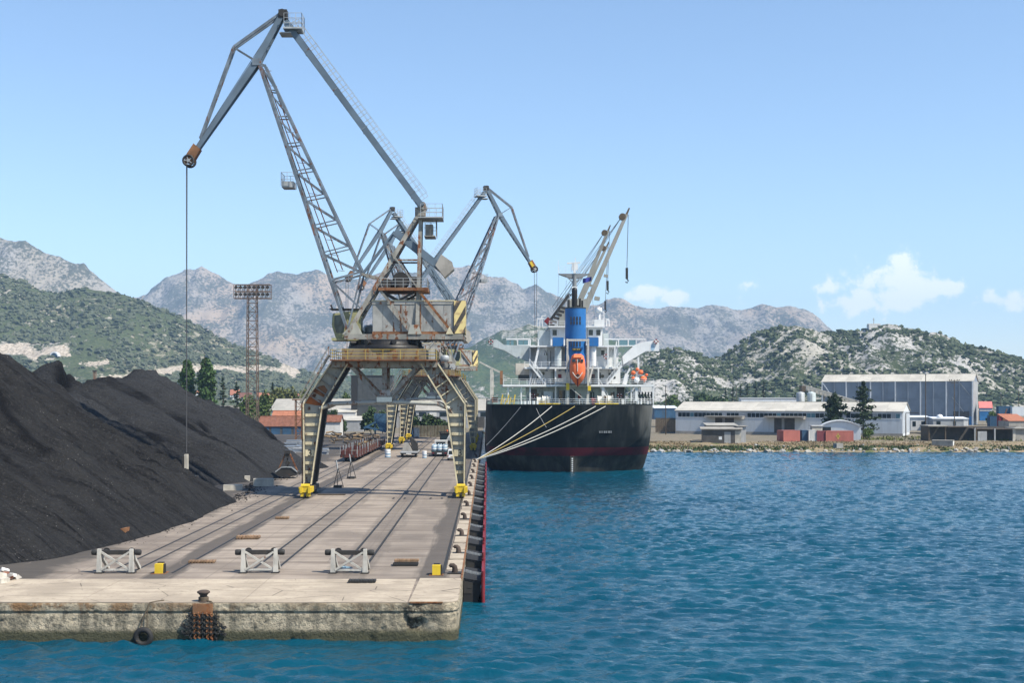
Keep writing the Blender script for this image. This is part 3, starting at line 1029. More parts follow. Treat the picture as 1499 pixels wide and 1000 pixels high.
coal_heap('coal_heap', 'tallest dark coal heap, rising out of the frame beside the nearest buffer stop', [(-51.6, 99, 15.0), (-51.6, 116, 16.2), (-52.6, 134, 16.3)], 0.70, 101, -112, -26, 46, 172, cuts=((-44, 106, 3, 1.0), (-38, 142, 2.5, 1.2)))
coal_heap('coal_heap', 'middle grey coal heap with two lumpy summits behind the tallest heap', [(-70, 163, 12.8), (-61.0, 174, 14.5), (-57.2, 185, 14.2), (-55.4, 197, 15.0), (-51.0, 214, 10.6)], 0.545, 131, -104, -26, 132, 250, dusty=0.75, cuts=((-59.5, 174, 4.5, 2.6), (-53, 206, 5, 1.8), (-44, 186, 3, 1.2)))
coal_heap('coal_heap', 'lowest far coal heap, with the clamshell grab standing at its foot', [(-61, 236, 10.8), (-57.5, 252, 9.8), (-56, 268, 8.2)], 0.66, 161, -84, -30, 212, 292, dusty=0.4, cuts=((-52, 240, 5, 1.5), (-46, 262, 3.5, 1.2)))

# ------------------------------------------------------------------ the air
HAZE = True
if HAZE:
    t = NT('haze')
    t.n.remove(t.b)
    pv = t.n.new('ShaderNodeVolumePrincipled')
    pv.inputs['Color'].default_value = (0.42, 0.66, 1.0, 1)
    pv.inputs['Density'].default_value = 0.95e-4
    pv.inputs['Anisotropy'].default_value = 0.0
    t.l.new(pv.outputs[0], t.n['Material Output'].inputs['Volume'])
    m = MB()
    m.bb(-6600, 6600, -70, 10300, -4.4, 800)
    m.build('haze', 'haze', kind='stuff')
# ------------------------------------------------------------------ gantry cranes
def lattice(mb, a0, a1, b0, b1, n, r, horiz=True, zig=True, start=0):
    a0, a1, b0, b1 = map(Vector, (a0, a1, b0, b1))
    for i in range(n + 1):
        p, q = a0.lerp(a1, i / n), b0.lerp(b1, i / n)
        if horiz and 0 < i < n:
            mb.beam(p, q, r)
        if zig and i < n:
            if (i + start) % 2 == 0:
                mb.beam(p, b0.lerp(b1, (i + 1) / n), r)
            else:
                mb.beam(q, a0.lerp(a1, (i + 1) / n), r)
    return mb


def ladder(mb, p, q, side, w=0.5, step=0.45, r=0.05):
    p, q, s = Vector(p), Vector(q), Vector(side).normalized() * w / 2
    mb.beam(p - s, q - s, r)
    mb.beam(p + s, q + s, r)
    n = max(2, int((q - p).length / step))
    for i in range(1, n):
        c = p.lerp(q, i / n)
        mb.beam(c - s, c + s, r * 0.8)
    return mb


t = NT('hazard_paint')
o = t.coord('Object')
x, y, z = t.xyz(o)
k = t.math('FRACT', t.math('ADD', t.math('MULTIPLY', t.math('ADD', x, y), 0.75), t.math('MULTIPLY', z, 0.42)))
n = t.noise(o, 1.5, 5)
c = t.mix(t.ramp(k, 0.56, 0.60), (0.62, 0.50, 0.22), (0.05, 0.045, 0.04))
c = t.mix(t.ramp(n, 0.5, 0.7, 0, 0.8), c, (0.30, 0.20, 0.11))
t.end(c, 0.7)
flat('sign_white', (0.62, 0.64, 0.56), rough=0.6)


def text_obj(txt, size, mat, parent, loc, rot, name='lettering', depth=0.01):
    cu = bpy.data.curves.new(name, 'FONT')
    cu.body = txt
    cu.size = size
    cu.extrude = depth
    cu.align_x = 'CENTER'
    cu.align_y = 'CENTER'
    cu.materials.append(M[mat])
    tmp = bpy.data.objects.new(name, cu)
    COL.objects.link(tmp)
    bpy.context.view_layer.update()
    me = bpy.data.meshes.new_from_object(tmp.evaluated_get(bpy.context.evaluated_depsgraph_get()))
    bpy.data.objects.remove(tmp)
    bpy.data.curves.remove(cu)
    me.materials.clear()
    me.materials.append(M[mat])
    ob = bpy.data.objects.new(name, me)
    COL.objects.link(ob)
    ob.parent = parent
    ob.location = loc
    ob.rotation_euler = rot
    return ob


def make_crane(label, loc, slew, rope_len, group='level luffing cranes on the quay'):
    """Portal crane. Root at deck level under the slewing axis; boom geometry is laid out with +x as outreach, then slewed."""
    root = thing('gantry_crane', label, 'crane', loc, group, world=False)
    L = dict(local=True)

    # ---- portal
    web, flange, rib = 'leg_paint', 'pylon_steel', 'rib_paint'
    for sx in (-1, 1):
        for sy in (-1, 1):
            y0 = sy * 2.4
            f = -1 if sy < 0 else 1
            def X(x, z, y):
                return Vector((sx * x, y, z))
            m = MB()
            # outline: bottom, knee, head
            out = [(9.35, 1.5), (9.45, 10.9), (6.3, 15.6)]
            inn = [(8.55, 1.5), (7.25, 10.7), (4.3, 15.6)]
            poly = out + inn[::-1]
            m.prism([X(a, b, y0 + 0.35 * -f) for a, b in poly], (0, -f * 0.05, 0))
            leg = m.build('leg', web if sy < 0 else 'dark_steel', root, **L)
            m = MB()
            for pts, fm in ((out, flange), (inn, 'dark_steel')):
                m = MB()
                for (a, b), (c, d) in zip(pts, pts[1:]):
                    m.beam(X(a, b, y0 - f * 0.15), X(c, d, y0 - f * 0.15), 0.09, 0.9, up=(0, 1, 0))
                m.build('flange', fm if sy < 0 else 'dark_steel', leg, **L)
                if sy < 0:
                    m = MB()
                    for (a, b), (c, d) in zip(pts, pts[1:]):
                        m.beam(X(a, b, y0 - 0.43), X(c, d, y0 - 0.43), 0.16, 0.04, up=(0, 1, 0))
                    m.build('flange_edge', 'rib_paint', leg, **L)
            if sy < 0:
                me = None
                zs = [2.9, 4.0, 5.15, 6.3, 7.4, 8.5, 9.6]
                for i, z in enumerate(zs):
                    k = (z - 1.5) / 9.3
                    xi, xo = 8.55 - k * 1.3, 9.35 + k * 0.1
                    w = (xo - xi)
                    h = 0.75 if i == 2 else 0.34
                    m = MB().bb(-w * 0.42, w * 0.40, -0.16, 0.12, -h / 2, h / 2)
                    o = m.build('rib', rib, leg, **L)
                    o.location = (sx * (xi + xo) / 2, y0 + 0.16, z)
                for i in range(5):
                    k = (i + 0.6) / 5
                    c = Vector((sx * (9.45 - k * 3.15 + 7.25 - k * 2.95) / 2, y0 + 0.14, 10.8 + k * 4.8))
                    d = Vector((sx * 2.0, 0, 1.35)).normalized()
                    wd = 1.0
                    m = MB().beam(c - d * wd, c + d * wd, 0.12, 0.3, up=(0, 1, 0))
                    m.build('rib', rib if i < 3 and sx > 0 else flange, leg, **L)
        # deep inner side plates tie the front and back leg of each side near the head
        m = MB()
        for z in (3.2, 10.4):
            m.beam((sx * 8.9, -2.1, z), (sx * 8.9, 2.1, z), 0.35, 0.45)
        m.beam((sx * 9.0, -2.1, 3.4), (sx * 8.4, 2.1, 10.2), 0.16)
        m.build('leg_tie', flange, root, **L)
        b = MB()
        b.bb(sx * 9.0 - 0.42, sx * 9.0 + 0.42, -4.3, 4.3, 0.62, 1.15)
        b.bb(sx * 9.0 - 0.3, sx * 9.0 + 0.3, -2.9, -1.7, 1.1, 1.7).bb(sx * 9.0 - 0.3, sx * 9.0 + 0.3, 1.7, 2.9, 1.1, 1.7)
        bo = b.build('bogie', 'dark_steel', root, **L)
        g = MB()
        for yy in (-3.45,):
            g.box((sx * 9.0, yy, 1.0), (1.5, 1.9, 0.62)).box((sx * 9.0 - 0.05, yy - 0.2, 0.5), (1.05, 1.3, 0.6))
            g.lathe([(0.26, -0.5), (0.26, 0.5)], (sx * 9.0, yy - 0.75, 1.42), 10, 'X')
            g.bb(sx * 9.0 - 0.62, sx * 9.0 - 0.35, yy - 1.15, yy - 0.9, 0.62, 1.3).bb(sx * 9.0 + 0.35, sx * 9.0 + 0.62, yy - 1.15, yy - 0.9, 0.62, 1.3)
        g.build('drive_housing', 'yellow_paint', bo, **L)
        for yy in (-4.0, -2.9, 2.9, 4.0):
            MB().lathe([(0.36, -0.12), (0.42, -0.1), (0.42, 0.1), (0.36, 0.12)], (sx * 9.0, yy, 0.43), 14, 'X').build('wheel', 'dark_steel', bo, **L)
    # cross beam between the knees, V braces and the node with its plates
    for sy in (-1, 1):
        y = sy * 2.4
        m = MB()
        m.path([(-7.6, y, 10.35), (-6.2, y, 10.95), (-2, y, 11.1), (2, y, 11.1), (6.2, y, 10.95), (7.6, y, 10.35)], 0.26, 8)
        m.build('cross_beam', 'leg_paint', root, **L)
        m = MB()
        for s in (-1, 1):
            m.beam((s * 4.1, y, 15.5), (s * 0.35, y, 11.5), 0.42, 0.36, up=(0, 1, 0))
        m.build('brace', 'pylon_steel', root, **L)
        MB().bb(-0.27, 0.27, y - 0.2, y + 0.2, 11.3, 15.6).build('post', 'pylon_steel', root, **L)
        MB().bb(-0.95, 0.95, y - 0.30, y + 0.28, 11.02, 11.95).build('node_plate', 'pylon_steel', root, **L)
        if sy < 0:
            MB().bb(-0.88, 0.9, y - 0.36, y - 0.31, 11.15, 11.72).build('sign_plate', 'sign_white', root, **L)
            MB().bb(-0.55, 0.7, y - 0.36, y - 0.31, 11.85, 12.55).build('sign_plate', 'house_panel', root, **L)
    m = MB()
    for sy in (-1, 1):
        m.beam((-6.2, sy * 2.4, 15.55), (6.2, sy * 2.4, 15.55), 0.8, 0.7)
    for x in (-5.0, 0, 5.0):
        m.beam((x, -2.4, 15.5), (x, 2.4, 15.5), 0.5, 0.6)
    m.build('portal_girder', 'pylon_steel', root, **L)
    m = MB()
    m.bb(-6.1, 6.15, -4.9, 4.9, 15.92, 16.06)
    pf = m.build('platform', 'rusty_steel', root, **L)
    m = MB()
    m.rail([(-6.05, -4.85, 16.06), (6.1, -4.85, 16.06), (6.1, 4.85, 16.06), (-6.05, 4.85, 16.06), (-6.05, -4.85, 16.06)], 1.15, 3, 0.035, 2.1)
    m.build('railing', 'rail_yellow', pf, **L)
    m = MB()
    m.bb(-4.8, 4.85, -4.2, 4.2, 16.1, 17.35)
    m.build('slewing_base', 'fascia_paint', root, **L)
    m = MB()
    m.lathe([(4.5, 17.36), (4.5, 17.75), (3.6, 17.85), (3.6, 18.45)], (0, 0, 0), 28)
    for a in range(8):
        c, s = math.cos(a * math.pi / 4 + .3), math.sin(a * math.pi / 4 + .3)
        m.tube((c * 3.6, s * 3.6, 18.1), (c * 4.3, s * 4.3, 18.1), 0.3, 8)
    m.build('slewing_ring', 'black_grease', root, **L)
    # stair up the outside of one leg, lift cage between the legs
    m = MB()
    for y in (-4.3, -3.5):
        m.beam((-9.6, y, 11.0), (-6.3, y, 16.6), 0.1, 0.2)
        m.beam((-9.6, y, 12.0), (-6.3, y, 17.6), 0.06)
    for i in range(16):
        k = i / 15
        m.box((-9.6 + 3.3 * k, -3.9, 11.0 + 5.5 * k), (0.28, 0.8, 0.05))
    for i in range(5):
        k = i / 4
        m.beam((-9.6 + 3.3 * k, -4.3, 11 + 5.6 * k), (-9.6 + 3.3 * k, -4.3, 12 + 5.6 * k), 0.06)
    m.build('stair', 'pylon_steel', root, **L)
    m = MB()
    ladder(m, (-9.75, -1.6, 1.2), (-9.75, -1.6, 11.0), (0, 1, 0), 0.55, 0.4, 0.06)
    m.build('ladder', 'rusty_steel', root, **L)

    # ---- superstructure
    sup = []

    def sb(mb, name, mat, parent=None):
        o = mb.build(name, mat, parent or root, **L)
        if parent is None:
            o.rotation_euler.z = slew
            sup.append(o)
        return o

    m = MB()
    for v in (-2.3, 2.3):
        m.beam((4.7, v, 18.8), (-9.2, v, 18.8), 0.4, 0.62)
    for u in (4.6, 2.6, -1, -4.4, -9.1):
        m.beam((u, -2.1, 18.8), (u, 2.1, 18.8), 0.35, 0.6)
    sb(m, 'base_frame', 'pylon_steel')
    # machinery house of upright panels
    m = MB()
    m.bb(-8.1, 1.45, -2.0, 2.0, 19.15, 22.95)
    h = sb(m, 'machinery_house', 'house_panel')
    for v, s in ((-2.0, -1), (2.0, 1)):
        for i in range(8):
            a = 1.4 - i * 1.185
            MB().bb(a - 1.14, a, v - 0.03 if s < 0 else v, v if s < 0 else v + 0.03, 19.45, 22.6).build('panel', 'house_panel', h, **L)
        MB().bb(-8.12, 1.47, min(v, v + s * 0.10), max(v, v + s * 0.10), 22.64, 23.0).build('cornice', 'house_panel', h, **L)
        MB().bb(-8.12, 1.47, min(v, v + s * 0.09), max(v, v + s * 0.09), 19.12, 19.4).build('sill', 'rusty_steel', h, **L)
        for u in (-1.9, -4.2):
            MB().bb(u - 0.06, u + 0.06, min(v, v + s * 0.08), max(v, v + s * 0.08), 19.4, 22.64).build('panel_rib', 'rusty_steel', h, **L)
    MB().bb(-8.2, 1.55, -2.15, 2.15, 23.0, 23.12).build('roof', 'rib_paint', h, **L)
    sb(MB().bb(-9.5, -8.15, -2.25, 2.25, 19.2, 23.05), 'counterweight', 'hazard_paint')
    # driver's cab slung on the boom side
    m = MB()
    m.prism([(2.9, -1.1, 18.75), (5.9, -1.1, 18.75), (6.3, -1.1, 20.1), (6.2, -1.1, 21.6), (2.9, -1.1, 22.1)], (0, 2.2, 0))
    cb = sb(m, 'cab', 'olive_paint')
    for v in (-1.13, 1.1):
        MB().prism([(4.9, v, 19.3), (5.75, v, 19.3), (6.05, v, 20.1), (6.0, v, 21.4), (4.9, v, 21.5)], (0, 0.03, 0)).build('window', 'glass_dark', cb, **L)
    MB().prism([(5.92, -0.95, 18.95), (5.92, 0.95, 18.95), (6.32, 0.95, 20.1), (6.32, -0.95, 20.1)], (0.03, 0, 0)).build('window', 'glass_dark', cb, **L)
    MB().prism([(6.33, -0.95, 20.2), (6.33, 0.95, 20.2), (6.24, 0.95, 21.5), (6.24, -0.95, 21.5)], (0.03, 0, 0)).build('window', 'glass_dark', cb, **L)
    MB().bb(2.8, 6.6, -1.25, 1.25, 22.1, 22.2).beam((6.5, -1.2, 22.15), (6.75, -1.2, 22.8), 0.2).build('cab_roof', 'dark_steel', cb, **L)
    MB().bb(2.6, 6.35, -1.3, 1.3, 18.4, 18.72).build('cab_floor', 'olive_paint', cb, **L)
    # cable reel with its funnel, hanging slew motor
    m = MB()
    m.lathe([(0.35, 19.0), (0.85, 19.1), (0.95, 19.6), (0.95, 20.2), (0.75, 20.45), (0.2, 20.5)], (2.1, -3.0, 0), 14)
    sb(m, 'cable_drum', 'galvanised')
    sb(MB().lathe([(0.25, 17.2), (0.9, 18.4), (0.98, 19.0)], (2.1, -3.0, 0), 14), 'cable_funnel', 'pylon_steel')
    sb(MB().bb(1.1, 3.1, -3.9, -2.4, 18.85, 18.98), 'drum_shelf', 'rusty_steel')
    for u, v in ((3.9, -2.2), (-3.4, -2.4)):
        sb(MB().lathe([(0.7, -0.5), (0.75, -0.42), (0.75, 0.42), (0.7, 0.5)], (u, v, 17.95), 14, 'Y').lathe([(0.25, -0.62), (0.25, 0.62)], (u, v, 17.95), 8, 'Y'), 'slew_motor', 'galvanised')
    # pylon
    for v in (-1, 1):
        m = MB()
        m.beam((4.4, v * 2.3, 19.1), (-4.1, v * 0.8, 33.7), 0.42, 0.5)
        sb(m, 'pylon_leg', 'pylon_steel')
        sb(MB().beam((-3.8, v * 2.3, 19.1), (-4.15, v * 0.8, 33.2), 0.42, 0.5), 'pylon_leg', 'pylon_steel')
        m = MB()
        m.beam((0.5, v * 2.42, 24.2), (-3.3, v * 2.42, 19.6), 0.28, 0.3)
        sb(m, 'pylon_brace', 'pylon_steel')
        sb(MB().beam((-4.0, v * 2.42, 24.2), (-7.8, v * 2.42, 19.5), 0.24, 0.28), 'pylon_brace', 'rusty_steel')
        sb(MB().beam((0.2, v * 2.0, 24.1), (-1.6, v * 2.0, 23.1), 0.24).beam((-3.5, v * 2.0, 24.1), (-1.7, v * 2.0, 23.1), 0.24), 'pylon_brace', 'dark_steel')
        m = MB()
        m.prism([(-2.75, v * 2.35, 19.1), (-4.35, v * 2.35, 19.1), (-4.0, v * 2.35, 20.2), (-3.0, v * 2.35, 20.2)], (0, v * 0.28, 0))
        sb(m, 'gusset_plate', 'leg_paint')
        sb(MB().prism([(-7.2, v * 2.35, 19.1), (-8.1, v * 2.35, 19.1), (-7.6, v * 2.35, 20.0)], (0, v * 0.25, 0)), 'gusset_plate', 'rib_paint')
        sb(MB().prism([(5.0, v * 2.2, 19.1), (2.6, v * 2.2, 19.1), (3.4, v * 2.2, 20.6)], (0, v * 0.2, 0)), 'gusset_plate', 'leg_paint')
    m = MB()
    lattice(m, (3.6, -2.15, 20.3), (-3.9, -.85, 33.2), (3.6, 2.15, 20.3), (-3.9, .85, 33.2), 7, 0.16)
    lattice(m, (-3.85, -2.0, 21), (-4.1, -.85, 33), (-3.85, 2.0, 21), (-4.1, .85, 33), 5, 0.16)
    m.beam((-0.8, -1.5, 27.9), (-3.95, -1.5, 27.9), 0.2).beam((-0.8, 1.5, 27.9), (-3.95, 1.5, 27.9), 0.2)
    m.beam((-3.9, 1.9, 24.5), (-0.2, 1.7, 29.5), 0.16).beam((-3.9, -1.9, 24.5), (-1.6, -1.5, 28.2), 0.16)
    sb(m, 'pylon_lattice', 'pylon_steel')
    m = MB()
    m.bb(-5.1, 0.7, -2.7, 2.7, 24.2, 24.55)
    pl = sb(m, 'winch_deck', 'rusty_steel')
    m = MB()
    m.lathe([(0.95, -1.1), (0.95, -1.0), (0.7, -0.98), (0.7, 0.98), (0.95, 1.0), (0.95, 1.1)], (-1.8, 0, 25.6), 14, 'Y')
    m.bb(-3.6, -2.9, -1.9, -0.4, 24.6, 25.5).bb(-0.6, 0.2, 0.2, 1.9, 24.6, 25.6).bb(-3.9, -3.0, 0.6, 1.8, 24.6, 25.9).tube((-1.4, -2.2, 25.1), (-0.2, -2.2, 25.1), 0.4, 10)
    m.build('luffing_winch', 'dark_steel', pl, **L)
    m = MB()
    m.rail([(-5.0, -2.6, 24.55), (0.6, -2.6, 24.55), (0.6, 2.6, 24.55), (-5.0, 2.6, 24.55), (-5.0, -2.6, 24.55)], 1.1, 3, 0.03, 1.0)
    m.build('railing', 'galvanised', pl, **L)
    # pylon head with its walkway and cage
    m = MB()
    m.bb(-4.7, -3.5, -1.1, 1.1, 33.2, 34.2).bb(-4.4, -3.8, -1.3, 1.3, 34.0, 34.7)
    m.lathe([(0.5, -1.25), (0.55, -1.1), (0.55, 1.1), (0.5, 1.25)], (-4.3, 0, 34.35), 12, 'Y')
    hd = sb(m, 'pylon_head', 'pylon_steel')
    m = MB()
    m.bb(-6.8, -3.9, -1.9, 1.9, 32.85, 32.97)
    m.rail([(-4.2, -1.85, 33), (-6.75, -1.85, 33), (-6.75, 1.85, 33), (-4.2, 1.85, 33)], 1.5, 3, 0.03, 0.8)
    m.build('head_walkway', 'galvanised', hd, **L)
    m = MB()
    m.bb(-5.9, -4.6, -1.4, 1.4, 30.7, 30.82).bb(-5.6, -4.7, -0.9, 0.9, 30.9, 32.2)
    m.rail([(-4.6, -1.35, 30.8), (-6.0, -1.35, 30.8), (-6.0, 1.35, 30.8), (-4.6, 1.35, 30.8)], 1.9, 2, 0.03, 0.9)
    m.build('head_cage', 'pylon_steel', hd, **L)
    # balance lever
    for v in (-1, 1):
        sb(MB().beam((-1.05, v * 0.65, 31.4), (-7.0, v * 0.65, 26.7), 0.3, 0.85), 'balance_lever', 'tie_steel')
        sb(MB().beam((2.8, v * 0.55, 26.4), (-1.0, v * 0.55, 31.4), 0.16, 0.2), 'lever_rod', 'tie_steel')
        sb(MB().beam((2.8, v * 0.95, 26.3), (-1.0, v * 0.95, 25.4), 0.2, 0.3), 'luffing_rack', 'pylon_steel')
    m = MB().prism([(-5.9, -1.25, 27.3), (-7.0, -1.25, 25.9), (-8.1, -1.25, 26.9), (-7.9, -1.25, 27.7), (-6.6, -1.25, 28.6)], (0, 2.5, 0))
    bw = sb(m, 'balance_weight', 'concrete_grey')
    MB().beam((-6.5, -1.27, 28.3), (-7.6, -1.27, 26.5), 0.03, 0.5, up=(0, 0, 1)).build('weight_stripe', 'black_mark', bw, **L)

    # boom
    F0, ND, NB = (4.4, 19.6), (6.45, 25.5), (2.8, 26.5)
    TL, TR = (15.1, 51.5), (14.4, 51.2)
    def vw(z):
        return 1.85 - (z - 19.6) / 32 * 1.35
    def bp(a, s):
        return Vector((a[0], s * vw(a[1]), a[1]))
    m = MB()
    for s in (-1, 1):
        m.beam(bp(F0, s), bp(ND, s), 0.3, 0.34)
        m.beam(bp(ND, s), bp(TL, s), 0.3, 0.36)
        m.beam(bp(NB, s), bp(TR, s), 0.27, 0.32)
        m.beam(bp(F0, s), bp(NB, s), 0.18, 0.2)
        m.beam((3.2, s * 1.7, 22.4), bp(ND, s), 0.16)
        m.beam(bp(ND, s), bp(NB, s), 0.25)
    bm_ = sb(m, 'boom', 'boom_steel')
    m = MB()
    n = 8
    for s in (-1, 1):
        a0, a1, b0, b1 = bp(ND, s), bp(TL, s), bp(NB, s), bp(TR, s)
        for i in range(n):
            k0, k1 = 1 - (1 - i / n) ** 1.0, 1 - (1 - (i + 1) / n) ** 1.0
            m.beam(b0.lerp(b1, k0), a0.lerp(a1, k1), 0.17)
            m.beam(a0.lerp(a1, k1), b0.lerp(b1, k1), 0.13)
    for A, B in ((ND, TL), (NB, TR)):
        lattice(m, bp(A, -1), bp(B, -1), bp(A, 1), bp(B, 1), 10, 0.11)
    lattice(m, bp(F0, -1), bp(ND, -1), bp(F0, 1), bp(ND, 1), 4, 0.12)
    m.build('lattice', 'boom_steel', bm_, **L)
    m = MB()
    ladder(m, (5.8, 0, 26.6), (14.6, 0, 50.8), (0, 1, 0), 0.55, 0.5, 0.06)
    m.beam((5.2, 0.45, 26.9), (14.1, 0.45, 50.8), 0.06).beam((5.2, -0.45, 26.9), (14.1, -0.45, 50.8), 0.06)
    for i in range(14):
        k = i / 13
        m.beam((5.9 + 8.6 * k, 0.4, 26.8 + 23.8 * k), (4.9 + 8.7 * k, 0.45, 26.7 + 23.8 * k), 0.05)
    m.build('ladder', 'rusty_steel', bm_, **L)
    m = MB()
    m.bb(10.9, 12.3, -0.95, 0.95, 36.6, 37.3)
    m.rail([(10.9, -1.3, 36.7), (12.3, -1.3, 36.7), (12.3, 1.3, 36.7), (10.9, 1.3, 36.7)], 1.6, 2, 0.03, 0.7)
    m.build('boom_platform', 'galvanised', bm_, **L)
    # tie
    A, T0 = (12.3, 57.3), (-4.35, 34.3)
    tb = None
    for s in (-1, 1):
        m = MB()
        p, q = Vector((T0[0], s * 1.45, T0[1])), Vector((A[0] - 0.35, s * 0.45, A[1] - 0.9))
        m.beam(p, q, 0.34, 0.66)
        o = sb(m, 'tie_beam', 'tie_steel')
        for k in (0.07, 0.42, 0.63, 0.84):
            c = p.lerp(q, k)
            d = (q - p).normalized()
            MB().beam(c - d * 0.06, c + d * 0.06, 0.42, 0.76).build('splice', 'boom_steel', o, **L)
        tb = tb or o
    m = MB()
    lattice(m, (T0[0] + .5, -1.42, T0[1] + .6), (A[0] - 0.8, -0.47, A[1] - 1.5), (T0[0] + .5, 1.42, T0[1] + .6), (A[0] - .8, 0.47, A[1] - 1.5), 7, 0.16)
    m.build('lattice', 'tie_steel', tb, **L)
    m = MB()
    d = Vector((A[0] - T0[0], 0, A[1] - T0[1])).normalized()
    nrm = Vector((-d.z, 0, d.x))
    for s in (-1, 1):
        p, q = Vector((T0[0], s * 1.45, T0[1])) + nrm * 0.36 + d, Vector((A[0] - 0.35, s * 0.45, A[1] - 0.9)) + nrm * 0.36 - d * 0.6
        for h in (0.55, 1.05):
            m.beam(p + nrm * h, q + nrm * h, 0.045)
        for i in range(22):
            c = p.lerp(q, i / 21)
            m.beam(c, c + nrm * 1.05, 0.05)
    m.build('railing', 'galvanised', tb, **L)
    # jib
    J, N, K = (15.4, 51.6), (23.4, 39.9), (18.1, 53.4)
    m = MB()
    for s in (-1, 1):
        m.beam((A[0], s * 0.45, A[1]), (J[0], s * 0.5, J[1]), 0.26, 0.6, h2=0.85)
        m.beam((J[0], s * 0.5, J[1]), (N[0] - 1.0, s * 0.28, N[1] + 1.46), 0.26, 0.85, h2=0.5)
    jb = sb(m, 'jib', 'tie_steel')
    m = MB()
    lattice(m, (A[0], -.45, A[1]), (J[0], -.5, J[1]), (A[0], .45, A[1]), (J[0], .5, J[1]), 4, 0.12)
    lattice(m, (J[0], -.5, J[1]), (N[0] - 1, -.28, N[1] + 1.46), (J[0], .5, J[1]), (N[0] - 1, .28, N[1] + 1.46), 7, 0.12)
    m.bb(J[0] - .55, J[0] + .45, -0.7, 0.7, J[1] - 0.45, J[1] + 0.35)
    m.build('lattice', 'boom_steel', jb, **L)
    for s in (-1, 1):
        o = sb(MB().beam((A[0] + 0.2, s * 0.42, A[1] + 0.1), (K[0], s * 0.36, K[1]), 0.2, 0.3).beam((K[0], s * 0.36, K[1]), (N[0] - 1.3, s * 0.25, N[1] + 2.6), 0.2, 0.3), 'jib_stay', 'boom_steel')
        MB().beam((K[0], s * 0.36, K[1]), (J[0] - 0.2, s * 0.45, J[1]), 0.13).build('strut', 'boom_steel', o, **L)
    m = MB()
    m.prism([(N[0] - 1.35, -0.5, N[1] + 1.3), (N[0] - 0.55, -0.5, N[1] + 2.0), (N[0] + 0.3, -0.5, N[1] + 0.7), (N[0] + 0.55, -0.5, N[1] - 0.25), (N[0] - 0.45, -0.5, N[1] - 0.2)], (0, 1.0, 0))
    nz = sb(m, 'jib_nose', 'rusty_steel')
    MB().beam((N[0] - 1.05, -0.53, N[1] + 1.55), (N[0] - 0.35, -0.53, N[1] + 0.45), 0.03, 0.55, up=(1, 0, 1)).build('nose_plate', 'yellow_paint', nz, **L)
    for s in (-0.55, 0.55):
        MB().ring((N[0] + 0.05, s, N[1] - 0.05), 0.6, 0.14, 'Y', 18).build('sheave_rim', 'dark_steel', nz, **L)
        m = MB().lathe([(0.2, -0.1), (0.2, 0.1)], (N[0] + 0.05, s, N[1] - 0.05), 10, 'Y')
        for a in range(5):
            m.beam((N[0] + 0.05, s, N[1] - 0.05), (N[0] + 0.05 + 0.55 * math.cos(a * 1.2566), s, N[1] - 0.05 + 0.55 * math.sin(a * 1.2566)), 0.1)
        m.build('sheave_hub', 'galvanised', nz, **L)
    m = MB()
    m.lathe([(0.45, -0.7), (0.45, 0.7)], (A[0], 0, A[1] + 0.1), 12, 'Y').bb(A[0] - .55, A[0] + 0.45, -0.62, 0.62, A[1] - 0.5, A[1] + 0.5)
    ax = sb(m, 'apex_joint', 'dark_steel')
    m = MB()
    m.bb(9.9, 12.1, -1.2, 1.2, 55.35, 55.55).bb(11.2, 12.6, -1.0, 1.0, 54.9, 55.0)
    m.rail([(12.0, -1.15, 55.5), (9.9, -1.15, 55.5), (9.9, 1.15, 55.5), (12.0, 1.15, 55.5)], 1.7, 3, 0.03, 0.8)
    m.build('apex_platform', 'galvanised', ax, **L)
    # hoist ropes
    for v, du in ((-0.45, 0.5), (0.45, 0.2)):
        sb(MB().tube((N[0] + du, v, N[1] - 0.3), (N[0] + 0.3 + du * 0.25, v * 0.5, N[1] - rope_len), 0.055, 5, cap=False), 'hoist_rope', 'wire')
    m = MB()
    m.tube((A[0], 0, A[1] + 0.3), (-4.3, 0, 34.8), 0.05, 4)
    m.tube((A[0], 0.2, A[1] + 0.3), (N[0], 0.2, N[1] + 0.5), 0.04, 4)
    sb(m, 'hoist_rope', 'wire')
    return root, (N[0] + 0.43, N[1])


CX = -12.1
crane1, tip = make_crane('nearest grey gantry crane numbered 3, its boom reaching over the coal heaps', (CX, 146.5, 0), math.pi, 34.8)
for sx, px in ((-1, -8.75), (1, 8.85)):
    text_obj('3', 1.1, 'black_mark', crane1, (px, -2.43, 5.15), (math.pi / 2, 0, 0), 'number')
m = MB().prism([(-9.3, -2.12, 11.0), (-8.1, -2.12, 10.75), (-7.3, -2.12, 10.72), (-7.5, -2.12, 11.35), (-8.2, -2.12, 11.5), (-8.6, -2.12, 12.0), (-9.0, -2.12, 11.75)], (0, 0.03, 0))
m.build('rust_patch', 'rust_patch', crane1, local=True)
MB().prism([(-8.5, -2.12, 12.4), (-7.2, -2.12, 11.7), (-6.7, -2.12, 12.5), (-7.1, -2.12, 13.1), (-7.7, -2.12, 13.0)], (0, 0.03, 0)).build('rust_patch', 'rusty_steel', crane1, local=True)
SKIP_CRANES = False
if not SKIP_CRANES:
    make_crane('gantry crane behind the numbered one, its boom reaching right towards the blue-funnelled ship', (CX, 266.0, 0), R(17), 20.0)
    make_crane('third gantry crane down the quay, boom reaching left, half hidden behind the numbered crane', (CX, 305.0, 0), R(180 + 24), 24.0)
    make_crane('farthest gantry crane on the quay, lowest of the apexes behind the numbered crane', (CX, 331.0, 0), R(180 + 27), 24.0)
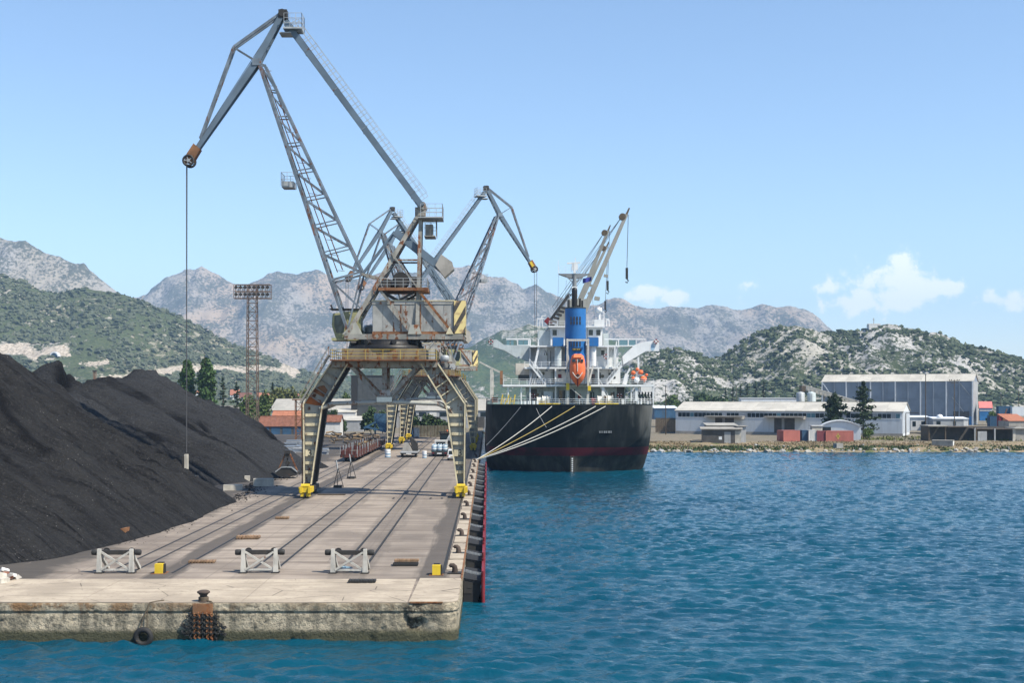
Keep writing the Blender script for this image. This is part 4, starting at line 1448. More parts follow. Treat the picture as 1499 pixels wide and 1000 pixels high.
# ------------------------------------------------------------------ the bulk carrier at the quay
t = NT('hull_paint')
o = t.coord('Position')
x, y, z = t.xyz(o)
mp = t.n.new('ShaderNodeMapping')
mp.inputs['Scale'].default_value = (0.5, 0.5, 0.06)
t.l.new(o, mp.inputs[0])
n1, n2, n3 = t.noise(mp.outputs[0], 1.0, 6, 0.6), t.noise(o, 0.35, 5, 0.6), t.noise(o, 2.0, 4)
top = t.mix(t.ramp(n1, 0.45, 0.75), (0.006, 0.009, 0.010), (0.022, 0.026, 0.026))
top = t.mix(t.ramp(n2, 0.54, 0.72, 0, 0.35), top, (0.05, 0.055, 0.053))
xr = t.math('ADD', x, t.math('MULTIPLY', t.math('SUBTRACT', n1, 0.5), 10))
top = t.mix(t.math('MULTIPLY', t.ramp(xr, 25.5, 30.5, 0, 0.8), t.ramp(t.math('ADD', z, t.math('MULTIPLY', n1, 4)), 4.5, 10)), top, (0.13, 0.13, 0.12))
red = t.mix(t.ramp(n2, 0.4, 0.65), (0.085, 0.011, 0.018), (0.035, 0.013, 0.015))
low = t.mix(t.ramp(n1, 0.4, 0.7), (0.022, 0.024, 0.022), (0.06, 0.058, 0.05))
zz = t.math('ADD', z, t.math('MULTIPLY', t.math('SUBTRACT', n3, 0.5), 0.12))
c = t.mix(t.ramp(zz, 2.3, 2.36), red, top)
c = t.mix(t.ramp(zz, 0.75, 0.81), low, c)
t.end(c, 0.65, 0, 0.15)

SX, SZ, SY0 = 15.35, 9.9, 226.0


def stern_y(f, z):
    """The stern is a blunt wedge in plan and overhangs towards the deck."""
    k = 0.30 + 0.70 * min(1, max(0, (z - 0.3) / 9.7))
    return 226.0 - 4.2 * (1 - abs(f) ** 1.25) * k


def build_ship():
    ship = thing('cargo_ship', 'black hulled bulk carrier with white superstructure and blue funnel, stern to the viewer', 'ship', (SX, SY0, -2.2))
    zs = [10.2, 9.0, 8.0, 6.0, 4.0, 2.5, 1.2, 0.0, -1.0, -2.2, -3.4]
    secs = [(226.0, [14.7, 14.6, 14.45, 13.9, 12.7, 10.9, 7.6, 3.4, 1.6, 0.9, 0.8]),
            (228.5, [15.3, 15.3, 15.2, 15.0, 14.6, 14.0, 13.0, 11.6, 10.0, 8.0, 6.5]),
            (232.0, [15.55, 15.5, 15.5, 15.4, 15.3, 15.1, 14.9, 14.5, 14.0, 13.2, 12.0]),
            (240.0, [15.6, 15.6, 15.6, 15.6, 15.55, 15.5, 15.4, 15.3, 15.2, 14.9, 14.0]),
            (254.0, [15.6] * 10 + [15.2]),
            (275.0, [15.6] * 11),
            (385.0, [15.6] * 11),
            (405.0, [12.5, 12.2, 11.8, 11.0, 10.2, 9.5, 9, 8.5, 8, 7.5, 7]),
            (418.0, [0.6] * 11)]
    ys, hb = np.array([s[0] for s in secs]), np.array([s[1] for s in secs])
    yy = np.concatenate([np.arange(226, 240, 0.7), np.arange(240, 276, 2.0), np.array([275, 300, 340, 385, 395, 405, 412, 418])])
    zd = np.array(sorted(set(np.concatenate([np.linspace(10.2, -3.4, 36)])), reverse=True))
    H = np.zeros((len(yy), len(zs)))
    for j in range(len(zs)):
        # smooth interpolation along the length
        for i, y in enumerate(yy):
            k = min(max(np.searchsorted(ys, y, 'right') - 1, 0), len(ys) - 2)
            u = (y - ys[k]) / (ys[k + 1] - ys[k])
            m0 = (hb[k + 1, j] - hb[max(k - 1, 0), j]) / max(ys[k + 1] - ys[max(k - 1, 0)], 1e-6) * (ys[k + 1] - ys[k]) * (0.6 if k else 1.3)
            kk = min(k + 2, len(ys) - 1)
            m1 = (hb[kk, j] - hb[k, j]) / (ys[kk] - ys[k]) * (ys[k + 1] - ys[k]) * 0.6
            H[i, j] = (2 * u ** 3 - 3 * u * u + 1) * hb[k, j] + (u ** 3 - 2 * u * u + u) * m0 + (3 * u * u - 2 * u ** 3) * hb[k + 1, j] + (u ** 3 - u * u) * m1
    HZ = np.array([[np.interp(-z, [-a for a in zs], H[i]) for z in zd] for i in range(len(yy))])
    m = MB()
    idx = {}
    vs = []
    for i, y in enumerate(yy):
        for s in (-1, 1):
            for j, z in enumerate(zd):
                sheer = 0.0 if y < 260 else 0
                rake = max(0.0, (z + 3.4) / 13.6) * 0.0
                idx[i, s, j] = len(vs)
                vs.append((SX + s * HZ[i, j], y + rake, z + sheer))
    fs = []
    nz = len(zd)
    for i in range(len(yy) - 1):
        for j in range(nz - 1):
            fs.append((idx[i, 1, j], idx[i, 1, j + 1], idx[i + 1, 1, j + 1], idx[i + 1, 1, j]))
            fs.append((idx[i, -1, j], idx[i + 1, -1, j], idx[i + 1, -1, j + 1], idx[i, -1, j + 1]))
    m.add(vs, fs, True)
    tr, tf = [], []
    for j in range(nz):
        w = HZ[0, j]
        for k in range(9):
            f = -1 + k / 4
            tr.append((SX + f * w, stern_y(f, zd[j]), zd[j]))
    for j in range(nz - 1):
        for k in range(8):
            a = j * 9 + k
            tf.append((a, a + 9, a + 10, a + 1))
    m.add(tr, tf, True)
    hull = m.build('hull', 'hull_paint', ship)
    n = len(yy)
    m = MB()
    top = [(SX + HZ[i, 1] - .05, yy[i], 9.75) for i in range(n)] + [(SX - HZ[i, 1] + .05, yy[i], 9.75) for i in range(n - 1, -1, -1)]
    m.add([(SX + HZ[i, 1] - .1, yy[i], 9.75) for i in range(n)] + [(SX - HZ[i, 1] + .1, yy[i], 9.75) for i in range(n)], [(i, i + 1, n + i + 1, n + i) for i in range(n - 1)])
    pts = [(SX + (-1 + k / 4) * (HZ[0, 1] - .1), stern_y(-1 + k / 4, 9.75) + .08, 9.75) for k in range(9)]
    m.add(pts, [tuple(range(9))])
    m.build('main_deck', 'ship_deck', ship)
    m = MB()
    for i in range(0, 30):
        for s in (-1, 1):
            m.beam((SX + s * HZ[i, 0], yy[i], 10.22), (SX + s * HZ[i + 1, 0], yy[i + 1], 10.22), 0.18, 0.1)
    for k in range(8):
        f0, f1 = -1 + k / 4, -1 + (k + 1) / 4
        m.beam((SX + f0 * HZ[0, 0], stern_y(f0, 10.2), 10.22), (SX + f1 * HZ[0, 0], stern_y(f1, 10.2), 10.22), 0.18, 0.1)
    m.build('gunwale', 'ship_dark', hull)
    # skeg and its draught marks
    MB().bb(SX + 0.05 - .35, SX + .45, 224.35, 226.4, -3.4, 0.8).build('rudder', 'hull_paint', hull)
    m = MB()
    for i in range(7):
        m.bb(SX - 0.05, SX + 0.2, 224.31, 224.34, -2.05 + i * 0.38, -1.86 + i * 0.38)
    m.build('draught_mark', 'white_plastic', hull)
    # faint name plate in welded outline across the stern
    m = MB()
    for i in range(6):
        f = (20.3 + i * .42 - SX) / 13.3
        y = stern_y(f, 5.2)
        m.bb(20.3 + i * 0.42, 20.3 + i * 0.42 + (.26, .2, .3, .22, .28, .2)[i], y - .25, y + .3, 5.0, 5.38)
    m.build('worn_marking', 'mast_grey', hull, kind='stuff')

    def pb(m, x0, x1, y0, y1, d0, d1):
        """Box whose near face fills a pixel rectangle of the photograph at depth d0."""
        a, b = P(x0, y1, d0), P(x1, y0, d0)
        return m.bb(a.x, b.x, d0, d1, a.z, b.z)

    def part(name, mat, rects, parent=None):
        m = MB()
        for r in rects:
            pb(m, *r)
        return m.build(name, mat, parent or ship)

    D = 233.0
    # ---- deckhouse tiers
    t1 = part('deckhouse', 'ship_grey', [(776, 915, 565.5, 596, D + 1.2, 256)])
    t2 = part('deckhouse', 'ship_white', [(786, 888, 540, 562, D + 2.6, 256)])
    part('deckhouse', 'ship_white', [(778, 908, 540, 562, D + 4.5, 256)])
    t3 = part('deckhouse', 'ship_white', [(790, 890, 508, 537.5, D + 5, 256)])
    part('deckhouse', 'ship_white', [(778, 905, 508, 537.5, D + 8.5, 256)])
    wh = part('wheelhouse', 'ship_white', [(806, 882, 479, 506, D + 9, 254)])
    part('signal_locker', 'ship_grey', [(788, 805.5, 484, 506, D + 10, D + 14)])
    part('signal_locker', 'ship_grey', [(883, 891, 488, 506, D + 10, D + 14)])
    for a, b in ((809, 815), (862, 868), (873, 879)):
        part('window', 'glass_dark', [(a, b, 483, 491, D + 8.93, D + 9)], wh)
    part('compass_deck', 'ship_white', [(803, 885, 477, 479, D + 8, 255)])
    # ---- decks (thin slabs with an edge)
    dk = [part('deck_slab', 'ship_white', [(736, 957.5, 563, 566.2, D - 1.8, 257)]),
          part('deck_slab', 'ship_white', [(768, 908, 537.5, 540, D - 0.7, 257)]),
          part('deck_slab', 'ship_white', [(776, 907, 506, 508, D + 2.2, 257)])]
    # doors, windows, fire boxes and openings on the aft face
    rng = random.Random(8)
    for x0, x1, y0, y1, d, mat, nm, par in (
            (806, 812, 544, 559, D + 2.54, 'ship_grey', 'door', t2), (869, 875, 544, 559, D + 2.54, 'ship_grey', 'door', t2),
            (817, 822, 548, 553.5, D + 2.5, 'red_paint', 'fire_box', t2), (866, 870.5, 548, 553.5, D + 2.5, 'red_paint', 'fire_box', t2),
            (777, 786, 570, 592, D + 1.1, 'wall_dark', 'doorway', t1), (818, 827, 572, 588, D + 1.14, 'glass_dark', 'doorway', t1),
            (797, 805, 574, 581, D + 1.1, 'red_paint', 'fire_box', t1), (846, 850, 577, 584.5, D + 1.1, 'red_paint', 'fire_box', t1), (864, 870, 574, 590, D + 1.12, 'ship_dark', 'doorway', t1),
            (834, 842, 570, 590, D + 1.15, 'ship_dark', 'doorway', t1), (903, 914, 567, 592, D + 1.1, 'wall_dark', 'doorway', t1),
            (796, 801, 513, 520, D + 4.94, 'glass_dark', 'window', t3), (880, 885, 513, 520, D + 4.94, 'glass_dark', 'window', t3),
            (806, 811, 522, 535, D + 4.94, 'ship_grey', 'door', t3), (872, 880, 509, 522, D + 4.95, 'ship_grey', 'door', t3),
            (815, 819, 513, 520, D + 4.94, 'glass_dark', 'window', t3)):
        part(nm, mat, [(x0, x1, y0, y1, d, d + 0.25)], par)
    for px, py in ((788, 553), (795, 547), (882, 551), (893, 548), (899, 553), (787, 578), (884, 575), (896, 577)):
        c = P(px, py, D + (2.55 if py < 565 else 1.15))
        MB().lathe([(0.32, 0), (0.32, 0.1)], (c.x, c.y - 0.05, c.z), 10, 'Y').build('porthole', 'glass_dark', t2 if py < 565 else t1)
    # ---- bridge wings on their sloping brackets
    def wing(poly, d, mat, par=None, th=0.5, nm='bridge_wing'):
        return MB().prism([P(a, b, d) for a, b in poly], (0, th, 0)).build(nm, mat, par or ship)
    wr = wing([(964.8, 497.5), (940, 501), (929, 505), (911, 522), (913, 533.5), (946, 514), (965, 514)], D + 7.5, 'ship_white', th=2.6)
    wl_ = wing([(727, 497), (738, 505), (776, 506), (776, 531), (768, 527), (755, 523), (738, 513), (722, 508), (722, 497.5)], D + 7.5, 'ship_grey', th=2.6)  # port wing given grey where its twin is white: shade painted in
    part('wing_deck', 'ship_white', [(722, 785, 505.5, 507.2, D + 7.6, D + 10.5)])
    part('wing_deck', 'ship_white', [(890, 962, 505.5, 507.2, D + 7.6, D + 10.5)])
    part('wing_screen', 'ship_white', [(741, 776, 495.6, 497.6, D + 7.7, D + 7.9), (885, 945, 495.8, 497.4, D + 7.7, D + 7.9), (757, 758.4, 497, 507, D + 7.7, D + 7.9), (773, 774.6, 497, 507, D + 7.7, D + 7.9), (757, 775, 505, 507.4, D + 7.6, D + 7.8),
                                           (905, 906.2, 497, 507, D + 7.7, D + 7.9), (919, 920.4, 497, 507, D + 7.7, D + 7.9), (931, 932, 497, 503, D + 7.7, D + 7.9)])
    for a, b in ((741.5, 746), (748, 752), (759, 765.6), (766.6, 773), (907, 918.6), (921, 930)):
        part('screen_pane', 'glass_blue', [(a, b, 498, 505.4, D + 7.75, D + 7.82)])
    # emblem painted on the wing: a drop shape
    c = P(955.5, 509, D + 7.46)
    m = MB()
    pts = [(0, 0.8), (0.28, 0.3), (0.4, -0.1), (0.3, -0.45), (0, -0.6), (-0.3, -0.45), (-0.4, -0.1), (-0.28, 0.3)]
    m.prism([(c.x + a, c.y, c.z + b) for a, b in pts], (0, 0.03, 0))
    m.build('emblem', 'emblem_blue', wr)
    # ---- funnel
    m = MB()
    c, b = P(842.5, 452, 235.5), P(842.5, 545, 235.5)
    ov = 1.15
    ring = [(2.0 * math.cos(a), 2.3 * math.sin(a)) for a in np.linspace(0, 2 * math.pi, 28, endpoint=False)]
    m.add([(c.x + p, c.y + q, z) for z in (b.z, c.z) for p, q in ring], [(i, (i + 1) % 28, 28 + (i + 1) % 28, 28 + i) for i in range(28)], True)
    m.add([(c.x + p, c.y + q, c.z) for p, q in ring], [tuple(range(28))])
    fu = m.build('funnel', 'ship_blue', ship)
    MB().add([(c.x + p * 1.03, c.y + q * 1.03, z) for z in (c.z - .02, c.z + .18) for p, q in ring], [(i, (i + 1) % 28, 28 + (i + 1) % 28, 28 + i) for i in range(28)] + [tuple(range(28, 56))]).build('funnel_rim', 'ship_dark', fu)
    for row, (y0, y1) in enumerate(((463.5, 475), (500, 507.5))):
        for px in (836.3, 840.6, 844.9, 849.2):
            a, bb_ = P(px - 1.05, y1, 233), P(px + 1.05, y0, 233)
            if row == 0:
                for (u0, u1) in ((0, .42), (.5, 1)):
                    z0, z1 = a.z + (bb_.z - a.z) * u0, a.z + (bb_.z - a.z) * u1
                    xm = (a.x + bb_.x) / 2 - c.x
                    yf = c.y - 2.3 * math.sqrt(max(0, 1 - (xm / 2.0) ** 2))
                    MB().bb(a.x, bb_.x, yf - 0.06, yf + .4, z0, z1).build('vent_slot', 'black_mark', fu)
            else:
                xm = (a.x + bb_.x) / 2 - c.x
                yf = c.y - 2.3 * math.sqrt(max(0, 1 - (xm / 2.0) ** 2))
                MB().bb(a.x, bb_.x, yf - 0.06, yf + .4, a.z, bb_.z).build('vent_slot', 'black_mark', fu)
    q = P(844, 511.5, 233)
    MB().bb(q.x - .85, q.x + .85, 233.05, 233.5, q.z - .28, q.z + .28).build('funnel_plate', 'black_mark', fu)
    m = MB()
    for i, w in enumerate((.1, .16, .1, .2, .12, .16)):
        m.bb(q.x - .7 + i * .24, q.x - .7 + i * .24 + w, 233.02, 233.06, q.z - .1, q.z + .1)
    m.build('plate_marking', 'rail_yellow', fu)
    # exhaust pipes
    for px, y0, r in ((841, 426, .55), (832.8, 439, .17), (849, 437, .19), (852.3, 440, .19), (845.5, 447, .3)):
        a, b2 = P(px, 453, 235.8), P(px, y0, 235.8)
        m = MB().tube((a.x, a.y, a.z - .3), b2, r, 10)
        if r > .4:
            m.lathe([(r, 0), (r * .92, .35), (r * .6, .6), (.05, .7)], b2, 10)
        m.build('exhaust_pipe', 'black_grease', fu)
    # blue-topped ventilators either side
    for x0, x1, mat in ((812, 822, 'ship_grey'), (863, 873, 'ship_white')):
        a, b2 = P(x0, 536, 234.2), P(x1, 507, 234.2)
        xm, rr = (a.x + b2.x) / 2, (b2.x - a.x) / 2
        v_ = MB().lathe([(rr, a.z), (rr, b2.z + .2)], (xm, 234.5, 0), 16).build('ventilator', mat, ship)
        z0 = P(0, 507, 234.2).z
        MB().bb(xm - rr * 1.55, xm + rr * 1.55, 233.4, 236, z0, z0 + 1.65).build('ventilator_cap', 'ship_blue', v_)
        MB().lathe([(rr * 1.05, a.z + 1.2), (rr * 1.05, a.z + 1.35)], (xm, 234.5, 0), 16).build('band', 'ship_white', v_)
    # ---- free-fall lifeboat launching frame
    m = MB()
    dF = 229.0
    for x in (830.5, 861):
        m.beam(P(x, 497, dF), P(x, 563, dF), 0.36)
        m.beam(P(x, 497, dF), P(x, 497, dF + 4), 0.3)
        m.beam(P(x, 563, dF), P(x + (1 if x < 840 else -1), 594, dF), 0.42)
    m.beam(P(829, 498, dF), P(862.5, 498, dF), 0.34, 0.38)
    m.beam(P(832, 520, dF + .3), P(836, 566, dF + .3), .2).beam(P(860, 520, dF + .3), P(855, 566, dF + .3), .2)
    m.beam(P(833, 566, dF + .2), P(864, 592, dF + .2), .16).beam(P(862, 560, dF), P(868, 537, dF + 2), .2)
    fr = m.build('launching_frame', 'post_white', ship)
    part('hydraulic_ram', 'yellow_paint', [(829, 833.5, 561, 571, dF - .5, dF - .1)], fr)
    part('hydraulic_ram', 'yellow_paint', [(860.5, 865, 565, 572, dF - .5, dF - .1)], fr)
    part('frame_foot', 'ship_dark', [(828, 866, 562, 563.5, dF, dF + 3)], fr)
    # ---- posts, stairs, railings
    m = MB()
    for px, y0, y1 in ((813.3, 540, 595), (882.5, 566, 594), (924, 566, 594), (931.5, 566, 594), (956, 566, 594), (744, 566, 596), (776, 566, 595), (763, 566, 596), (876, 540, 563), (890, 508, 537), (900, 508, 537)):
        m.beam(P(px, y0, D - 1.2), P(px, y1, D - 1.2), .24 if px not in (882.5, 931.5) else .5)
    m.beam(P(776, 497, D + 6), P(776, 540, D + 6), .25).beam(P(788, 497, D + 6), P(788, 537, D + 6), .2)
    m.build('deck_post', 'ship_white', ship)
    def stair(a, b, d, w=1.0):
        m = MB()
        p, q = P(*a, d), P(*b, d)
        for o in (0, w):
            off = Vector((0, o, 0))
            m.beam(p + off, q + off, .12, .3).beam(p + off + Vector((0, 0, 1)), q + off + Vector((0, 0, 1)), .07)
            for i in range(5):
                c = p.lerp(q, i / 4) + off
                m.beam(c, c + Vector((0, 0, 1)), .06)
        n = int((q - p).length / .35)
        for i in range(1, n):
            c = p.lerp(q, i / n)
            m.bb(c.x - .13, c.x + .13, c.y, c.y + w, c.z - .02, c.z + .03)
        return m.build('stair', 'ship_white', ship)
    stair((775, 533), (799, 563), D - .9)
    stair((782, 537), (794, 556), D + .1)
    stair((910, 536), (889, 563), D - .9)
    stair((878, 563), (893, 592), D - 1.3)
    stair((903, 507), (899, 537), D + 2.5)
    stair((789, 508), (783, 537), D + 2.5)
    # slatted stair sides seen as light diagonals
    m = MB()
    for i in range(7):
        m.beam(P(775 + i * 3.2, 563, D - .5), P(779 + i * 3.4, 545 + (i * 1.6), D - .5), .1)
    m.build('slatted_guard', 'ship_white', ship)
    m = MB()
    for i in range(6):
        m.beam(P(785 + i * 2.6, 521, D + 3), P(791 + i * 2.0, 508, D + 3), .12)
    m.build('slatted_guard', 'ship_white', ship)
    m = MB()
    def prail(x0, x1, y, d, h=1.0):
        a, b = P(x0, y, d), P(x1, y, d)
        m.rail([a, b], h, 3, .04, 1.5)
    prail(737, 829, 563, D - 1.4)
    prail(864, 957, 563, D - 1.4)
    prail(768, 829, 537.5, D - .4)
    prail(864, 907, 537.5, D - .4)
    m.build('railing', 'ship_white', ship)
    m = MB()
    prail(804, 884, 477, D + 8.2)
    m.build('railing', 'ship_white', ship)
    m = MB()
    prail(735, 776, 497, D + 10)
    m.build('railing', 'ship_white', ship)
    m = MB()
    for i in range(0, 20, 2):
        for s in (-1, 1):
            a, b = (SX + s * HZ[i, 0], yy[i], 10.2), (SX + s * HZ[i + 2, 0], yy[i + 2], 10.2)
            m.rail([a, b], 1.05, 3, .04, 1.4)
    a0 = (SX - HZ[0, 0], 226, 10.2)
    for k in range(8):
        f0, f1 = -1 + k / 4, -1 + (k + 1) / 4
        m.rail([(SX + f0 * HZ[0, 0], stern_y(f0, 10.2), 10.2), (SX + f1 * HZ[0, 0], stern_y(f1, 10.2), 10.2)], 1.05, 3, .04, 1.2)
    m.build('railing', 'ship_white', ship)
    # mooring deck gear: winches, reels, fairleads, bitts
    for x0, x1, mat in ((785, 821, 'yellow_paint'), (871, 906, 'yellow_paint')):
        part('winch_bed', mat, [(x0, x1, 590.5, 593, 228.5, 230.2)])
    for px, py, r, w, mat in ((879, 585, .62, 1.0, 'rope_white'), (886.5, 585, .62, .5, 'timber_dark'), (892, 585, .68, 1.1, 'rope_white'), (869, 587, .5, .6, 'red_paint'), (790, 586, .55, .9, 'rope_white'), (797.5, 585, .6, .8, 'rope_white'), (802, 584, .4, .8, 'galvanised')):
        c = P(px, py, 229.5)
        wn_ = MB().lathe([(r * 1.25, -w / 2 - .08), (r * 1.25, -w / 2), (r, -w / 2), (r, w / 2), (r * 1.25, w / 2), (r * 1.25, w / 2 + .08)], c, 14, 'X').bb(c.x - .3, c.x + .3, c.y - .4, c.y + .4, 9.75, c.z).build('mooring_reel', mat, ship)
    for px in (765, 771, 778, 784, 826, 846, 853, 913, 920, 928, 936, 950):
        c = P(px, 593, 228.2)
        MB().tube((c.x - .28, c.y, 9.75), (c.x - .28, c.y, 10.8), .2, 8).tube((c.x + .28, c.y, 9.75), (c.x + .28, c.y, 10.8), .2, 8).build('bitt', 'ship_white' if px < 800 or px > 935 else 'ship_dark', ship)
    for mat, r in (('wall_white', (910, 914, 585, 592, 228, 228.8)), ('wall_white', (938, 954, 566.5, 573, D - 1.8, D - .5)), ('ship_grey', (796, 809, 573, 590, D - .8, D - .05)), ('ship_grey', (770, 775.5, 567, 580, D + 1, D + 3))):
        part('locker', mat, [r])
    part('deck_box', 'concrete_light', [(755, 775, 532, 549, D + 3, D + 6)])
    part('deck_box', 'ship_dark', [(759, 775, 549, 557, D + 3.2, D + 6)])
    # hanging gear under the starboard platform
    m = MB()
    for i in range(5):
        m.beam(P(936 + i * 4.4, 574, D - 1), P(937 + i * 4.4, 590, D - 1), .25, .3)
        m.beam(P(934 + i * 4.4, 578, D - .8), P(938.5 + i * 4.4, 583, D - .8), .2)
    m.build('pipe_cluster', 'ship_dark', ship)
    m = MB()
    for i in range(7):
        m.beam(P(733 + i * 3.2, 592 - (i % 2) * 3, D - 2), P(736 + i * 3.0, 578 + (i % 3) * 4, D - 2), .22)
    for i in range(4):
        m.beam(P(723.5 + i * 3, 623 - i * 9, 235 - i), P(726 + i * 3, 617 - i * 9, 235 - i), .25)
    m.build('gangway_rail', 'yellow_paint', ship)
    m = MB()
    m.beam(P(731.8, 545, D), P(719, 538.8, D), .4, .35).beam(P(719, 538.8, D), P(702, 530, D), .36, .3).beam(P(719.5, 541, D), P(719.5, 596, D), .55, .5).beam(P(722, 545, D), P(722, 590, D), .16)
    m.build('provision_davit', 'post_white', ship)
    part('davit_winch', 'rusty_steel', [(720, 729, 582, 589, D - .6, D + .6)])
    part('davit_post', 'rusty_steel', [(732, 736, 543, 563, D, D + 1)])
    # rescue boat davit, liferaft canisters and dome on the starboard platform
    m = MB()
    for px, py, r in ((927, 546, .42), (938, 545, .45), (927, 554, .36), (942, 555, .6), (946.5, 549, .28), (933, 541, .32)):
        c = P(px, py, D + .6)
        m.lathe([(r * .3, -r), (r * .8, -r * .7), (r, 0), (r * .8, r * .7), (r * .3, r)], c, 12, 'X')
    m.build('liferaft_canister', 'orange_paint', ship)
    c = P(932, 556.5, D - .3)
    MB().lathe([(.05, -.55), (.4, -.4), (.55, 0), (.4, .4), (.05, .55)], c, 14).build('white_float', 'white_plastic', ship)
    m = MB().beam(P(934.5, 523, D + 1), P(934.5, 563, D + 1), .34).beam(P(918, 548, D + 1), P(914, 563, D + 1), .4, .8).beam(P(922, 540, D + 1), P(914, 554, D + 1), .3)
    m.build('davit', 'ship_white', ship)
    part('davit_base', 'ship_dark', [(926, 942, 557, 563, D, D + 2)])
    # ---- radar mast
    dM = 243.0
    m = MB()
    m.tube(P(841, 478, dM), P(841, 404, dM), .62, 10, .4)
    m.prism([P(818, 400.5, dM), P(863.5, 400.5, dM), P(848, 407, dM), P(836, 407, dM)], (0, 2.2, 0))
    m.beam(P(829, 404.5, dM), P(838, 413, dM), .18).beam(P(854, 404.5, dM), P(844, 413, dM), .18)
    ms = m.build('radar_mast', 'mast_grey', ship)
    m = MB()
    m.beam(P(841, 400, dM), P(841, 384, dM), .45).beam(P(830, 385.5, dM), P(849.5, 384.6, dM), .35, .3).beam(P(837, 391, dM), P(846, 391, dM), .3, 1.2).beam(P(842.2, 384, dM), P(842.2, 377, dM), .12)
    m.build('radar_scanner', 'ship_white', ms)
    m = MB()
    m.rail([P(818.5, 400.5, dM), P(863, 400.5, dM)], 1.4, 3, .026, 1.2)
    m.beam(P(817.3, 381, dM), P(817.3, 400.5, dM), .08)
    m.build('mast_railing', 'ship_white', ms)
    m = MB()
    m.beam(P(836, 432, dM), P(846, 432, dM), .3).beam(P(833, 430, dM), P(835, 440, dM), .12).bb(P(837, 0, dM).x, P(845, 0, dM).x, dM - .6, dM, P(0, 428, dM).z, P(0, 420, dM).z)
    m.build('mast_light', 'ship_white', ms)
    for a, b in (((818, 402), (815, 478)), ((863, 402), (872, 478)), ((836, 430), (801, 478)), ((829, 410), (826, 477))):
        MB().tube(P(*a, dM), P(*b, dM), .03, 4).build('stay', 'wire', ms)
    c = P(877, 454, D + 12)
    m = MB().lathe([(.05, -.55), (.5, -.45), (.62, 0), (.5, .4), (.05, .6)], c, 14).tube((c.x, c.y, c.z - 4), c, .18, 8)
    m.build('satellite_dome', 'white_plastic', ship)
    m = MB()
    rng = random.Random(5)
    for px in (786, 790, 794, 874, 879, 884, 888, 892):
        a = P(px, 478, D + 10)
        b = P(px + rng.uniform(-1, 1), rng.uniform(456, 470), D + 10)
        m.beam(a, b, .18).beam(b, b + Vector((rng.uniform(-.9, .9), 0, 0)), .2)
    m.build('aerial_post', 'ship_white', ship, kind='stuff')
    MB().bb(P(870, 0, D + 9).x, P(884, 0, D + 9).x, D + 9, D + 11, P(0, 478, D + 9).z, P(0, 468, D + 9).z).build('battery_box', 'ship_white', ship)
    # ---- deck cranes on the ship's centreline
    for (bx, by, tx, ty, d, ph, bk) in ((852, 462, 917, 314, 268, (917.6, 407), None), (836, 470, 890, 338, 312, (889.5, 424), 1), (834, 474, 888, 361, 352, (886, 452), None)):
        a, b = P(bx, by, d), P(tx, ty, d)
        ped = MB().lathe([(1.7, 9.7), (1.6, a.z - 2.5), (2.0, a.z - 2.0), (2.0, a.z - 1.0)], (a.x - 1, d, 0), 16).bb(a.x - 3.2, a.x + .8, d - 1.8, d + 1.8, a.z - 1.2, a.z + 3.5).build('deck_crane', 'jib_grey', ship)
        MB().beam(a, b, 1.25, 1.35, w2=.7, h2=.8, up=(0, 1, 0)).build('crane_jib', 'jib_grey', ped)
        e = b + (b - a).normalized() * 1.6
        MB().beam(b - (b - a).normalized() * 1.2, e, .5, .6, w2=.25, h2=.3).lathe([(.75, -.5), (.75, .5)], b + Vector((-.9, 0, -.5)), 14, 'Y').build('jib_head', 'timber_dark', ped)
        m = MB().beam(a.lerp(b, .42) + Vector((.7, 0, -.5)), a.lerp(b, .42) + Vector((1.6, 0, -.7)), .6).beam(a.lerp(b, .2) + Vector((.8, 0, -.6)), a.lerp(b, .2) + Vector((1.9, 0, -.8)), .8)
        m.build('jib_bracket', 'jib_grey', ped)
        m = MB()
        for k in (-1.8, -.9, 0):
            m.tube(Vector((a.x - 3.0 + k, d, a.z + 3.5)), b + Vector((-.9, 0, -.3)), .06, 4)
        m.build('topping_wire', 'wire', ped)
        hk = P(*ph, d)
        m = MB().tube(Vector((b.x + .4, d, b.z)), hk + Vector((0, 0, 1.6)), .07, 5)
        m.build('hook_wire', 'wire', ped)
        m = MB().beam(hk + Vector((0, 0, 2.2)), hk + Vector((0, 0, -.2)), .5, .6).path([hk + Vector((.0, 0, -.2)), hk + Vector((.35, 0, -.6)), hk + Vector((.1, 0, -1.05)), hk + Vector((-.3, 0, -.85))], .14, 6)
        m.build('hook_block', 'black_mark', ped)
    # dark belt boom resting on the port side forward of the bridge
    m = MB()
    a, b = P(802, 474, 262), P(834, 430, 262)
    m.beam(a, b, .5, .6)
    for i in range(6):
        c = a.lerp(b, i / 9)
        m.beam(c, c + Vector((1.4, 0, -.4)), 1.1, .5)
    bb_ = m.build('cargo_boom', 'dark_steel', ship)
    MB().beam(P(800, 474, 262), P(806, 468, 262), .9, 1.6).build('boom_light', 'red_paint', bb_)
    MB().bb(P(808, 0, 262).x, P(826, 0, 262).x, 262, 268, 9.75, P(0, 478, 262).z).build('crane_house', 'jib_grey', ship)
    # clutter on the aft faces: pipes, ladders, lamps, cable trays
    rng = random.Random(77)
    for i in range(26):
        tier = rng.choice(((541, 562, D + 2.45), (509, 537, D + 4.85), (567, 592, D + 1.05)))
        px = rng.choice((rng.uniform(790, 826), rng.uniform(864, 902)))
        w = rng.uniform(.08, .2)
        a, b = P(px, tier[1], tier[2]), P(px, tier[0] + rng.uniform(0, 9), tier[2])
        MB().beam(a, b, w).build('pipe', rng.choice(['ship_grey', 'mast_grey', 'ship_white', 'ship_dark']), ship)
